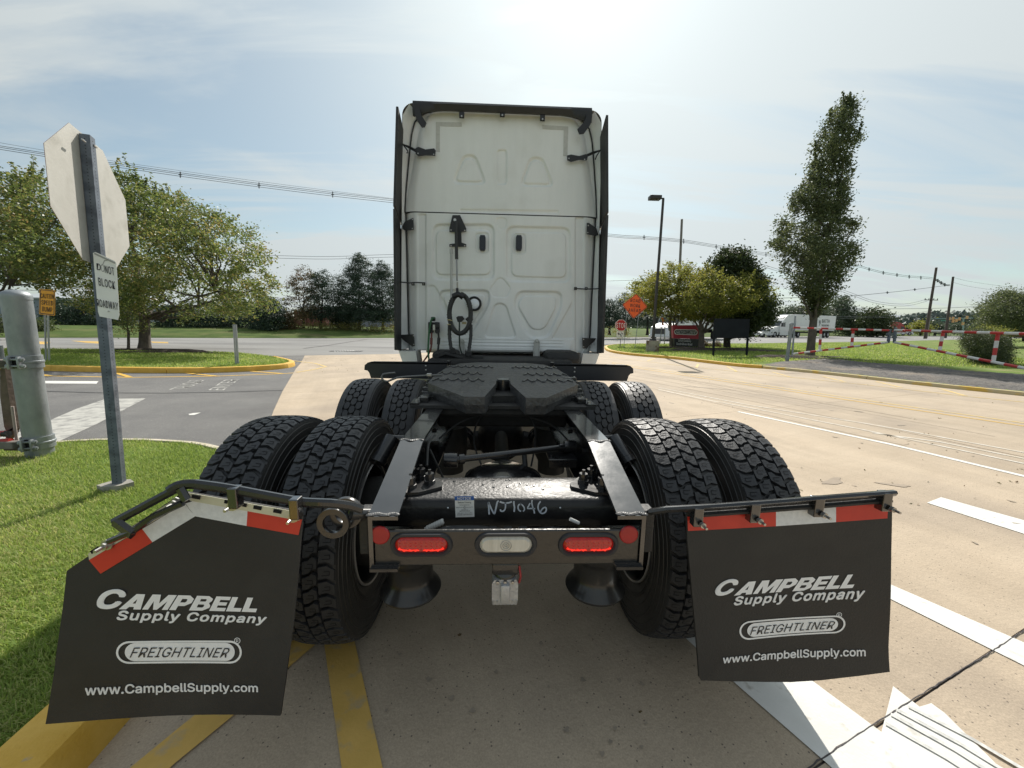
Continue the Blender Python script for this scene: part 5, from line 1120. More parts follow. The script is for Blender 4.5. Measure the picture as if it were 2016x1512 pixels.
# side extender fairings
def fair(s, px, name='side_extender'):
    # px: outline corners given as heights; panel seen almost edge on
    (z0f, z1f), lab = px
    q = MB(); yf, yb_ = 4.42, 4.74
    xat = lambda z: s*np.interp(z, [1.18, 2.24, 2.76, 3.68], [1.198, 1.182, 1.165, 1.108])
    ztop_f, zbot_f, ztop_b, zbot_b = px[0][0], px[0][1], px[1][0], px[1][1]
    q.prism([(xat(zbot_f), yf, zbot_f), (xat(ztop_f), yf, ztop_f), (xat(ztop_b)+s*.02, yb_, ztop_b), (xat(zbot_b)+s*.02, yb_, zbot_b)], (-s*.024, 0, 0)); o = q.obj(name, M_FAIR, T)
    w_ = MB(); w_.prism([(xat(zbot_b)+s*.018, yb_+.002, zbot_b), (xat(ztop_b)+s*.018, yb_+.002, ztop_b-.04), (xat(ztop_b)+s*.05, 5.1, ztop_b-.04), (xat(zbot_b)+s*.03, 5.1, zbot_b)], (-s*.02, 0, 0)); w_.obj('fairing_panel', M_CABW, o)
    return o
for s in (-1, 1):
    dz = 0.0
    fair(s, ((3.70, 2.73), (3.62, 2.64))); fair(s, ((2.70, 1.19), (2.62, 1.16)))
# brackets tying the extenders to the wall
def brk(px, y0=4.70, y1=4.60, th=.012, bolts=(), name='fairing_bracket'):
    q = MB(); q.prism([yq(a, b, y0) for a, b in px], (0, -th, 0))
    for (a, b) in bolts: c = yq(a, b, y0-th); q.lathe([(0, -.006), (.007, -.005), (.008, 0)], c, 'y', 8, 1)
    return q.obj(name, [M_BRK, M_BOLT], T)
brk([(818, 293), (824, 290), (838, 295), (855, 293), (858, 297), (857, 307), (838, 306), (824, 308), (819, 304)], bolts=((823, 302), (854, 304)))
brk([(1116, 307), (1124, 305), (1140, 308), (1153, 304), (1157, 308), (1155, 316), (1140, 315), (1124, 319), (1117, 316)], bolts=((1120, 312), (1151, 314)))
for P in ([(822, 300), (808, 292), (793, 284), (802, 296), (803, 301), (800, 301)], [(1152, 309), (1165, 303), (1182, 296), (1175, 306), (1172, 314)]):
    q = MB(); q.tube([yq(a, b, 4.69-.05*(i > 1)) for i, (a, b) in enumerate(P)], .009, 6, flat=(.6, 1)); q.tube([yq(P[0][0], P[0][1]-3, 4.70), yq((P[0][0]+P[2][0])/2, (P[0][1]+P[2][1])/2-3, 4.67), yq(P[2][0], P[2][1], 4.60)], .007, 6); q.obj('bracket_strut', M_BRK, T)
brk([(797, 437), (814, 429), (815, 453), (797, 454), (791, 449)], bolts=((812, 432), (812, 450), (792, 449)))
brk([(1155, 439), (1160, 440), (1174, 450), (1178, 463), (1173, 465), (1155, 461)], bolts=((1158, 444), (1157, 458)))
brk([(790, 659), (815, 658), (817, 681), (812, 682), (796, 671), (790, 665)], bolts=((814, 661), (815, 678)))
brk([(1146, 665), (1173, 666), (1170, 672), (1152, 686), (1147, 686)], bolts=((1149, 668), (1149, 683)))
for P, b in (([(787, 555), (805, 557), (818, 556), (837, 557)], ((813, 559), (834, 559))), ([(1132, 568), (1150, 569), (1165, 569), (1181, 568)], ((1133, 568), (1154, 568)))):
    q = MB(); q.tube([yq(a, c, 4.69-.04*(i == 0 or i == 3)) for i, (a, c) in enumerate(P)], .007, 6)
    for a, c in b: cc = yq(a, c, 4.70); q.box(cc, (.035, .012, .035), bev=.004); q.lathe([(0, -.012), (.007, -.01), (.008, -.006)], cc, 'y', 8, 1)
    q.obj('fairing_bracket', [M_BRK, M_BOLT], T)
# wall vents
for px in (950, 1021.5):
    q = MB(); c = yq(px, 478.5, 4.745); h = .0
    q.prism([(c[0]+x*.036, 4.752, c[2]+z) for x, z in ((-.8, -.085), (-1, -.06), (-1, .06), (-.7, .085), (.7, .085), (1, .06), (1, -.06), (.8, -.085))], (0, -.03, 0)); q.box((c[0], 4.735, c[2]-.075), (.055, .045, .03), bev=.006); q.obj('wall_vent', mat('vent_black', (.012, .014, .022), rough=.35), lw_, smooth=30)
# lamp on the wall
c = yq(934, 598, 4.72); q = MB(); q.lathe([(.086, .03), (.086, -.03), (.074, -.036), (.062, -.03), (.058, -.02)], c, 'y', 32); wl = q.obj('work_lamp', M_BRK, T, smooth=40)
q = MB(); q.lathe([(0, -.03), (.04, -.029), (.06, -.022)], c, 'y', 28); q.obj('lens', mat('lamp_glass', (.80, .84, .92), (.86, .9, .96), scale=40, rough=.12, coat=1), wl, smooth=60)
# pogo bracket, spring stick and the coil of lines it carries
q = MB(); q.prism([yq(a, b, 4.73) for a, b in ((891, 424), (906, 424), (918, 450), (918, 456), (908, 457), (909, 478), (918, 481), (918, 486), (885, 486), (885, 481), (901, 479), (901, 457), (885, 457), (885, 450))], (0, -.012, 0)); pg = q.obj('hose_bracket', M_BRK, T)
q = MB()
for a, b in ((888, 453), (915, 454), (888, 484), (915, 484)): cc = yq(a, b, 4.715); q.lathe([(0, -.008), (.008, -.006), (.009, 0)], cc, 'y', 8)
q.lathe([(0, -.03), (.016, -.03), (.02, 0)], yq(896, 434, 4.71), 'y', 12); q.obj('bolt', M_BOLT, pg)
q = MB(); q.tube([yq(898, 436, 4.64), yq(899, 510, 4.56)], .019, 12); q.tube([yq(899, 510, 4.56), yq(900, 553, 4.53)], .010, 10, 1); ps = q.obj('spring_stick', [M_HOSE, mat('stick_steel', (.3, .3, .29), rough=.35, metal=.8)], T, smooth=40)
q = MB(); pts = []
for k in range(60): t = k/59; a = yq(900, 436+12*t*0+(t*20), 4.63); 
cc = [yq(900.2, 555+14*t, 4.52) for t in np.linspace(0, 1, 48)]
q.tube([(c_[0]+.010*math.cos(i*1.3), c_[1]+.010*math.sin(i*1.3), c_[2]) for i, c_ in enumerate(cc)], .0022, 5); q.obj('hook_spring', M_BOLT, ps, smooth=60)
q = MB(); q.tube([yq(888.5, 492, 4.70), yq(888.5, 590, 4.69)], .014, 10); q.tube([yq(888.5, 490, 4.70), yq(888.5, 499, 4.70)], .019, 10); q.obj('clear_tube', mat('clear_plastic', (.42, .43, .42), (.5, .5, .5), scale=20, rough=.25, coat=.5, stretch=(1, 1, .05)), T, smooth=40)
# looped hose bundle
def spiral_bundle(name, pts, r, parent=None, m=M_HOSE, turns=9, loop=False):
    q = MB(); P = resample([np.array(p) for p in pts], .02); n_ = len(P); q.tube(P, r*.86, 10)
    L_ = 0
    for s_ in (0, math.pi):
        pp = []
        for i in range(n_):
            t = P[min(i+1, n_-1)]-P[max(i-1, 0)]; t /= np.linalg.norm(t); u = np.cross(t, [0, 1, 0.01]); u /= np.linalg.norm(u); v = np.cross(t, u)
            a = s_+i*turns/ n_*2*math.pi; pp.append(P[i]+(u*math.cos(a)+v*math.sin(a))*r*.55)
        q.tube(pp, r*.55, 7)
    return q.obj(name, m, parent or T, smooth=60)
C0 = yq(904, 618, 4.47); rx, rz = yq(927, 618, 4.47)[0]-C0[0]-.012, yq(904, 577, 4.47)[2]-C0[2]-.01
loop = [(C0[0]+rx*math.sin(a)+.01, 4.47+.02*math.cos(a), C0[2]+rz*math.cos(a)) for a in np.linspace(0.05, 2*math.pi-.05, 18)]
hb = spiral_bundle('hose_bundle', loop, .031, turns=26); hb['label'] = 'looped bundle of spiral wrapped air and electric lines hung on the spring stick'
q = MB(); q.tube([yq(900, 568, 4.50), yq(901, 580, 4.48)], .016, 8); q.tube([yq(892, 584, 4.46), yq(902, 579, 4.45), yq(912, 585, 4.46)], .034, 8); q.obj('bundle_tie', M_BRK, hb, smooth=50)
q = MB()
for a, b, c_, d in ((881, 630, 890, 631.5), (881, 639, 891, 642)): q.tube([yq(a-1, b, 4.44), yq((a+c_)/2, b-.5, 4.435), yq(c_, d, 4.44)], .0045, 6)
q.obj('zip_tie', mat('tan_tie', (.55, .46, .25), rough=.5), hb)
spiral_bundle('hose_tail', [yq(a, b, d) for a, b, d in ((885, 640, 4.47), (885, 662, 4.46), (888, 685, 4.42), (891, 703, 4.36), (890, 716, 4.25))], .023, hb, turns=7)
spiral_bundle('hose_tail', [yq(a, b, d) for a, b, d in ((927, 640, 4.47), (927, 660, 4.45), (924, 684, 4.40), (921, 700, 4.33), (912, 712, 4.22))], .022, hb, turns=7)
q = MB(); q.tube(resample([yq(a, b, 4.6) for a, b in ((904.5, 634), (904.5, 660), (905, 680), (908, 692), (912, 700))], .02), .009, 8); q.obj('electric_cable', mat('green_black', (.02, .035, .025), rough=.5), hb, smooth=50)
q = MB(); q.prism([yq(a, b, 4.66) for a, b in ((899, 625), (903, 622.5), (911, 622.5), (915, 628), (909, 634), (902, 634))], (0, -.06, 0)); q.prism([yq(a, b, 4.68) for a, b in ((916, 628), (921, 624), (928, 624), (932, 629), (927, 633), (920, 633))], (0, -.012, 0)); q.obj('plug_holder', M_BRK, T)
q = MB(); q.box(yq(914, 636, 4.68), (.05, .01, .025)); q.obj('yellow_tag', mat('tag_tan', (.5, .42, .22), rough=.6), T)
# glad hand holder at the left
q = MB()
for a, b, w_, h_ in ((848, 645, .055, .13), (861, 645, .055, .13), (854, 637, .10, .03), (853, 628, .05, .05)): q.box(yq(a, b, 4.66), (w_, .05, h_), bev=.01)
for a, b in ((848, 640), (860, 641), (849, 652), (861, 652)): q.lathe([(0, -.03), (.024, -.03), (.03, 0)], yq(a, b, 4.64), 'y', 14)
gh = q.obj('glad_hand_holder', M_BRK, T, smooth=40)
q = MB(); q.box(yq(854.5, 645, 4.62), (.03, .03, .07), bev=.005); q.obj('holder_clip', M_BOLT, gh)
for nm2, P, r, c_ in (('green_hose', ((856, 626), (850, 628), (846, 645), (844, 665), (843, 690), (845, 712)), .0115, (.03, .12, .05)), ('red_hose', ((850, 655), (849.5, 668), (849, 682), (845, 695), (832, 714)), .010, (.16, .035, .025)), ('black_hose', ((863, 655), (864, 668), (863, 682), (861, 696), (855, 705)), .012, (.02, .02, .02))):
    q = MB(); q.tube(resample([yq(a, b, 4.6-.002*i*i) for i, (a, b) in enumerate(P)], .02), r, 8)
    if nm2 != 'green_hose': q.tube([yq(P[1][0], P[1][1]-3, 4.6), yq(P[2][0], P[2][1]-4, 4.59)], r*1.55, 10)
    q.obj(nm2, mat(nm2+'_m', c_, rough=.45), gh, smooth=50)
# hinge brackets at the foot of the wall
for px, py in ((909, 672), (1057, 672)):
    q = MB(); a = yq(px, py, 4.70); q.prism([(a[0]+x, 4.715, a[2]+z) for x, z in ((-.03, 0), (-.02, .022), (0, .03), (.02, .022), (.03, 0), (.034, -.12), (.042, -.19), (-.042, -.19), (-.034, -.12))], (0, -.012, 0))
    q.tube([(a[0]-.03, 4.70, a[2]), (a[0]-.034, 4.695, a[2]-.18)], .006, 6); q.tube([(a[0]+.03, 4.70, a[2]), (a[0]+.034, 4.695, a[2]-.18)], .006, 6); q.lathe([(0, -.02), (.014, -.018), (.017, 0)], (a[0], 4.70, a[2]), 'y', 14); q.obj('cab_mount', mat('mount_grey', (.5, .5, .47), rough=.4), T, smooth=40)
# ================================================================== street furniture
M_GALV = mat('galvanised_steel', (0.24, 0.265, 0.28), (0.33, 0.355, 0.37), scale=7, rough=0.5, metal=.45, bump=.2, bscale=60, c3=(.18, .20, .21), s3=5, t3=(.55, .68), stretch=(1, 1, .5))
M_GALD = mat('galvanised_post', (0.10, 0.12, 0.15), (0.155, 0.18, 0.215), scale=9, rough=0.5, metal=.3, c3=(.08, .095, .12), s3=12)
M_SGNB = mat('sign_back', (0.47, 0.455, 0.41), (0.55, 0.535, 0.49), scale=3, rough=0.6, metal=.15, bump=.1, bscale=70, c3=(.40, .385, .34), s3=6, t3=(.5, .7))
M_SGNW = mat('sign_white', (0.78, 0.78, 0.76), (0.84, 0.84, 0.82), scale=6, rough=0.5)
M_INK = mat('sign_black', (0.03, 0.03, 0.035), rough=.5)
M_HOLE = mat('hole_dark', (.04, .045, .05), rough=.9)
# ---- leaning post with the back of the octagonal sign
oc = np.array([-3.286, 3.411, 2.406])
rz, rx, ry = 1.917, -.008, -.093
u = np.array([math.cos(rz), math.sin(rz), 0]); v = np.array([0, 0, 1.]); n_ = np.cross(u, v)
v2 = math.cos(rx)*v+math.sin(rx)*n_; u2 = math.cos(ry)*u+math.sin(ry)*v2; v3 = -math.sin(ry)*u+math.cos(ry)*v2; nn_ = np.cross(u2, v3)
if np.dot(nn_, CAM-oc) < 0: nn_ = -nn_
hw = .032
base = gnd(232, 962, .11); base = base+nn_*(hw+.004-np.dot(base-oc, nn_)); top = onP(171, 268, oc+nn_*(hw+.004), nn_)
sp = thing('sign_post', 'tall leaning galvanised post on the near lawn with an octagon back and a white notice', 'street sign', base)
pdir = (top-base)/np.linalg.norm(top-base)
fr = np.cross(pdir, np.array([0, 1., 0])); fr /= np.linalg.norm(fr); 
# post is a square perforated tube turned like the sign plane
ex = nn_-pdir*np.dot(nn_, pdir); ex /= np.linalg.norm(ex); ey = np.cross(pdir, ex)
q = MB(); c4 = [(-hw, -hw), (hw, -hw), (hw, hw), (-hw, hw)]
A = [base-pdir*.1+ex*a+ey*b for a, b in c4]; B = [top+ex*a+ey*b for a, b in c4]; q.add(A+B, [(i, (i+1) % 4, 4+(i+1) % 4, 4+i) for i in range(4)]+[(4, 5, 6, 7)]); po = q.obj('post', M_GALD, sp)
q = MB(); Lp = np.linalg.norm(top-base); faces = [(ex, ey), (ey, ex), (-ex, ey), (-ey, ex)]
k = .05
cands = []
for fn_, tn in faces:
    if np.dot(fn_, CAM-(base+top)/2) > .2: cands.append((fn_, tn))
k = 0.04
while k < Lp-.02:
    c = base+pdir*k
    for fn_, tn in cands:
        cc = c+fn_*(hw+.0006); ring = [cc+(tn*math.cos(a)+pdir*math.sin(a))*.0045 for a in np.linspace(0, 2*math.pi, 7)[:-1]]; q.add(ring, [tuple(range(6))])
    k += .0254
q.obj('punched_holes', M_HOLE, po, kind='stuff', fixn=False)
q = MB(); q.prism([base+np.array([x, y, -.02]) for x, y in ((-.13, -.05), (-.05, -.085), (.06, -.06), (.10, .02), (.03, .07), (-.09, .05))], (0, 0, .07)); q.obj('concrete_footing', mat('footing', (.26, .25, .22), (.36, .34, .3), scale=20, rough=.9, bump=.8, bscale=40), sp)
Rr = 1.0/2/math.cos(math.pi/8)
octo = [oc+Rr*(math.cos(a)*u2+math.sin(a)*v3) for a in [math.pi/8+math.pi/4*k for k in range(8)]]
q = MB(); q.prism(octo, nn_*-.0025); ob = q.obj('octagon_plate', M_SGNB, sp); ob['label'] = 'dusty bare back of an octagonal stop sign'
q = MB(); q.prism([p-nn_*.0026 for p in octo], nn_*-.001); q.obj('red_face', mat('stop_red', (.45, .02, .02), rough=.4), ob)
# two bolts near the top of the post
q = MB(); s0 = onP(190, 285, oc+nn_*.008, nn_)
for px, py in ((186, 287), (163, 275)): cc = onP(px, py, oc+nn_*(2*hw+.006), nn_); q.tube([cc-ey*.01, cc+ey*.03], .006, 6)
q.obj('bolt', M_BOLT, po)
# white notice on the same post, facing the drive
wn = np.array([.50, -.86, 0.0]); wn = wn-pdir*np.dot(wn, pdir)*.9; wn /= np.linalg.norm(wn); cmid = base+pdir*(np.dot(onP(207, 562, base, nn_)-base, pdir)); dc = CAM-cmid; dc[2] = 0; cmid = cmid+dc/np.linalg.norm(dc)*(hw*1.35)
wp0 = cmid+wn*.005; Pn = lambda px, py, k=0.0: onP(px, py, wp0, wn)+wn*k
pl_ = [(183, 498), (188, 496), (226, 514), (229, 518), (235, 620), (232, 630), (228, 629), (196, 623), (193, 614)]
q = MB(); q.prism([Pn(*p) for p in pl_], wn*-.003); wnp = q.obj('notice_plate', M_SGNW, sp); wnp['label'] = 'white notice plate reading DO NOT BLOCK ROADWAY'
b = MB()
put_text(b, 'D', [Pn(*p, .002) for p in ((190, 518), (198, 520), (199, 533), (191, 531))], bold=.006, space=1.08)
put_text(b, 'NOT', [Pn(*p, .002) for p in ((206, 522), (224, 527), (226, 543), (207, 537))], bold=.006, space=1.08)
put_text(b, 'BLOCK', [Pn(*p, .002) for p in ((193, 546), (226, 554), (227, 570), (195, 562))], bold=.006, space=1.08)
put_text(b, 'ROADWAY', [Pn(*p, .002) for p in ((190, 588), (232, 596), (233, 611), (192, 603))], bold=.006, space=1.08)
b.obj('lettering', M_INK, wnp, fixn=False)
b = MB(); put_text(b, 'O', [Pn(*p, .002) for p in ((198, 520), (205, 521), (206, 536), (199, 534))], bold=0); stroke(b, [(202, 522), (206, 513), (213, 512)], 1.6, lambda x, y: Pn(x, y, .003)); b.obj('scuffed_letter', mat('scuff', (.35, .35, .35), rough=.6), wnp, fixn=False)
b = MB(); stroke(b, [(186, 499), (205, 508), (227, 518)], 3.2, lambda x, y: Pn(x, y, .003)); b.obj('bent_lip', mat('lip', (.36, .36, .35), rough=.5), wnp, fixn=False)
q = MB(); q.tube([Pn(214, 613, -.002), Pn(214, 613, .006)], .006, 8); q.obj('bolt', M_BOLT, wnp)
# ---- big galvanised gate post with hinge clamps
bc = gnd(80, 898, .09); by = bc[1]+.0
tc_ = atY(31, 580, by); rad = .125
gpost = thing('gate_post', 'thick round galvanised steel post with two hinge clamps at the left edge', 'bollard', bc)
axd = (tc_-bc); axd /= np.linalg.norm(axd)
pd = atY(107, 880, by)[0]-atY(53, 880, by)[0]; rad = pd/2*.76
H = tc_[2]-bc[2]
def onax(k): return bc+axd*k
q = MB(); q.tube([onax(-.05), onax(H)], rad, 40); pb = q.obj('pipe', M_GALV, gpost, smooth=40)
q = MB(); q.lathe([(0, .05), (rad*.5, .042), (rad*.85, .022), (rad*1.02, 0), (rad*1.03, -.02), (rad*1.03, -.045), (rad, -.045)], onax(H), 'z', 40); q.obj('domed_cap', M_GALV, pb, smooth=40)
for py, sx in ((712, 1), (869, 1)):
    kz = (atY(75, py, by)[2]-bc[2])
    q = MB(); c = onax(kz); q.lathe([(rad+.002, -.062), (rad+.014, -.060), (rad+.014, -.012), (rad+.020, -.008), (rad+.020, .008), (rad+.014, .012), (rad+.014, .060), (rad+.002, .062)], c, 'z', 40)
    ev = np.array([.34, -.94, 0]); tv = np.array([.94, .34, 0]); rm = Matrix.Rotation(math.atan2(tv[1], tv[0]), 3, 'Z')
    for tt in (-.034, .034): q.box(c+ev*(rad+.030)+tv*tt, (.016, .075, .118), bev=.003, rot=rm)
    hc = q.obj('hinge_clamp', M_GALV, gpost, smooth=35)
    q = MB(); q.box(c+ev*(rad+.012), (.05, .03, .10), rot=rm); q.obj('clamp_gap', M_SIPE, hc)
    for dz in (-.032, .032):
        q = MB(); b0 = c+ev*(rad+.040)+np.array([0, 0, dz]); q.tube([b0-tv*.06, b0+tv*.07], .010, 8); q.tube([b0+tv*.043, b0+tv*.062], .020, 6); q.tube([b0-tv*.062, b0-tv*.043], .020, 6); q.obj('clamp_bolt', M_GALV, hc, smooth=35)
    q = MB(); a = np.array([c[0]-.09, c[1]-rad+.02, c[2]]); q.box((a[0]-.13, a[1], a[2]-.01), (.2, .07, .075), bev=.01); q.obj('hinge_arm', mat('weathered_arm', (.16, .15, .13), (.22, .2, .18), scale=12, rough=.7), hc)
gl = thing('barrier_gate', 'rusty brown gate frame hinged on the round post, red bar at its foot', 'gate', gnd(10, 885, .0))
yy = by-.02
mr_ = mat('weathered_brown', (.09, .065, .05), (.15, .11, .085), scale=9, rough=.75, bump=.4, bscale=40)
q = MB(); q.prism([atY(a, b, yy) for a, b in ((0, 726), (9, 724), (27, 845), (14, 853), (8, 840), (0, 780))], (0, .06, 0)); q.prism([atY(a, b, yy) for a, b in ((14, 848), (26, 842), (20, 860), (10, 868))], (0, .06, 0)); q.obj('upright', mr_, gl)
q = MB(); q.tube([atY(0, 680, yy), atY(6, 725, yy)], .02, 8); q.tube([atY(-40, 690, yy), atY(-2, 745, yy)], .02, 8); q.obj('frame_tube', M_GALV, gl, smooth=40)
q = MB(); q.tube([atY(24, 800, yy), atY(33, 868, yy)], .012, 6); q.obj('frame_rod', mat('pinkish', (.4, .33, .3), rough=.6), gl)
q = MB(); q.tube([atY(-60, 858, yy-.06), atY(12, 853, yy-.06)], .028, 12); q.tube([atY(-60, 874, yy-.05), atY(22, 868, yy-.05)], .028, 12); q.obj('gate_bar', mat('bar_red', (.42, .03, .02), (.5, .04, .03), scale=8, rough=.45), gl, smooth=40)
q = MB(); c = atY(12, 854, yy-.06); q.tube([c-np.array([.02, 0, 0]), c+np.array([.025, 0, 0])], .031, 12); q.obj('bar_end', M_RUST, gl, smooth=40)
q = MB(); q.box(atY(30, 880, yy), (.16, .07, .06), bev=.01); q.obj('foot_hinge', mr_, gl)
# ---- signs planted in the lawns
def facing(p, turn=0.0):
    """outward normal pointing to the camera, turned by an angle"""
    d = CAM-np.array(p); d[2] = 0; d /= np.linalg.norm(d); c, s = math.cos(turn), math.sin(turn); return np.array([d[0]*c-d[1]*s, d[0]*s+d[1]*c, 0])
def uchan(mb, a, b, w_=.03): 
    a = np.array(a); b = np.array(b); d = np.array([w_, 0, 0]); mb.tube([a-d, b-d], w_*.33, 6); mb.tube([a+d, b+d], w_*.33, 6); mb.tube([a, b], w_*.5, 6)
bs = gnd(93, 712, .11); cs = thing('caution_sign', 'small yellow CAUTION SPEED BUMP sign on a twin strip post in the left lawn', 'traffic sign', bs)
D0 = depth(bs)
n_ = facing(bs, .0); n_ = -_f*1.0; n_[2] = 0; n_ /= np.linalg.norm(n_); PP = lambda px, py, k=0.0, p0=bs, nn=n_: onP(px, py, p0, nn)+nn*k
tp_ = PP(93, 622); q = MB(); q.tube([bs+np.array([-.045, 0, -.1]), tp_+np.array([-.045, .04, .5])], .028, 6, flat=(1, .5)); q.tube([bs+np.array([.045, 0, -.1]), tp_+np.array([.045, .04, .5])], .028, 6, flat=(1, .5)); q.obj('post', mat('post_light', (.38, .40, .40), (.46, .48, .48), scale=6, rough=.5, metal=.3), cs)
q = MB(); q.prism([PP(*p, .02) for p in rnd([(79.5, 568.5), (110, 571.5), (109.5, 622), (78.5, 618.5)], 2.5, 3)], n_*-.006); pl = q.obj('sign_plate', mat('sign_amber', (.80, .36, .015), (.86, .40, .02), scale=3, rough=.45), cs)
b = MB(); 
for t_, y0, x0, x1 in (('CAUTION', 577.5, 81.5, 108), ('SPEED', 590.5, 83.5, 106), ('BUMP', 603.5, 85, 104.5)): put_text(b, t_, [PP(*p, .022) for p in ((x0, y0), (x1, y0+2), (x1, y0+11.4), (x0, y0+9.4))], bold=.008, space=1.1)
put_ring(b, 1.0, [PP(*p, .022) for p in ((80.6, 569.8), (109, 572.6), (108.5, 620.8), (79.6, 617.4))], .0) if False else None
o_l = rnd([(80.6, 569.8), (109, 572.6), (108.5, 620.8), (79.6, 617.4)], 2.5, 3); i_l = rnd([(82.0, 571.2), (107.6, 573.9), (107.1, 619.3), (81.0, 616.0)], 2.0, 3); m_ = len(o_l)
b.add([PP(*p, .022) for p in o_l]+[PP(*p, .022) for p in i_l], [(i, (i+1) % m_, m_+(i+1) % m_, m_+i) for i in range(m_)]); b.obj('lettering', M_INK, pl, fixn=False)
ps_ = gnd(468, 719, .11); pt = thing('marker_post', 'short bare galvanised post in the left lawn near the yellow kerb tip', 'post', ps_)
q = MB(); t_ = atY(463.5, 639, ps_[1]); q.tube([ps_-(0, 0, .1), t_], .055, 8, flat=(.9, .6)); q.tube([ps_+(-.045, -.03, -.1), t_+(-.045, -.03, 0)], .018, 6); q.tube([ps_+(.045, -.03, -.1), t_+(.045, -.03, 0)], .018, 6); q.obj('post', mat('post_light', None), pt, smooth=30)
# stop sign
st = gnd(1221, 682.5, .1); ss = thing('stop_sign', 'small red STOP sign over a white no turn plate by the drive tip', 'stop sign', st)
nS = -_f.copy(); nS[2] = 0; nS /= np.linalg.norm(nS)
def PL(p0, nn): return lambda px, py, k=0.0: onP(px, py, p0, nn)+nn*k
F_ = PL(st, nS)
q = MB(); q.tube([st-(0, 0, .1), F_(1223, 650, -.03)], .035, 6, flat=(1, .6)); q.obj('post', M_GALD, ss)
ctr = (1222.5, 640.5)
def octp(r, k): return [F_(ctr[0]+r*math.cos(a), ctr[1]+r*math.sin(a)*.99, k) for a in [math.pi/8+i*math.pi/4 for i in range(8)]]
q = MB(); q.prism(octp(12.2, .02), nS*-.01); pl = q.obj('sign_plate', M_SGNW, ss)
q = MB(); q.sheet(octp(11.3, .025)); q.obj('red_face', mat('stop_red', None), pl, fixn=False)
q = MB(); put_text(q, 'STOP', [F_(*p, .03) for p in ((1213, 635.5), (1232, 636), (1232, 646), (1213, 645.5))], bold=.014, space=1.12); q.obj('lettering', M_SGNW, pl, fixn=False)
q = MB(); q.prism([F_(*p, .02) for p in ((1214, 652), (1228, 652.5), (1227.5, 666.5), (1213.5, 666))], nS*-.01); pl = q.obj('turn_plate', M_SGNW, ss)
q = MB(); stroke(q, [(1222.5, 663), (1222.5, 660), (1221, 658), (1217, 657)], 1.6, lambda x, y: F_(x, y, .023)); stroke(q, [(1218.5, 655), (1216.3, 657), (1218.5, 659)], 1.5, lambda x, y: F_(x, y, .0235)); stroke(q, [(1223, 655), (1226, 658)], 1.5, lambda x, y: F_(x, y, .0235)); q.obj('arrow_symbol', M_INK, pl, fixn=False)
# road work
rw = gnd(1239, 687, .1); rs = thing('road_work_sign', 'orange diamond ROAD WORK AHEAD sign on two thin posts', 'road sign', rw); F_ = PL(rw, nS)
q = MB(); q.tube([F_(1228, 688.5, -.02), F_(1235, 600, -.02)], .032, 6, flat=(1, .6)); q.obj('post', M_GALV, rs); q = MB(); q.tube([F_(1249.5, 688.5, -.02), F_(1260, 600, -.02)], .032, 6, flat=(1, .6)); q.obj('post', M_GALV, rs)
dm = [(1253, 578), (1275, 604), (1247, 627.5), (1225, 600)]; mid = (1250, 602)
q = MB(); q.prism([F_(*p, .02) for p in rnd(dm, 3, 3)], nS*-.012); pl = q.obj('sign_plate', mat('sign_orange', (.97, .13, .02), (1.0, .15, .025), scale=3, rough=.45), rs)
q = MB()
for t_, x0, x1, y0 in (('ROAD', 1241.5, 1261, 588), ('WORK', 1240.5, 1260.5, 597.5), ('AHEAD', 1237, 1261.5, 607)): put_text(q, t_, [F_(*p, .025) for p in ((x0, y0), (x1, y0+1.5), (x1-.6, y0+8.2), (x0-.6, y0+6.7))], bold=.007, space=1.18)
o1 = [(mid[0]+(x-mid[0])*.955, mid[1]+(y-mid[1])*.955) for x, y in dm]; o2 = [(mid[0]+(x-mid[0])*.915, mid[1]+(y-mid[1])*.915) for x, y in dm]; q.add([F_(*p, .025) for p in o1+o2], [(i, (i+1) % 4, 4+(i+1) % 4, 4+i) for i in range(4)]); q.obj('lettering', M_INK, pl, fixn=False)
# lamp
lb_ = gnd(1284, 692, .1); la = thing('street_lamp', 'dark bronze light pole with a square head on a stained concrete base', 'light pole', lb_)
F_ = PL(lb_, nS); dpx = depth(lb_)/FPX
q = MB(); h = .62; q.tube([lb_-(0, 0, .1), lb_+(0, 0, h)], .36, 12); q.obj('concrete_base', mat('stained_concrete', (.27, .235, .20), (.38, .34, .29), scale=4, rough=.9, bump=.5, bscale=20, c3=(.16, .10, .07), s3=2.5, t3=(.5, .6)), la, smooth=30)
bz = mat('bronze', (.035, .032, .03), (.05, .046, .042), scale=4, rough=.45, metal=.3)
tp = np.array([lb_[0], lb_[1], 0]); tp[2] = F_(1304, 392)[2]; q = MB(); q.tube([(lb_[0], lb_[1], .7), (lb_[0], lb_[1], tp[2])], [.085, .065], 12); q.lathe([(0, .12), (.16, .1), (.2, 0), (.2, -.03)], (lb_[0], lb_[1], .73), 'z', 16); q.obj('pole', bz, la, smooth=30)
q = MB(); q.box((lb_[0]-.50, lb_[1]-.1, tp[2]+.02), (.62, .42, .2), bev=.03); q.box((lb_[0]-.1, lb_[1], tp[2]+.03), (.3, .06, .06)); q.obj('lamp_head', bz, la, smooth=30)
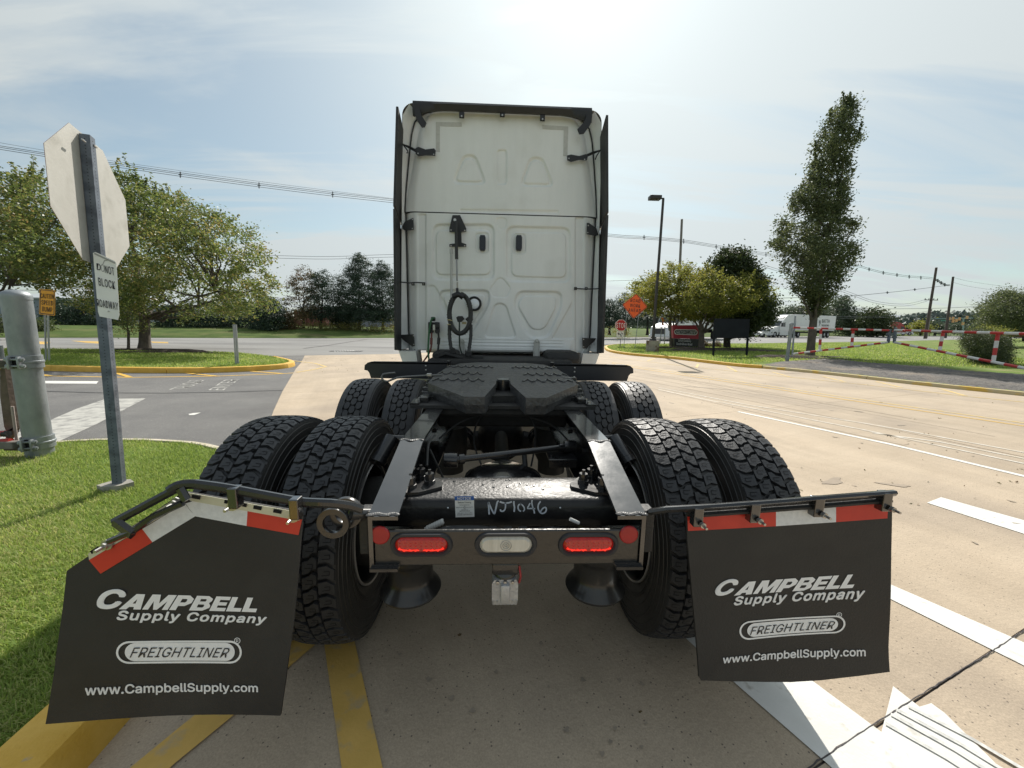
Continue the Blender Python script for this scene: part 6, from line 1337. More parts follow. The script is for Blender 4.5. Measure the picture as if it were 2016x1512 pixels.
# freightliner monument
fs = gnd(1351, 683.5, .1); fm = thing('monument_sign', 'red company sign with white oval on a black address plinth', 'sign', fs); F_ = PL(fs, nS)
q = MB(); q.prism([F_(*p) for p in ((1325, 640.5), (1378, 640.0), (1377, 667.5), (1326, 666))], nS*-.35); pl = q.obj('sign_cabinet', mat('sign_crimson', (.38, .02, .045), (.43, .025, .05), scale=2, rough=.4), fm)
oq = [F_(*p, .02) for p in ((1327, 648), (1373, 649), (1373, 660), (1327, 658.5))]; q = MB(); put_ring(q, 4.2, oq, .13); q.obj('oval_outline', M_SGNW, pl, fixn=False)
q = MB(); put_poly(q, stadium(4.4, inset=.02), [F_(*p, .015) for p in ((1328.5, 649.3), (1371.5, 650.3), (1371.5, 658.8), (1328.5, 657.4))]); q.obj('oval_field', M_INK, pl, fixn=False)
q = MB(); put_text(q, 'FREIGHTLINER', [F_(*p, .03) for p in ((1330.5, 650.8), (1369.5, 651.8), (1368.5, 657.6), (1329.5, 656.6))], bold=.006, shear=.25, space=1.08); q.obj('lettering', M_SGNW, pl, fixn=False)
q = MB(); q.prism([F_(*p, -.05) for p in ((1328, 667), (1376, 668), (1375, 684), (1328, 682.5))], nS*-.3); pl = q.obj('plinth', mat('plinth_black', (.02, .02, .022), rough=.4), fm)
q = MB(); put_text(q, '1015 Cranbury', [F_(*p, -.03) for p in ((1336, 668.5), (1361, 669.5), (1361, 674.5), (1336, 673.5))], bold=.012); put_text(q, 'South River Road', [F_(*p, -.03) for p in ((1332, 674.2), (1363, 675.6), (1363, 680.4), (1332, 679))], bold=.012); q.obj('lettering', M_SGNW, pl, fixn=False)
# blank dark board
b1, b2 = gnd(1404, 701, .1), gnd(1469.5, 700.5, .1); mid_ = (b1+b2)/2; bd = thing('blank_board', 'blank dark board on two black legs standing in the right lawn', 'sign board', mid_)
nb_ = np.cross(np.array([0, 0, 1.]), b2-b1); nb_ /= np.linalg.norm(nb_); nb_ = nb_ if np.dot(nb_, CAM-b1) > 0 else -nb_; F_ = PL(b1, nb_)
dk = mat('board_dark', (.012, .014, .019), (.017, .020, .026), scale=2, rough=.8, spec=.15)
for px, pt_ in ((1404, 1406.5), (1469.5, 1473.5)): q = MB(); q.tube([F_(px, 702), F_(pt_, 640)], .055, 4); q.obj('leg', dk, bd)
q = MB(); q.prism([F_(*p, .04) for p in ((1406.5, 627), (1475, 628), (1473, 666), (1405, 665.5))], nb_*-.07); q.obj('panel', dk, bd)
# orange flag markers
for k, (bx, by_, tx, ty, flag) in enumerate(((1299, 678, 1304, 633, True), (1308, 678.5, 1309, 642, False))):
    p = gnd(bx, by_, .1); F_ = PL(p, nS); fl = thing('flag_stake' if flag else 'thin_stake', 'thin stake with an orange flag left of the red sign' if flag else 'thin bare stake right beside the orange flag stake', 'stake', p)
    q = MB(); q.tube([p-(0, 0, .1), F_(tx, ty)], .035, 6); q.obj('stake', M_GALV, fl)
    if flag: q = MB(); q.prism([F_(*a, .02) for a in ((1302, 626), (1305, 625), (1308, 632), (1305, 634), (1308, 641), (1303, 640), (1304, 634))], nS*-.02); q.obj('flag', mat('flag_orange', (.85, .16, .03), rough=.6), fl)
# ---- red and white barrier gates across the lawn entrance
M_RED = mat('gate_red', (.45, .03, .025), (.52, .04, .03), scale=4, rough=.45); M_GW = mat('gate_white', (.62, .62, .58), (.7, .7, .66), scale=4, rough=.5)
def striped(parent, name, a, b, r, n=None, start=0, per=.45):
    a = np.array(a, float); b = np.array(b, float); Ln = np.linalg.norm(b-a); n = n or max(2, int(round(Ln/per))); q = MB()
    for k in range(n): q.tube([a+(b-a)*k/n, a+(b-a)*(k+1)/n], r, 10, (k+start) % 2)
    return q.obj(name, [M_RED, M_GW], parent, smooth=40)
gb = gnd(1549, 711.5, .1); Dg = depth(gb)
def pd_(px, py, D): return atD(px, py, D)
h1 = thing('barrier_gate', 'left leaf of the red and white striped barrier gate, hinged on the grey post', 'barrier gate', gb, 'red and white gate leaves')
Ds = [Dg*1.0, Dg*.975, Dg*.945, Dg*.91]; D1 = Ds[-1]
q = MB(); t_ = np.array([gb[0], gb[1], 0]); t_[2] = atD(1557, 637, Dg)[2]; q.tube([(gb[0], gb[1], -.05), t_], .070, 16); q.lathe([(0, .04), (.06, .03), (.08, 0), (.08, -.08)], t_, 'z', 16)
for z in (.25, 1.35): q.lathe([(.072, -.05), (.085, -.05), (.085, .05), (.072, .05)], (gb[0], gb[1], z), 'z', 16)
q.obj('hinge_post', M_GALV, h1, smooth=30)
A_t, A_b = pd_(1562, 645, Ds[0]), pd_(1560, 697, Ds[0]); B_t, B_b = pd_(1751, 650.5, D1), pd_(1747, 674, D1)
q = MB(); q.tube([A_b+np.array([0, 0, -.1]), pd_(1566, 622, Ds[0])], .035, 8); q.obj('inner_upright', M_GALV, h1, smooth=30)
striped(h1, 'top_bar', A_t, B_t, .040, 13); striped(h1, 'brace_bar', A_b, B_b, .040, 15, 1)
for px0, px1, y0, y1, D in ((1616.5, 1613.5, 647, 690, Ds[1]), (1680, 1676.5, 649, 682, Ds[2])): striped(h1, 'strut', pd_(px0, y0, D), pd_(px1, y1, D), .05, 4)
q = MB(); q.tube([pd_(1752, 648, D1), pd_(1748.5, 675, D1)], .05, 4); q.box(pd_(1751, 658, D1), (.2, .08, .10)); q.obj('end_upright', M_GALD, h1)
D2 = [D1*1.01, D1*.90, D1*.79, D1*.67]
h2 = thing('barrier_gate', 'right leaf of the striped barrier gate running out of the frame', 'barrier gate', gnd(1762, 700, .1), 'red and white gate leaves')
C_t, C_b = pd_(1762, 650, D2[0]), pd_(1761, 674, D2[0]); E_t, E_b = pd_(2110, 659.5, D2[3]), pd_(2098, 741, D2[3])
striped(h2, 'top_bar', C_t, E_t, .045, 14, 1, .45); striped(h2, 'brace_bar', C_b, E_b, .045, 15, 1)
for px0, px1, y0, y1, D in ((1857, 1849.5, 653, 692, D2[1]), (1965, 1955, 657, 714, D2[2])): striped(h2, 'strut', pd_(px0, y0, D), pd_(px1, y1, D), .05, 4)
q = MB(); q.tube([pd_(1763, 645, D2[0]), pd_(1760.5, 675, D2[0])], .05, 4); q.box(pd_(1761, 664, D2[0]), (.12, .08, .09)); q.obj('end_upright', M_GALD, h2)
q = MB(); eb = gnd(2105, 800, .1); q.tube([(E_t[0]+.1, E_t[1], -.05), (E_t[0]+.1, E_t[1], E_t[2]+.25)], .09, 14); q.obj('hinge_post', M_GALV, h2, smooth=30)
# storm grate in the road
gq = thing('storm_grate', 'pale storm drain grate in the far road, left of the truck', 'drain', gnd(682, 691.5)); c = gnd(682, 691.5)
for k in range(11): q = MB(); q.box((c[0]-.62+.124*k, c[1], .012), (.06, .38, .012)); q.obj('grate_bar', M_EDGE, gq)
q = MB(); q.box((c[0], c[1], .004), (1.5, .6, .006)); q.obj('frame', M_SIPE, gq)
# ================================================================== utility poles and lines
M_WOOD = mat('pole_wood', (.07, .055, .045), (.115, .09, .075), scale=5, rough=.9, stretch=(1, 1, .15), bump=.4, bscale=20)
M_WIRE = mat('wire', (.09, .10, .11), rough=.5)
def upole(bx, by_, tx, ty, D, r, label, m=M_WOOD, arms=()):
    t_ = atD(tx, ty, D); b_ = atD(bx, by_, D); b_ = np.array([t_[0]*.0+b_[0], b_[1], -.1]); o = thing('utility_pole', label, 'utility pole', b_)
    q = MB(); q.tube([b_, t_], [r, r*.75], 10); q.obj('pole', m, o, smooth=40)
    for py, w_, ax in arms:
        t2 = (py-ty)/(by_-ty); c = t_+(b_-t_)*t2; q = MB(); q.tube([c+np.array([-w_/2, 0, 0]), c+np.array([w_/2, 0, 0])], .09, 4); q.obj('crossarm', m, o)
        q = MB()
        for k in (-1, -.4, .4, 1): q.tube([c+np.array([k*w_/2*.92, 0, .05]), c+np.array([k*w_/2*.92, 0, .35])], .07, 6)
        q.obj('insulator', mat('insul', (.25, .26, .28), rough=.4), o)
    return t_
DA, DB, DC = 45, 80, 92
upole(1332, 672, 1342.5, 432, DA, .17, 'tall bare utility pole behind the flowering trees, right of the light pole', mat('pole_grey', (.17, .15, .135), (.24, .22, .2), scale=5, rough=.9, stretch=(1, 1, .15)))
upole(1822, 661, 1843.5, 527, DB, .26, 'dark utility pole with a crossarm, left one of the far pair', arms=((587.5, 2.9, 0),))
upole(1861, 665, 1876.5, 545, DC, .28, 'dark utility pole leaning right, right one of the far pair')
upole(1824, 661, 1833.5, 609, 84, .22, 'short pale pole with a coiled cable beside the far dark pole', mat('pole_pale', (.25, .23, .2), rough=.9))
q = MB(); c = atD(1840, 623, 83); q.lathe([(.46, -.06), (.52, 0), (.46, .06), (.38, 0)], (c[0], c[1], c[2]), 'y', 16, closed=True); q.tube([atD(1834, 613, 83), atD(1841, 618, 83)], .12, 6); q.obj('cable_coil', M_WIRE, None, smooth=40, label='black cable coil hanging beside the short pale pole', cat='cable')
def wire(q, pts, r, sag=0): 
    P = resample([np.array(p) for p in pts], 1.2); q.tube(P, r, 5, cap=False)
def bundle(label, pts, offs, r, spac=(), name='power_line'):
    """pts: (px, py, depth); offs: vertical pixel offsets of the single wires"""
    c = atD(*pts[0]); o = thing(name, label, 'power line', c)
    for dy in offs: q = MB(); wire(q, [atD(px, py+dy, D) for px, py, D in pts], r); q.obj('wire', M_WIRE, o)
    for (px, py, D) in spac:
        q = MB(); a, b = atD(px, py+min(offs)-2.2, D), atD(px, py+max(offs)+2.2, D); q.tube([a, b], r*2.2, 4); m2 = (a+b)/2; q.tube([m2-np.array([r*7, 0, 0]), m2+np.array([r*7, 0, 0])], r*1.8, 4); q.obj('spacer', M_WIRE, o)
    return o
bundle('triple cable crossing the sky from upper left to behind the cab', [(-160, 266, 26), (0, 290, 28), (88, 304, 29), (210, 322, 31), (355, 343, 33), (510, 364, 35), (655, 382, 37), (772, 395, 38.5), (900, 410, 41), (985, 421, 43)], (-3, 0, 4), .020, ((355, 343.5, 33), (510, 364.5, 35), (655, 382.5, 37)))
bundle('faint upper wire left of the cab', [(-160, 252, 28), (88, 296, 31), (355, 336, 35), (655, 376, 38), (900, 406, 42)], (0,), .012)
bundle('triple cable from behind the cab to the tall bare pole and the slim tree', [(985, 436, 41), (1197, 463, 43), (1268, 468, 44), (1343, 474.5, 45), (1410, 485, 50), (1510, 501, 57), (1560, 507, 60)], (-2.6, 0, 2.4), .022, ((1268, 467.5, 44), (1346, 475, 45), (1410, 486, 50), (1508, 501, 57)))
bundle('cable from the slim tree to the far dark poles', [(1560, 507, 60), (1682, 523, 68), (1711, 530, 70), (1739, 537, 72), (1766, 541.5, 74), (1790, 544.5, 76), (1813, 546, 78), (1836, 548, 80)], (-1.5, 1.2), .032, ((1711, 530.5, 70), (1739, 537.2, 72), (1766, 541.5, 74), (1790, 545, 76), (1813, 547, 78)))
bundle('sagging spiral cable between the two far poles', [(1842, 550, 80), (1852, 556, 85), (1862, 561, 89), (1870, 561.5, 92)], (-1, 1), .06, ((1846, 552.5, 82), (1853, 557, 85), (1860, 560.5, 88)))
bundle('rising wire left of the far dark poles', [(1500, 588, 60), (1600, 585, 68), (1670, 583, 75), (1747, 576, 80), (1801, 570, 85), (1870, 561, 92)], (0,), .045, ((1747, 576, 80), (1801, 570, 85)))
bundle('two thin low wires left of the cab', [(380, 498, 40), (540, 503, 42), (650, 505, 44), (772, 501, 45), (985, 497, 48)], (0, 5), .020)
bundle('low wire right of the cab', [(985, 556, 42), (1197, 553, 44), (1262, 550, 45), (1338, 541, 46)], (0,), .022)
bundle('lowest faint wires right of the cab', [(985, 586, 52), (1197, 585, 54), (1240, 584.5, 55)], (0,), .018)
bundle('crossarm wires running left from the far dark pole', [(1500, 520, 70), (1660, 571, 74), (1720, 592, 76), (1780, 598.5, 78), (1825, 589, 80)], (0, 4), .028)
bundle('long low wires behind the far poles', [(1500, 609, 90), (1680, 608.5, 92), (1840, 607, 95), (1935, 603, 98), (2100, 596, 99)], (0,), .045, ((1928, 603.5, 98),))
bundle('faint wires beyond the right far pole', [(1877, 546, 92), (1915, 555, 95), (2016, 569, 100), (2140, 585, 103)], (0, 10), .022)
bundle('low double wires meeting the short pale pole', [(1530, 624, 80), (1700, 623, 82), (1775, 620, 83), (1830, 612, 84)], (0, 3), .030)
bundle('thin wires near the caution sign', [(-100, 548, 60), (0, 553, 60), (180, 557, 60)], (0, 8, 17), .03)
# traffic signal mast
c = gnd(1895, 664, .1); c = atD(1896, 662, 105); c[2] = .0; tsn = thing('traffic_signal', 'far green mast arm with yellow signal heads near the right edge', 'traffic light', c)
gm_ = mat('mast_green', (.20, .32, .30), rough=.5); q = MB(); q.tube([c, atD(1897, 626, 105)], .16, 8); q.obj('mast', gm_, tsn)
q = MB(); q.tube([atD(1831, 627.5, 105), atD(1915, 626.5, 105)], [.10, .14], 8); q.obj('mast_arm', gm_, tsn)
ya_ = mat('signal_amber', (.62, .36, .14), (.7, .42, .2), scale=2, rough=.6)
for px, py in ((1869, 627.5), (1876.5, 627), (1876.5, 632), (1883, 631), (1889, 628), (1904, 625), (1896, 637)): q = MB(); a = atD(px, py, 104.5); q.box(a, (.42, .35, .78), bev=.05); o = q.obj('signal_head', ya_, tsn)
q = MB(); a = atD(1857.5, 631, 104.5); q.box(a, (1.55, .06, .32)); q.obj('street_name_plate', mat('name_green', (.08, .25, .18), rough=.5), tsn)
# ================================================================== buildings far behind the pines
def slab(name, label, cat, px0, px1, pyt, D, m, dep=14, zb_=.5, extra=None):
    a, b = atD(px0, pyt, D), atD(px1, pyt, D); ztop = (a[2]+b[2])/2; c = thing(name, label, cat, ((a[0]+b[0])/2, (a[1]+b[1])/2, zb_)); d = (b-a)/np.linalg.norm(b-a); nn = np.array([-d[1], d[0], 0]); nn = nn if nn[1] > 0 else -nn
    base_ = [(a[0], a[1], zb_), (b[0], b[1], zb_), (b[0]+nn[0]*dep, b[1]+nn[1]*dep, zb_), (a[0]+nn[0]*dep, a[1]+nn[1]*dep, zb_)]; q = MB(); q.prism(base_, (0, 0, ztop-zb_)); q.obj('wall', m, c)
    q = MB(); q.prism([(x, y, ztop) for x, y, _ in [(p[0]-(d[0]*.2), p[1]-.2, 0) for p in base_]], (0, 0, .25)); q.obj('roof_edge', mat('roof_edge', (.30, .31, .33), rough=.6), c)
    for k in range(1, 8):
        p = a+(b-a)*k/8; q = MB(); q.box((p[0]-nn[0]*.05, p[1]-nn[1]*.05, (ztop+zb_)/2), (.18, .18, ztop-zb_-.1)); q.obj('wall_rib', m, c)
    return c
slab('warehouse', 'low grey warehouse seen between the pine trunks left of the cab', 'building', 590, 980, 611, 62, mat('grey_wall', (.30, .31, .36), (.35, .36, .41), scale=.5, rough=.7))
slab('brick_shed', 'small reddish brick building behind the thin brown trees', 'building', 578, 640, 613, 58, mat('brick_wall', (.20, .075, .06), (.27, .10, .08), scale=1.5, rough=.9, c3=(.14, .06, .05), s3=3))
slab('warehouse', 'grey blue warehouse wall beyond the caution sign', 'building', -120, 150, 588, 60, mat('blue_wall', (.22, .25, .31), rough=.7), zb_=.3)
# ================================================================== trees
LM_HAW = leafmat('leaves_hawthorn', [(.045, .072, .02), (.07, .105, .027), (.11, .15, .04), (.18, .19, .055), (.28, .20, .07)], trans=.5, rough=.42)
LM_HAW2 = leafmat('leaves_gold', [(.08, .10, .022), (.13, .155, .03), (.20, .21, .045), (.27, .24, .055)], trans=.45)
LM_DARK = leafmat('leaves_dark', [(.022, .038, .014), (.034, .055, .018), (.05, .07, .022), (.07, .08, .03)], trans=.22)
LM_MAPLE = leafmat('leaves_maple', [(.042, .058, .027), (.062, .082, .036), (.09, .112, .045), (.14, .155, .065)], trans=.4)
LM_PINE = leafmat('needles_pine', [(.024, .044, .028), (.036, .062, .038), (.052, .084, .048)], trans=.18)
LM_BRWN = leafmat('leaves_thin_brown', [(.04, .05, .02), (.07, .075, .025), (.12, .08, .04), (.16, .09, .04)], trans=.35)
LM_BUSH = leafmat('leaves_bush', [(.03, .055, .018), (.05, .08, .025), (.09, .12, .04), (.15, .16, .06)], trans=.3)
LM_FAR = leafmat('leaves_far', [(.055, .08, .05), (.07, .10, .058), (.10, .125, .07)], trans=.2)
M_BARK = mat('bark', (.075, .062, .05), (.13, .11, .09), scale=9, rough=.95, bump=1, bscale=25, stretch=(1, 1, .3))
M_BARKD = mat('bark_dark', (.028, .023, .02), (.05, .042, .036), scale=9, rough=.95)
def leaves(C_, n, spread, size, rs, aspect=.5, squash=.8, droop=0.25, axes=None):
    """n small leaf blades scattered round the clump centres C_"""
    k = rs.randint(0, len(C_), n); P = C_[k]+rs.normal(0, 1, (n, 3))*np.array([1, 1, squash])*(spread[k][:, None] if hasattr(spread, '__len__') else spread)
    a = rs.normal(0, 1, (n, 3)); a[:, 2] = a[:, 2]*.6-droop; a /= np.linalg.norm(a, axis=1)[:, None]; b = np.cross(a, rs.normal(0, 1, (n, 3))); b /= np.linalg.norm(b, axis=1)[:, None]
    s = size*(.65+.7*rs.rand(n))[:, None]; w_ = s*aspect
    V = np.stack([P-a*s*.5, P+b*w_*.5, P+a*s*.5, P-b*w_*.5], 1).reshape(-1, 3); F = np.arange(n*4).reshape(-1, 4); return V, F
def limb(q, a, b, r0, r1, rs, wob=.06, n=5, bend=None):
    a = np.array(a, float); b = np.array(b, float); L_ = np.linalg.norm(b-a); P = []
    for i in range(n+1):
        t = i/n; p = a+(b-a)*t+rs.normal(0, wob*L_*.25, 3)*(0 < i < n); 
        if bend is not None: p = p+np.array(bend)*math.sin(math.pi*t)*L_
        P.append(p)
    q.tube(P, [r0+(r1-r0)*i/n for i in range(n+1)], 6 if r0 < .08 else 9); return P
def tree(name, label, base_px, D, crown, lm, nleaf, size, trunk_r, fork_py, cat='tree', group=None, bark=None, thick=1.0, nclump=260, spread=.22, seed=1, limbs=26, fork=4, squash=.75, baseZ=None, hollow=.35, base_pt=None, spikes=0, aspect=.5, twigs=True, gaps=.36):
    """crown: outline of the crown traced in the photograph; it is given the tree's own distance and a matching depth"""
    rs = np.random.RandomState(seed); B = atD(base_px[0], base_px[1], D) if base_pt is None else np.array(base_pt, float)
    if baseZ is not None: B[2] = baseZ
    o = thing(name, label, cat, B, group); cr = np.array(crown, float); m_ = D/FPX
    px0, px1, py0, py1 = cr[:, 0].min(), cr[:, 0].max(), cr[:, 1].min(), cr[:, 1].max()
    C_ = []; cxm = (px0+px1)/2
    # local half width of the outline at each height
    ys = np.linspace(py0, py1, 80); xs_ = np.linspace(px0, px1, 160); XX, YY = np.meshgrid(xs_, ys); ins = in_poly(XX, YY, cr)
    lo = np.array([xs_[r].min() if r.any() else cxm for r in ins]); hi = np.array([xs_[r].max() if r.any() else cxm for r in ins])
    tries = 0
    while len(C_) < nclump and tries < 60:
        tries += 1; n = nclump*3; x = rs.uniform(px0, px1, n); y = rs.uniform(py0, py1, n); dz = rs.uniform(-1, 1, n)
        l_, h_ = np.interp(y, ys, lo), np.interp(y, ys, hi); c_ = (l_+h_)/2; hw_ = np.maximum((h_-l_)/2, 2); rad_ = np.sqrt(((x-c_)/hw_)**2+dz**2)
        nz = vnoise(x/(px1-px0)*9+seed, y/(px1-px0)*9+dz*2.3, 1.0, seed+7)*.65+vnoise(x/(px1-px0)*22, y/(px1-px0)*22+dz*5, 1.0, seed+9)*.35
        ok = in_poly(x, y, cr) & (rad_ < 1.02) & ((rad_ > hollow) | (rs.rand(n) < .25)) & (nz > gaps)
        for i in np.where(ok)[0]:
            if len(C_) >= nclump: break
            C_.append(atD(x[i], y[i], D+dz[i]*hw_[i]*m_*thick))
    C_ = np.array(C_); F0 = atD(base_px[0]+(fork_py[0]-base_px[0]) if isinstance(fork_py, tuple) else base_px[0], fork_py[1] if isinstance(fork_py, tuple) else fork_py, D)
    if base_pt is None: F0[1] = B[1]+(F0[1]-B[1])*1.0
    q = MB(); hgt = F0[2]-B[2]
    P = [B+np.array([0, 0, -.15]), B+np.array([0, 0, .06]), B+(F0-B)*.25, B+(F0-B)*.6, F0]; q.tube(P, [trunk_r*1.7, trunk_r*1.3, trunk_r*1.03, trunk_r*.95, trunk_r*.9], 12)
    top_i = np.argsort(-C_[:, 2]); 
    # main limbs reach out and up, secondary limbs run to clumps
    mains = []
    cen = C_.mean(0)
    sel = rs.choice(len(C_), min(fork, len(C_)), replace=False)
    for i in sel:
        e = F0+(C_[i]-F0)*.62; Pm = limb(q, F0-np.array([0, 0, trunk_r]), e, trunk_r*.40, trunk_r*.16, rs, .12, 6, bend=(0, 0, -.05)); mains.append(Pm)
    apex = C_[top_i[0]]; mains.append(limb(q, F0, F0+(apex-F0)*.85, trunk_r*.6, trunk_r*.12, rs, .05, 7))
    nodes = np.array([p for Pm in mains for p in Pm[1:]])
    sel = rs.choice(len(C_), min(limbs, len(C_)), replace=False)
    for i in sel:
        d = np.linalg.norm(nodes-C_[i], axis=1)+np.maximum(0, nodes[:, 2]-C_[i][2])*.8; j = int(d.argmin()); limb(q, nodes[j], C_[i], trunk_r*.2, trunk_r*.05, rs, .12, 4)
    q.obj('trunk', bark or M_BARK, o, smooth=50)
    sp_ = np.full(len(C_), spread)*(.6+.8*rs.rand(len(C_)))
    V, F = leaves(C_, nleaf, sp_, size, rs, squash=squash, aspect=aspect)
    if spikes:
        # shoots that poke out of the outline
        SV = []
        for i in rs.choice(top_i[:max(6, len(C_)//4)], spikes):
            c = C_[i]; d = (c-cen); d[2] = abs(d[2])+.6*np.linalg.norm(d); d /= np.linalg.norm(d); d += rs.normal(0, .15, 3); L_ = spread*(2.2+2.2*rs.rand())
            for t in np.linspace(0, 1, 9): SV.append(c+d*L_*t)
        V2, F2 = leaves(np.array(SV), spikes*70, spread*.16, size*.95, rs); F2 = F2+len(V); V = np.vstack([V, V2]); F = np.vstack([F, F2])
    np_mesh('crown', V, F, lm, o); return o
# --- left side
tree('spreading_tree', 'broad green and gold tree rising from the left island, trunk right of the leaning post', (285, 693), 17.15, [(118, 392), (150, 350), (205, 330), (262, 345), (300, 378), (345, 372), (380, 398), (432, 410), (470, 440), (500, 438), (530, 452), (520, 480), (548, 500), (530, 525), (558, 545), (556, 590), (570, 612), (545, 625), (500, 620), (450, 625), (410, 612), (360, 632), (320, 600), (270, 610), (225, 622), (190, 615), (150, 600), (110, 560), (100, 480)], LM_HAW, 50000, .118, .20, 618, nclump=760, spread=.22, gaps=.44, seed=3, limbs=70, fork=8, spikes=26, hollow=.2, squash=.6, thick=.8)
tree('spreading_tree', 'similar leafy tree at the far left, trunk out of frame behind the round post', (-70, 705), 15.2, [(-230, 420), (-150, 350), (-60, 335), (0, 352), (60, 340), (105, 352), (140, 400), (170, 440), (185, 500), (150, 545), (120, 590), (80, 560), (40, 545), (10, 545), (-60, 580), (-200, 600), (-260, 500)], LM_HAW, 42000, .118, .20, 620, nclump=680, spread=.22, gaps=.44, seed=5, limbs=60, fork=8, spikes=20, hollow=.2, squash=.6, thick=.8)
tree('young_tree', 'thin young tree just left of the broad tree trunk', (253, 693), 16.6, [(215, 600), (240, 582), (275, 590), (292, 615), (284, 640), (262, 655), (235, 650), (218, 630)], LM_HAW, 2200, .075, .05, 652, nclump=50, spread=.22, seed=7, limbs=14, fork=3)
# shrubs and evergreens beyond the road
BZ = .55
def row_tree(px, w_, top_, D, lab, lm, nl, sz, kind='pine', seed=0, tr=.14, name='pine_tree', cat='pine', dens=1.0):
    by_ = 651; h_ = by_-top_
    if kind == 'pine': cr = [(px-w_*.05, top_), (px+w_*.12, top_+h_*.10), (px+w_*.26, top_+h_*.2), (px+w_*.36, top_+h_*.38), (px+w_*.5, top_+h_*.6), (px+w_*.42, top_+h_*.88), (px-w_*.42, top_+h_*.88), (px-w_*.5, top_+h_*.6), (px-w_*.38, top_+h_*.38), (px-w_*.24, top_+h_*.18)]
    elif kind == 'bush': cr = [(px-w_*.45, top_+h_*.3), (px-w_*.2, top_), (px+w_*.2, top_+h_*.05), (px+w_*.45, top_+h_*.3), (px+w_*.52, by_), (px-w_*.52, by_)]
    else: cr = [(px-w_*.3, top_+h_*.1), (px, top_), (px+w_*.35, top_+h_*.12), (px+w_*.5, top_+h_*.45), (px+w_*.35, top_+h_*.8), (px-w_*.3, top_+h_*.85), (px-w_*.5, top_+h_*.5)]
    b = atD(px, by_, D); b[2] = BZ
    return tree(name, lab, (px, by_), D, cr, lm, nl, sz, tr, by_-h_*(.12 if kind == 'bush' else .28), cat=cat, base_pt=b, nclump=int(300*dens), spread=.26, seed=seed, limbs=36, fork=3, bark=M_BARKD, hollow=.1, aspect=.28 if kind == 'pine' else .5, squash=.45)
row_tree(598, 84, 524, 42, 'thin brown half bare tree left of the pines', LM_BRWN, 7500, .15, 'thin', 11, name='thin_tree', cat='tree', dens=.6)
row_tree(632, 64, 527, 41.5, 'green topped slim tree next to the thin brown tree', LM_PINE, 9500, .15, 'thin', 12, name='slim_tree', cat='tree', dens=.8)
row_tree(668, 52, 534, 43, 'small thin pine left of the tallest pine', LM_PINE, 9000, .16, 'pine', 13)
row_tree(708, 98, 494, 42, 'tallest pine, left of the cab', LM_PINE, 30000, .18, 'pine', 14, dens=1.6)
row_tree(754, 90, 512, 43.5, 'pine right against the left edge of the cab', LM_PINE, 27000, .18, 'pine', 15, dens=1.6)
row_tree(682, 60, 596, 44, 'low dark evergreen under the tallest pine', LM_PINE, 9000, .15, 'bush', 17, name='evergreen_shrub', cat='shrub')
for k, (px, w_, tp_, lb__) in enumerate(((118, 76, 588, 'leftmost dark evergreen shrub beyond the road, behind the caution sign'), (178, 80, 584, 'dark evergreen shrub beyond the road behind the white notice'), (236, 78, 592, 'dark evergreen shrub beyond the road left of the broad tree trunk'), (340, 84, 600, 'dark evergreen shrub just right of the broad tree trunk'), (405, 80, 592, 'dark evergreen shrub beyond the road left of the short post'), (470, 90, 596, 'dark evergreen shrub beyond the road behind the short post'), (528, 70, 585, 'dark evergreen shrub right of the short post, below the branch tips'), (563, 44, 612, 'brownish shrub between the evergreens and the thin brown tree'))):
    row_tree(px, w_, tp_, 38+1.2*(k % 3), lb__, LM_PINE if k < 7 else LM_BRWN, 11000 if k < 7 else 3500, .15, 'bush', 20+k, name='evergreen_shrub', cat='shrub', dens=1.1)
row_tree(84, 26, 628, 30, 'small green bush below the caution sign beside the round post', LM_BUSH, 2500, .12, 'bush', 31, name='bush', cat='bush', dens=.5)
row_tree(-10, 60, 622, 24, 'dark bush at the far left behind the gate frame', LM_DARK, 4500, .12, 'bush', 32, name='bush', cat='bush', dens=.7)
# under-storey weeds along the verge
rs = np.random.RandomState(40); C_ = np.array([atD(px, 652-2*rs.rand(), 39+3*rs.rand())*np.array([1, 1, 0])+np.array([0, 0, .75+.25*rs.rand()]) for px in rs.uniform(560, 1240, 420)])
V, F = leaves(C_, 16000, .22, .13, rs, squash=1.2); np_mesh('undergrowth', V, F, leafmat('weeds', [(.07, .09, .02), (.14, .15, .035), (.20, .18, .05), (.10, .08, .05)], trans=.4), kind='stuff', label='ragged weeds along the foot of the pines beyond the road', cat='undergrowth')
# --- behind the drive tip, right of the cab
for k, (px, w_, tp_, D, lb__) in enumerate(((1200, 60, 588, 46, 'dark evergreen just right of the cab'), (1232, 70, 574, 48, 'dark evergreen behind the road work sign'), (1275, 72, 578, 50, 'dark evergreen behind the light pole'), (1318, 70, 590, 52, 'dark evergreen behind the small gold tree'))):
    b_ = row_tree(px, w_, tp_, D, lb__, LM_PINE, 12000, .17, 'pine', 50+k, name='evergreen_tree', cat='evergreen', dens=1.0)
tree('gold_tree', 'small green gold tree behind the light pole, trunk left of the red sign', (1322, 686), 28.0, [(1228, 586), (1240, 560), (1262, 552), (1266, 538), (1300, 540), (1310, 518), (1340, 520), (1362, 518), (1380, 545), (1388, 580), (1380, 620), (1362, 632), (1335, 628), (1300, 622), (1275, 616), (1250, 615)], LM_HAW2, 24000, .14, .15, 648, nclump=300, spread=.24, seed=61, limbs=50, fork=6, spikes=14, hollow=.2, squash=.6)
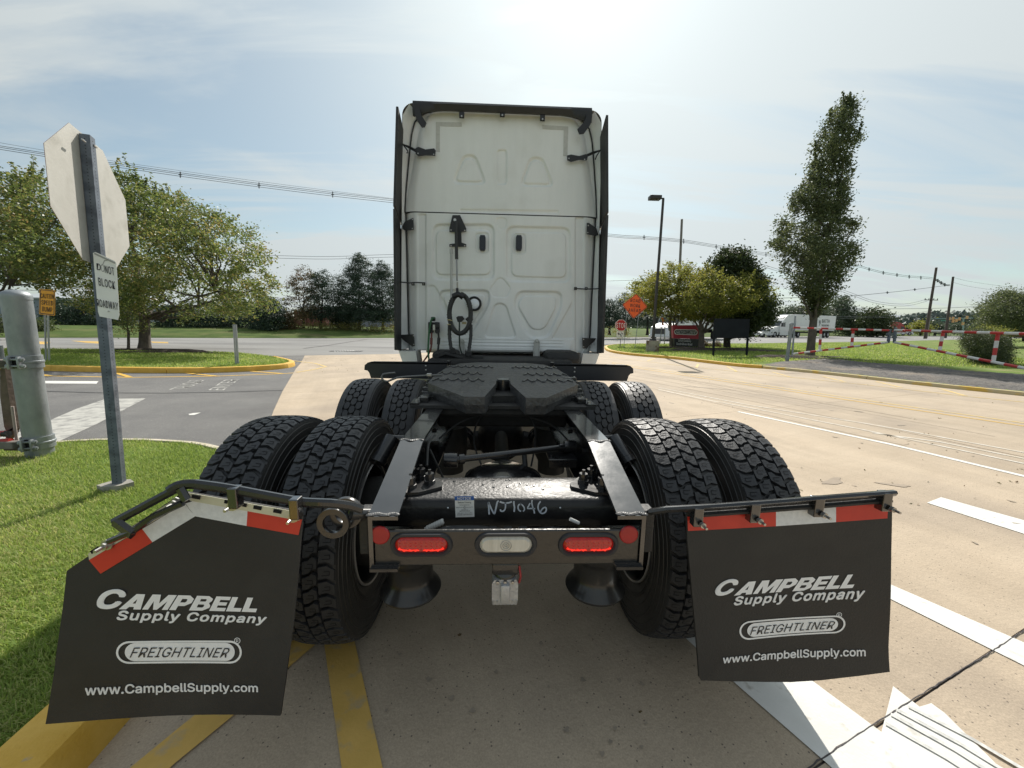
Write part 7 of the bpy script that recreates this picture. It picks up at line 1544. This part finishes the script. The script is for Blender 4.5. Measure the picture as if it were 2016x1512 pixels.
tree('gold_tree', 'wider green gold tree with its trunk between the red sign and the blank board', (1381, 691), 25.5, [(1335, 580), (1360, 548), (1385, 530), (1402, 528), (1412, 545), (1440, 545), (1455, 556), (1462, 532), (1476, 545), (1500, 552), (1518, 572), (1520, 590), (1500, 596), (1480, 606), (1450, 614), (1420, 618), (1400, 632), (1372, 628), (1350, 622), (1330, 610)], LM_HAW2, 30000, .135, .19, 650, nclump=380, spread=.23, seed=62, limbs=60, fork=7, spikes=14, hollow=.2, squash=.6)
tree('dark_tree', 'large dark round crowned tree behind the blank board', (1431, 688.5), 27.6, [(1402, 520), (1418, 500), (1440, 492), (1462, 496), (1482, 510), (1496, 536), (1510, 560), (1524, 580), (1530, 600), (1526, 622), (1512, 636), (1500, 655), (1480, 662), (1455, 655), (1432, 658), (1415, 640), (1400, 630), (1392, 560)], LM_DARK, 60000, .17, .24, 664, nclump=520, spread=.26, seed=63, limbs=40, fork=6, hollow=.15, bark=M_BARKD)
tree('columnar_tree', 'tall narrow dark green tree leaning right at the top, behind the gate', (1594, 705), 20.8, [(1683, 188), (1674, 196), (1662, 196), (1650, 212), (1636, 224), (1626, 240), (1612, 258), (1606, 280), (1601, 302), (1610, 318), (1596, 318), (1588, 345), (1590, 365), (1570, 366), (1555, 382), (1556, 410), (1560, 440), (1545, 430), (1532, 434), (1528, 452), (1542, 470), (1525, 470), (1512, 478), (1522, 494), (1538, 505), (1535, 530), (1540, 552), (1556, 566), (1572, 585), (1588, 605), (1598, 622), (1610, 620), (1622, 605), (1638, 588), (1650, 566), (1664, 548), (1672, 525), (1690, 508), (1702, 488), (1690, 484), (1682, 490), (1676, 470), (1686, 450), (1688, 436), (1674, 432), (1668, 420), (1672, 390), (1670, 362), (1680, 340), (1684, 318), (1682, 300), (1697, 272), (1700, 264), (1688, 262), (1686, 246), (1690, 216), (1682, 205)], LM_MAPLE, 44000, .13, .19, (1602, 625), nclump=900, spread=.15, gaps=.26, spikes=26, seed=64, limbs=110, fork=5, hollow=.1, squash=1.0, thick=1.0)
# low bushes by the plinth
for k, (px, py, w_, h_, lb__) in enumerate(((1371, 686, 14, 14, 'low brown green bush at the right end of the plinth'), (1386, 686, 18, 15, 'middle low bush behind the gold tree trunk'), (1409, 687, 26, 15, 'low bush right of the two others under the blank board'))):
    tree('low_bush', lb__, (px, py), 28.6, [(px-w_*.5, py-h_*.35), (px-w_*.25, py-h_), (px+w_*.25, py-h_*.95), (px+w_*.5, py-h_*.4), (px+w_*.5, py), (px-w_*.5, py)], LM_BRWN, 2600, .07, .03, py-3, cat='bush', nclump=60, spread=.12, seed=70+k, limbs=8, fork=2)
tree('trimmed_bush', 'rounded trimmed green bush behind the right gate leaf', (1945, 724), 17.3, [(1898, 655), (1930, 650), (1965, 655), (1985, 670), (1993, 690), (1990, 712), (1978, 722), (1950, 723), (1920, 715), (1900, 700), (1896, 675)], leafmat('leaves_trimmed', [(.030, .045, .02), (.045, .065, .026), (.07, .09, .035), (.12, .12, .06)], trans=.25), 42000, .05, .05, 705, cat='bush', nclump=420, spread=.12, seed=75, limbs=30, fork=4, hollow=.5)
tree('pale_bush', 'paler loose bush growing above the trimmed bush', (1940, 668), 21, [(1910, 652), (1930, 643), (1965, 646), (1990, 652), (1985, 662), (1915, 662)], LM_HAW2, 3000, .06, .03, 660, cat='bush', nclump=70, spread=.12, seed=76, limbs=8, fork=2)
tree('round_tree', 'big round dark green tree at the right edge behind the bush', (1985, 664), 40, [(1925, 640), (1925, 615), (1945, 592), (1965, 580), (1990, 575), (2016, 582), (2045, 600), (2060, 640), (2040, 656), (1960, 656), (1935, 652)], LM_MAPLE, 34000, .16, .3, 650, nclump=360, spread=.42, seed=77, limbs=20, fork=4, hollow=.3, baseZ=.1)
# far trees on the right
for k, (cr, D, lm, lb__, nl) in enumerate((
    ([(1638, 650), (1636, 610), (1650, 590), (1665, 583), (1680, 596), (1695, 612), (1702, 640), (1700, 652)], 95, LM_FAR, 'rounded green tree right of the white trailer', 9000),
    ([(1690, 652), (1694, 622), (1715, 612), (1740, 614), (1756, 625), (1754, 632), (1740, 636), (1735, 650)], 88, LM_DARK, 'spreading flat topped tree left of the far red truck', 8000),
    ([(1530, 640), (1534, 618), (1550, 606), (1566, 610), (1580, 604), (1592, 612), (1592, 640)], 110, LM_FAR, 'tree tops showing above the white tractor cab', 7000),
    ([(1655, 655), (1680, 640), (1730, 640), (1765, 645), (1762, 657)], 92, LM_DARK, 'dark hedge under the far trees', 6000),
    ([(1795, 652), (1800, 640), (1815, 636), (1828, 642), (1830, 652)], 120, LM_HAW2, 'pale round shrub left of the far dark poles', 2500),
    ([(1826, 650), (1832, 638), (1848, 636), (1858, 645), (1856, 652)], 125, LM_FAR, 'greyish shrub right of the far dark pole', 2500),
    ([(1860, 652), (1866, 642), (1885, 640), (1905, 645), (1930, 640), (1935, 654)], 130, LM_FAR, 'line of shrubs below the traffic signal', 4000),
    ([(1590, 655), (1594, 614), (1615, 604), (1640, 612), (1644, 655)], 118, LM_FAR, 'tall mass of trees directly behind the slim tree', 6000))):
    bx = (cr[0][0]+cr[-1][0])/2; b = atD(bx, 655, D); b[2] = .3
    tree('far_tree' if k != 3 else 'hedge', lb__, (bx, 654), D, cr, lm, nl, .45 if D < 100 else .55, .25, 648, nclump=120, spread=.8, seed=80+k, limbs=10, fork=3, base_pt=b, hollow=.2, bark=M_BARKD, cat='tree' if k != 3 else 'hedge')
# wooded ridge on the horizon
rs = np.random.RandomState(99); ridge = [(1560, 634), (1700, 634), (1760, 630), (1782, 626), (1800, 621), (1822, 620), (1842, 619), (1866, 618), (1890, 617), (1905, 622), (1930, 619), (2016, 618), (2200, 612)]
C_ = []
for px in np.linspace(1200, 2300, 900):
    ty = np.interp(px, [p[0] for p in ridge], [p[1] for p in ridge]); 
    for j in range(3): D = 520+220*rs.rand(); C_.append(atD(px+rs.rand()*3, ty+3+rs.rand()*(648-ty), D))
C_ = np.array(C_); V, F = leaves(C_, 90000, 6.0, 5.0, rs, aspect=.9, squash=.5); np_mesh('wooded_ridge', V, F, leafmat('leaves_ridge_hazed', [(.07, .095, .085), (.085, .115, .10), (.105, .13, .11)], trans=.1), kind='stuff', label='hazy wooded ridge along the horizon on the right', cat='woodland')  # distance haze is put into the dull grey-green leaf colour
C_ = []
for px in np.linspace(-300, 1300, 500):
    for j in range(2): C_.append(atD(px, 622+px*.0152*0+ (px*.0174) + rs.rand()*8, 150+60*rs.rand()))
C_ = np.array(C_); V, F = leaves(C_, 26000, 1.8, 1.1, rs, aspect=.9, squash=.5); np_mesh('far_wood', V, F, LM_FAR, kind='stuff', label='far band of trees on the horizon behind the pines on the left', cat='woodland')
# mulch rings round the trunks
for p, r in ((gnd(285, 693, .115), 1.2), (gnd(1322, 686, .1), .7), (gnd(1381, 691, .1), .9), (gnd(1431, 689, .1), 1.7), (gnd(1594, 705, .1), 1.1)):
    q = MB(); q.lathe([(r*1.1, -.01), (r*.8, .04), (r*.3, .11), (0, .13)], p, 'z', 22); o = q.obj('tree_mulch', mat('bark_mulch', (.05, .038, .03), (.085, .065, .05), scale=12, rough=.95, bump=1.5, bscale=25), None, smooth=60, kind='structure')
    for v_ in o.data.vertices: v_.co.x *= 1+.15*math.sin(v_.co.y*3); v_.co.z += .02*RS.rand()
# ================================================================== vehicles in the distance
M_VW = mat('vehicle_white', (.70, .71, .70), (.76, .77, .76), scale=.8, rough=.35, coat=.4); M_VG = mat('vehicle_glass', (.02, .03, .035), rough=.08, coat=.5); M_VT = mat('vehicle_tyre', (.02, .02, .02), rough=.7); M_VH = mat('hub', (.5, .5, .5), rough=.4, metal=.6); M_VD = mat('under_dark', (.02, .02, .022), rough=.7)
def semi(label, loc, ang, trailer=13.5, cabm_=None, tm=None, name='semi_truck', group=None, front_only=False, text=None):
    """+X of the vehicle is forward; origin under the front bumper"""
    o = thing(name, label, 'truck', loc, group); o.rotation_euler = (0, 0, ang); cabm_ = cabm_ or M_VW; tm = tm or M_VW
    def add(q, nm_, m, par=o, smooth=None):
        me = q.mesh(nm_, m, (0, 0, 0), smooth); x = link(bpy.data.objects.new(nm_, me)); x.parent = par; return x
    q = MB(); q.prism([(x, -1.22, z) for x, z in ((-3.7, .95), (-3.7, 2.9), (-3.1, 3.75), (-2.7, 3.95), (-4.0, 4.0), (-6.3, 4.0), (-6.3, .95))][::-1] if False else [(x, -1.22, z) for x, z in ((-2.2, .9), (-2.25, 1.9), (-3.0, 2.85), (-3.6, 3.55), (-4.4, 3.9), (-6.3, 4.0), (-6.3, .9))], (0, 2.44, 0)); add(q, 'sleeper_cab', cabm_, smooth=30)
    q = MB(); q.prism([(x, -1.05, z) for x, z in ((0, .42), (-.05, 1.15), (-.25, 1.45), (-1.2, 1.75), (-2.25, 1.95), (-2.25, .6), (-.9, .42))], (0, 2.1, 0)); hd = add(q, 'hood', cabm_, smooth=30)
    q = MB(); q.box((0.0, 0, 1.02), (.06, 1.1, .62), bev=.03); add(q, 'grille', mat('grille', (.08, .08, .085), rough=.4, metal=.6), hd)
    for s in (-1, 1): q = MB(); q.box((-.22, s*.88, .98), (.32, .3, .22), bev=.08); add(q, 'headlight', mat('headlamp', (.55, .57, .6), rough=.15, coat=1), hd, 30)
    q = MB(); q.box((-.08, 0, .48), (.4, 2.3, .3), bev=.08); add(q, 'bumper', cabm_, hd, 30)
    q = MB(); q.add([(-2.24, -1.1, 1.98), (-2.24, 1.1, 1.98), (-2.92, 1.08, 2.80), (-2.92, -1.08, 2.80)], [(0, 1, 2, 3)]); q.v = [(x+.03, y, z+.03) for x, y, z in q.v]; add(q, 'windscreen', M_VG)
    for s in (-1, 1):
        q = MB(); q.prism([(x, s*1.225, z) for x, z in ((-2.55, 1.9), (-3.05, 2.6), (-3.75, 2.6), (-3.75, 1.85))], (0, s*.012, 0)); add(q, 'side_window', M_VG)
        q = MB(); q.box((-2.35, s*1.42, 2.2), (.12, .22, .65), bev=.04); add(q, 'mirror', M_VD)
        q = MB(); q.prism([(x, s*1.14, z) for x, z in ((-.35, .42), (-.35, 1.0), (-.9, 1.25), (-1.5, 1.2), (-1.9, .9), (-1.9, .42), (-1.75, .42), (-1.6, .9), (-1.1, 1.05), (-.6, .9), (-.5, .42))], (0, s*.06, 0)); add(q, 'wheel_arch', cabm_)
        q = MB(); q.box((-4.3, s*1.15, .68), (3.7, .12, .62), bev=.04); add(q, 'side_skirt', cabm_)
    xs = [-1.05, -7.0, -8.3]
    if trailer: xs += [-6.6-trailer+1.6, -6.6-trailer+2.9]
    for x in xs:
        for s in (-1, 1):
            q = MB(); q.lathe([(.3, -.14), (.48, -.15), (.51, -.1), (.51, .1), (.48, .15), (.3, .14)], (0, 0, 0), 'y', 20); w0 = add(q, 'wheel', M_VT, smooth=40); w0.location = (x, s*1.05, .51)
            q = MB(); q.lathe([(0, -.1), (.14, -.16), (.29, -.1), (.3, 0), (.29, .1), (.14, .16), (0, .1)], (0, 0, 0), 'y', 16); h_ = add(q, 'hub', M_VH, w0, 40)
    q = MB(); q.box((-7.5 if not trailer else -6.5-trailer/2, 0, .95), (4 if not trailer else trailer+1, .9, .3)); add(q, 'chassis', M_VD)
    if trailer:
        q = MB(); q.box((-6.9-trailer/2, 0, 2.68), (trailer, 2.55, 2.8), bev=.04); tb = add(q, 'trailer_box', tm)
        q = MB(); q.box((-6.9-trailer*.72, 0, 1.05), (.2, 1.8, .5)); add(q, 'landing_gear', M_VD)
        for s in (-1, 1):
            q = MB(); q.box((-6.9-trailer*.5, s*1.285, 1.32), (trailer*.98, .02, .10)); add(q, 'bottom_rail', mat('rail_grey', (.3, .3, .31), rough=.5), tb)
            if text:
                q = MB(); x0 = -6.9-trailer*.55; d = -1 if s < 0 else 1
                if s*1.0 == text[2]:
                    X0, X1 = text[3], text[4]
                    for tx, z1, z0, a_, b_ in ((text[0], 3.4, 2.75, X0, X1), (text[1], 2.45, 2.1, X0, X1)): put_text(q, tx, [(a_, s*1.292, z1), (b_, s*1.292, z1), (b_, s*1.292, z0), (a_, s*1.292, z0)], bold=.02)
                    put_text(q, '@', [(text[5]-.35, s*1.292, 3.2), (text[5]+.35, s*1.292, 3.2), (text[5]+.35, s*1.292, 2.2), (text[5]-.35, s*1.292, 2.2)]) if False else None
                    q.tube([(text[5]-.1, s*1.292, 2.6), (text[5]+.2, s*1.292, 3.1), (text[5]-.1, s*1.292, 3.2), (text[5]-.3, s*1.292, 2.7), (text[5], s*1.292, 2.2)], .07, 4, flat=(1, .1)); add(q, 'lettering', M_INK, tb)
    return o
def place_semi(label, fpx, D, rpx, D2_, **kw):
    """front bumper at pixel column fpx at depth D, rear end at rpx at depth D2_"""
    a = atD(fpx, 664, D); b = atD(rpx, 664, D2_); d = a-b; ang = math.atan2(d[1], d[0]); return semi(label, (a[0], a[1], 0.02), ang, **kw)
place_semi('white sleeper tractor pulling a white box trailer along the far road', 1504, 67, 1652, 78.5, text=('RASTH', 'TRUCKING', 1, -17.0, -14.4, -13.6) if False else ('BATTH', 'TRUCKING', 1.0, -15.4, -18.1, -14.6))
place_semi('white day cab tractor and trailer partly hidden behind the red sign', 1297, 42, 1420, 58, name='semi_truck', trailer=11)
mred = mat('vehicle_red', (.38, .03, .035), rough=.35, coat=.5)
a = atD(1792, 655, 118); o = semi('far red and white tractor with a white trailer left of the dark poles', (a[0], a[1], .2), math.atan2(-.15, 1), trailer=10, cabm_=M_VW)
for ch in o.children:
    if ch.name.startswith('sleeper_cab'): ch.data.materials.clear(); ch.data.materials.append(mred)
a = atD(1998, 660, 66); q = MB(); o = thing('flatbed_trailer', 'low dark red trailer with black wheels at the right edge of the frame', 'trailer', (a[0], a[1], 0)); d_ = np.array([.87, .49, 0])
for k, (c0, c1, z0, z1, m, nm_) in enumerate(((0, 12, .9, 1.35, mred, 'deck'), (0, 12, .7, .9, M_VD, 'chassis'))):
    q = MB(); p0 = a+d_*c0; p1 = a+d_*c1; nv = np.array([-d_[1], d_[0], 0])*1.2; q.prism([(p[0], p[1], z0) for p in (p0-nv, p1-nv, p1+nv, p0+nv)], (0, 0, z1-z0)); q.obj(nm_, m, o)
for k in (1.2, 2.5, 8.5): 
    c = a+d_*k-np.array([-d_[1], d_[0], 0])*1.1; q = MB(); q.lathe([(0, -.15), (.5, -.15), (.5, .15), (0, .15)], (c[0], c[1], .5), 'y', 16); q.obj('wheel', M_VT, o)
def car(label, px, D, ang, m, L_=4.5):
    a = atD(px, 664, D); o = thing('parked_car', label, 'car', (a[0], a[1], .02), 'white cars by the far road'); o.rotation_euler = (0, 0, ang)
    def add(q, nm_, m_, par=o, smooth=None): me = q.mesh(nm_, m_, (0, 0, 0), smooth); x = link(bpy.data.objects.new(nm_, me)); x.parent = par; return x
    q = MB(); q.prism([(x, -.9, z) for x, z in ((0, .35), (.02, .75), (-.3, .9), (-1.2, 1.0), (-1.7, 1.45), (-3.3, 1.5), (-4.1, 1.05), (-4.5, .95), (-4.5, .35))], (0, 1.8, 0)); add(q, 'body', m, smooth=30)
    q = MB(); q.prism([(x, -.91, z) for x, z in ((-1.35, 1.02), (-1.78, 1.4), (-3.2, 1.43), (-3.8, 1.05))], (0, 1.82, 0)); add(q, 'windows', M_VG)
    q = MB(); q.add([(-1.22, -.8, 1.03), (-1.22, .8, 1.03), (-1.68, .75, 1.43), (-1.68, -.75, 1.43)], [(0, 1, 2, 3)]); q.v = [(x+.03, y, z+.02) for x, y, z in q.v]; add(q, 'windscreen', M_VG)
    for s in (-1, 1): q = MB(); q.box((0.0, s*.65, .7), (.1, .35, .14), bev=.04); add(q, 'headlight', mat('headlamp', None))
    for x in (-.85, -3.6):
        for s in (-1, 1): q = MB(); q.lathe([(0, -.1), (.2, -.11), (.33, -.1), (.33, .1), (.2, .11), (0, .1)], (x, s*.85, .33), 'y', 18); add(q, 'wheel', M_VT)
car('white car left of the far white tractor, front one', 1487, 66, R_(205), M_VW); car('grey white car tucked against the far white tractor', 1500, 69, R_(208), mat('vehicle_silver', (.45, .46, .47), rough=.3, coat=.5))
# ================================================================== grass blades
MG = leafmat('grass_blades', [(.145, .225, .04), (.20, .30, .055), (.275, .36, .08), (.48, .45, .21)], trans=.42, rough=.6)
def blades(name, label, poly, z, n, h, w_, seed, lean=.5, dens=None, cat='grass'):
    rs = np.random.RandomState(seed); pl = np.array([(p[0], p[1]) for p in poly]); x0, y0 = pl.min(0); x1, y1 = pl.max(0); X = []; Yv = []; got = 0
    while got < n:
        x = rs.uniform(x0, x1, n*2); y = rs.uniform(y0, y1, n*2); ok = in_poly(x, y, pl)
        if dens is not None: ok &= rs.rand(n*2) < dens(x, y)
        X.append(x[ok]); Yv.append(y[ok]); got += ok.sum()
    x = np.concatenate(X)[:n]; y = np.concatenate(Yv)[:n]; hh = h*(.5+.9*rs.rand(n)); az = rs.rand(n)*6.283; ln = lean*(.3+rs.rand(n)); dx, dy = np.cos(az)*hh*ln, np.sin(az)*hh*ln; wx, wy = -np.sin(az)*w_*.5, np.cos(az)*w_*.5
    B = np.stack([x, y, np.full(n, z)], 1); S_ = np.stack([wx, wy, np.zeros(n)], 1); M_ = B+np.stack([dx*.4, dy*.4, hh*.62], 1); T_ = B+np.stack([dx, dy, hh*np.sqrt(np.maximum(.15, 1-ln**2*.5))], 1)
    V = np.stack([B-S_, B+S_, M_+S_*.7, M_-S_*.7, T_], 1).reshape(-1, 3); b = np.arange(n)*5
    F = np.concatenate([np.stack([b, b+1, b+2], 1), np.stack([b, b+2, b+3], 1), np.stack([b+3, b+2, b+4], 1)])
    return np_mesh(name, V, F, MG, kind='stuff', label=label, cat=cat)
near_poly = [p for p in corner if p[1] > .4 and p[0] > -7.2]; near_poly = sorted(near_poly, key=lambda p: 0) 
npoly = [(-1.60, .35)]+[tuple(p) for p in iA if p[1] > .4]+[tuple(p) for p in iB if p[0] > -6.4]+[(-6.6, 3.2), (-5.2, .35)]
blades('lawn_grass', 'sunlit mown grass blades of the near left lawn', npoly, .10, 190000, .040, .0046, 11, .9, dens=lambda x, y: np.clip(1.5/(np.hypot(x, y)-.2), .12, 1)*(.25+.75*sm(.22, .5, vnoise(x, y, 2.6, 31)*.6+vnoise(x, y, 7.0, 32)*.4)))
blades('straw_grass', 'dry straw coloured clippings lying in the near lawn', npoly, .125, 900, .05, .003, 12, 1.6)
blades('lawn_grass', 'grass blades on the left island', [p for p in lw if -24 < p[0]], .11, 60000, .07, .014, 13, .8, dens=lambda x, y: np.clip(12/np.hypot(x, y), .1, 1))
ri = [tuple(p) for p in innA if p[1] > 12]+[(10.4, 15.3), (14, 17), (20, 14.5), (26, 16), (46, 44), P2(1480, 679)]
blades('lawn_grass', 'grass blades on the right lawn around the signs', ri, .095, 70000, .08, .022, 14, .8, dens=lambda x, y: np.clip(20/np.hypot(x, y), .1, 1))
# stones of the gravel bed
rs = np.random.RandomState(15); n = 26000; x = rs.uniform(x0, x1, n*3); y = rs.uniform(y0, y1, n*3); ok = in_poly(x, y, mulch); x, y = x[ok][:n], y[ok][:n]; n = len(x)
d_ = seg_dist(x, y, mulch); zz = .10+.10*sm(0, .9, d_)+.05*(vnoise(x, y, 1.1, 3)-.5)*sm(0, .5, d_); s = .012+.022*rs.rand(n)
tet = np.array([(1, 0, -.6), (-.5, .87, -.6), (-.5, -.87, -.6), (.1, 0, .9)]); rot = rs.rand(n)*6.28; c_, s_ = np.cos(rot), np.sin(rot)
V = np.stack([np.stack([x+s*(t[0]*c_-t[1]*s_)*1.3, y+s*(t[0]*s_+t[1]*c_)*1.3, zz+s*t[2]*.7], 1) for t in tet], 1).reshape(-1, 3); b = np.arange(n)*4; F = np.concatenate([np.stack([b, b+1, b+3], 1), np.stack([b+1, b+2, b+3], 1), np.stack([b+2, b, b+3], 1)])
np_mesh('gravel', V, F, mat('gravel_stone', (.10, .10, .105), (.17, .165, .16), scale=6, rough=.9, rnd=.45, c3=(.24, .2, .15), s3=.9, t3=(.5, .68)), kind='stuff', label='loose grey stones covering the gravel bed', cat='gravel')
# leaf litter and grit on the paving
rs = np.random.RandomState(16); C_ = []
for k in range(240):
    px, py = rs.uniform(560, 780), rs.uniform(702, 732)
    if rs.rand() < .45: px, py = rs.uniform(1280, 2016), rs.uniform(730, 1000)
    g_ = gnd(px, py, ZC+.006); C_.append(g_)
C_ = np.array(C_); V, F = leaves(C_, 240, .02, .03, rs, squash=.1); V[:, 2] = np.clip(V[:, 2], ZC+.003, ZC+.018); np_mesh('leaf_litter', V, F, LM_BRWN, kind='stuff', label='scattered small dry leaves on the concrete', cat='leaves')
C_ = np.array([gnd(*p, ZC+.006) for p in ((566, 1318), (570, 1322), (562, 1321), (1080, 1440), (905, 1250), (1150, 1300), (830, 1445), (1260, 1400))]); V, F = leaves(C_, 10, .004, .016, rs, squash=.2); np_mesh('grit', V, F, LM_BRWN, kind='stuff', label='bits of dry leaf on the shaded concrete behind the truck', cat='leaves')
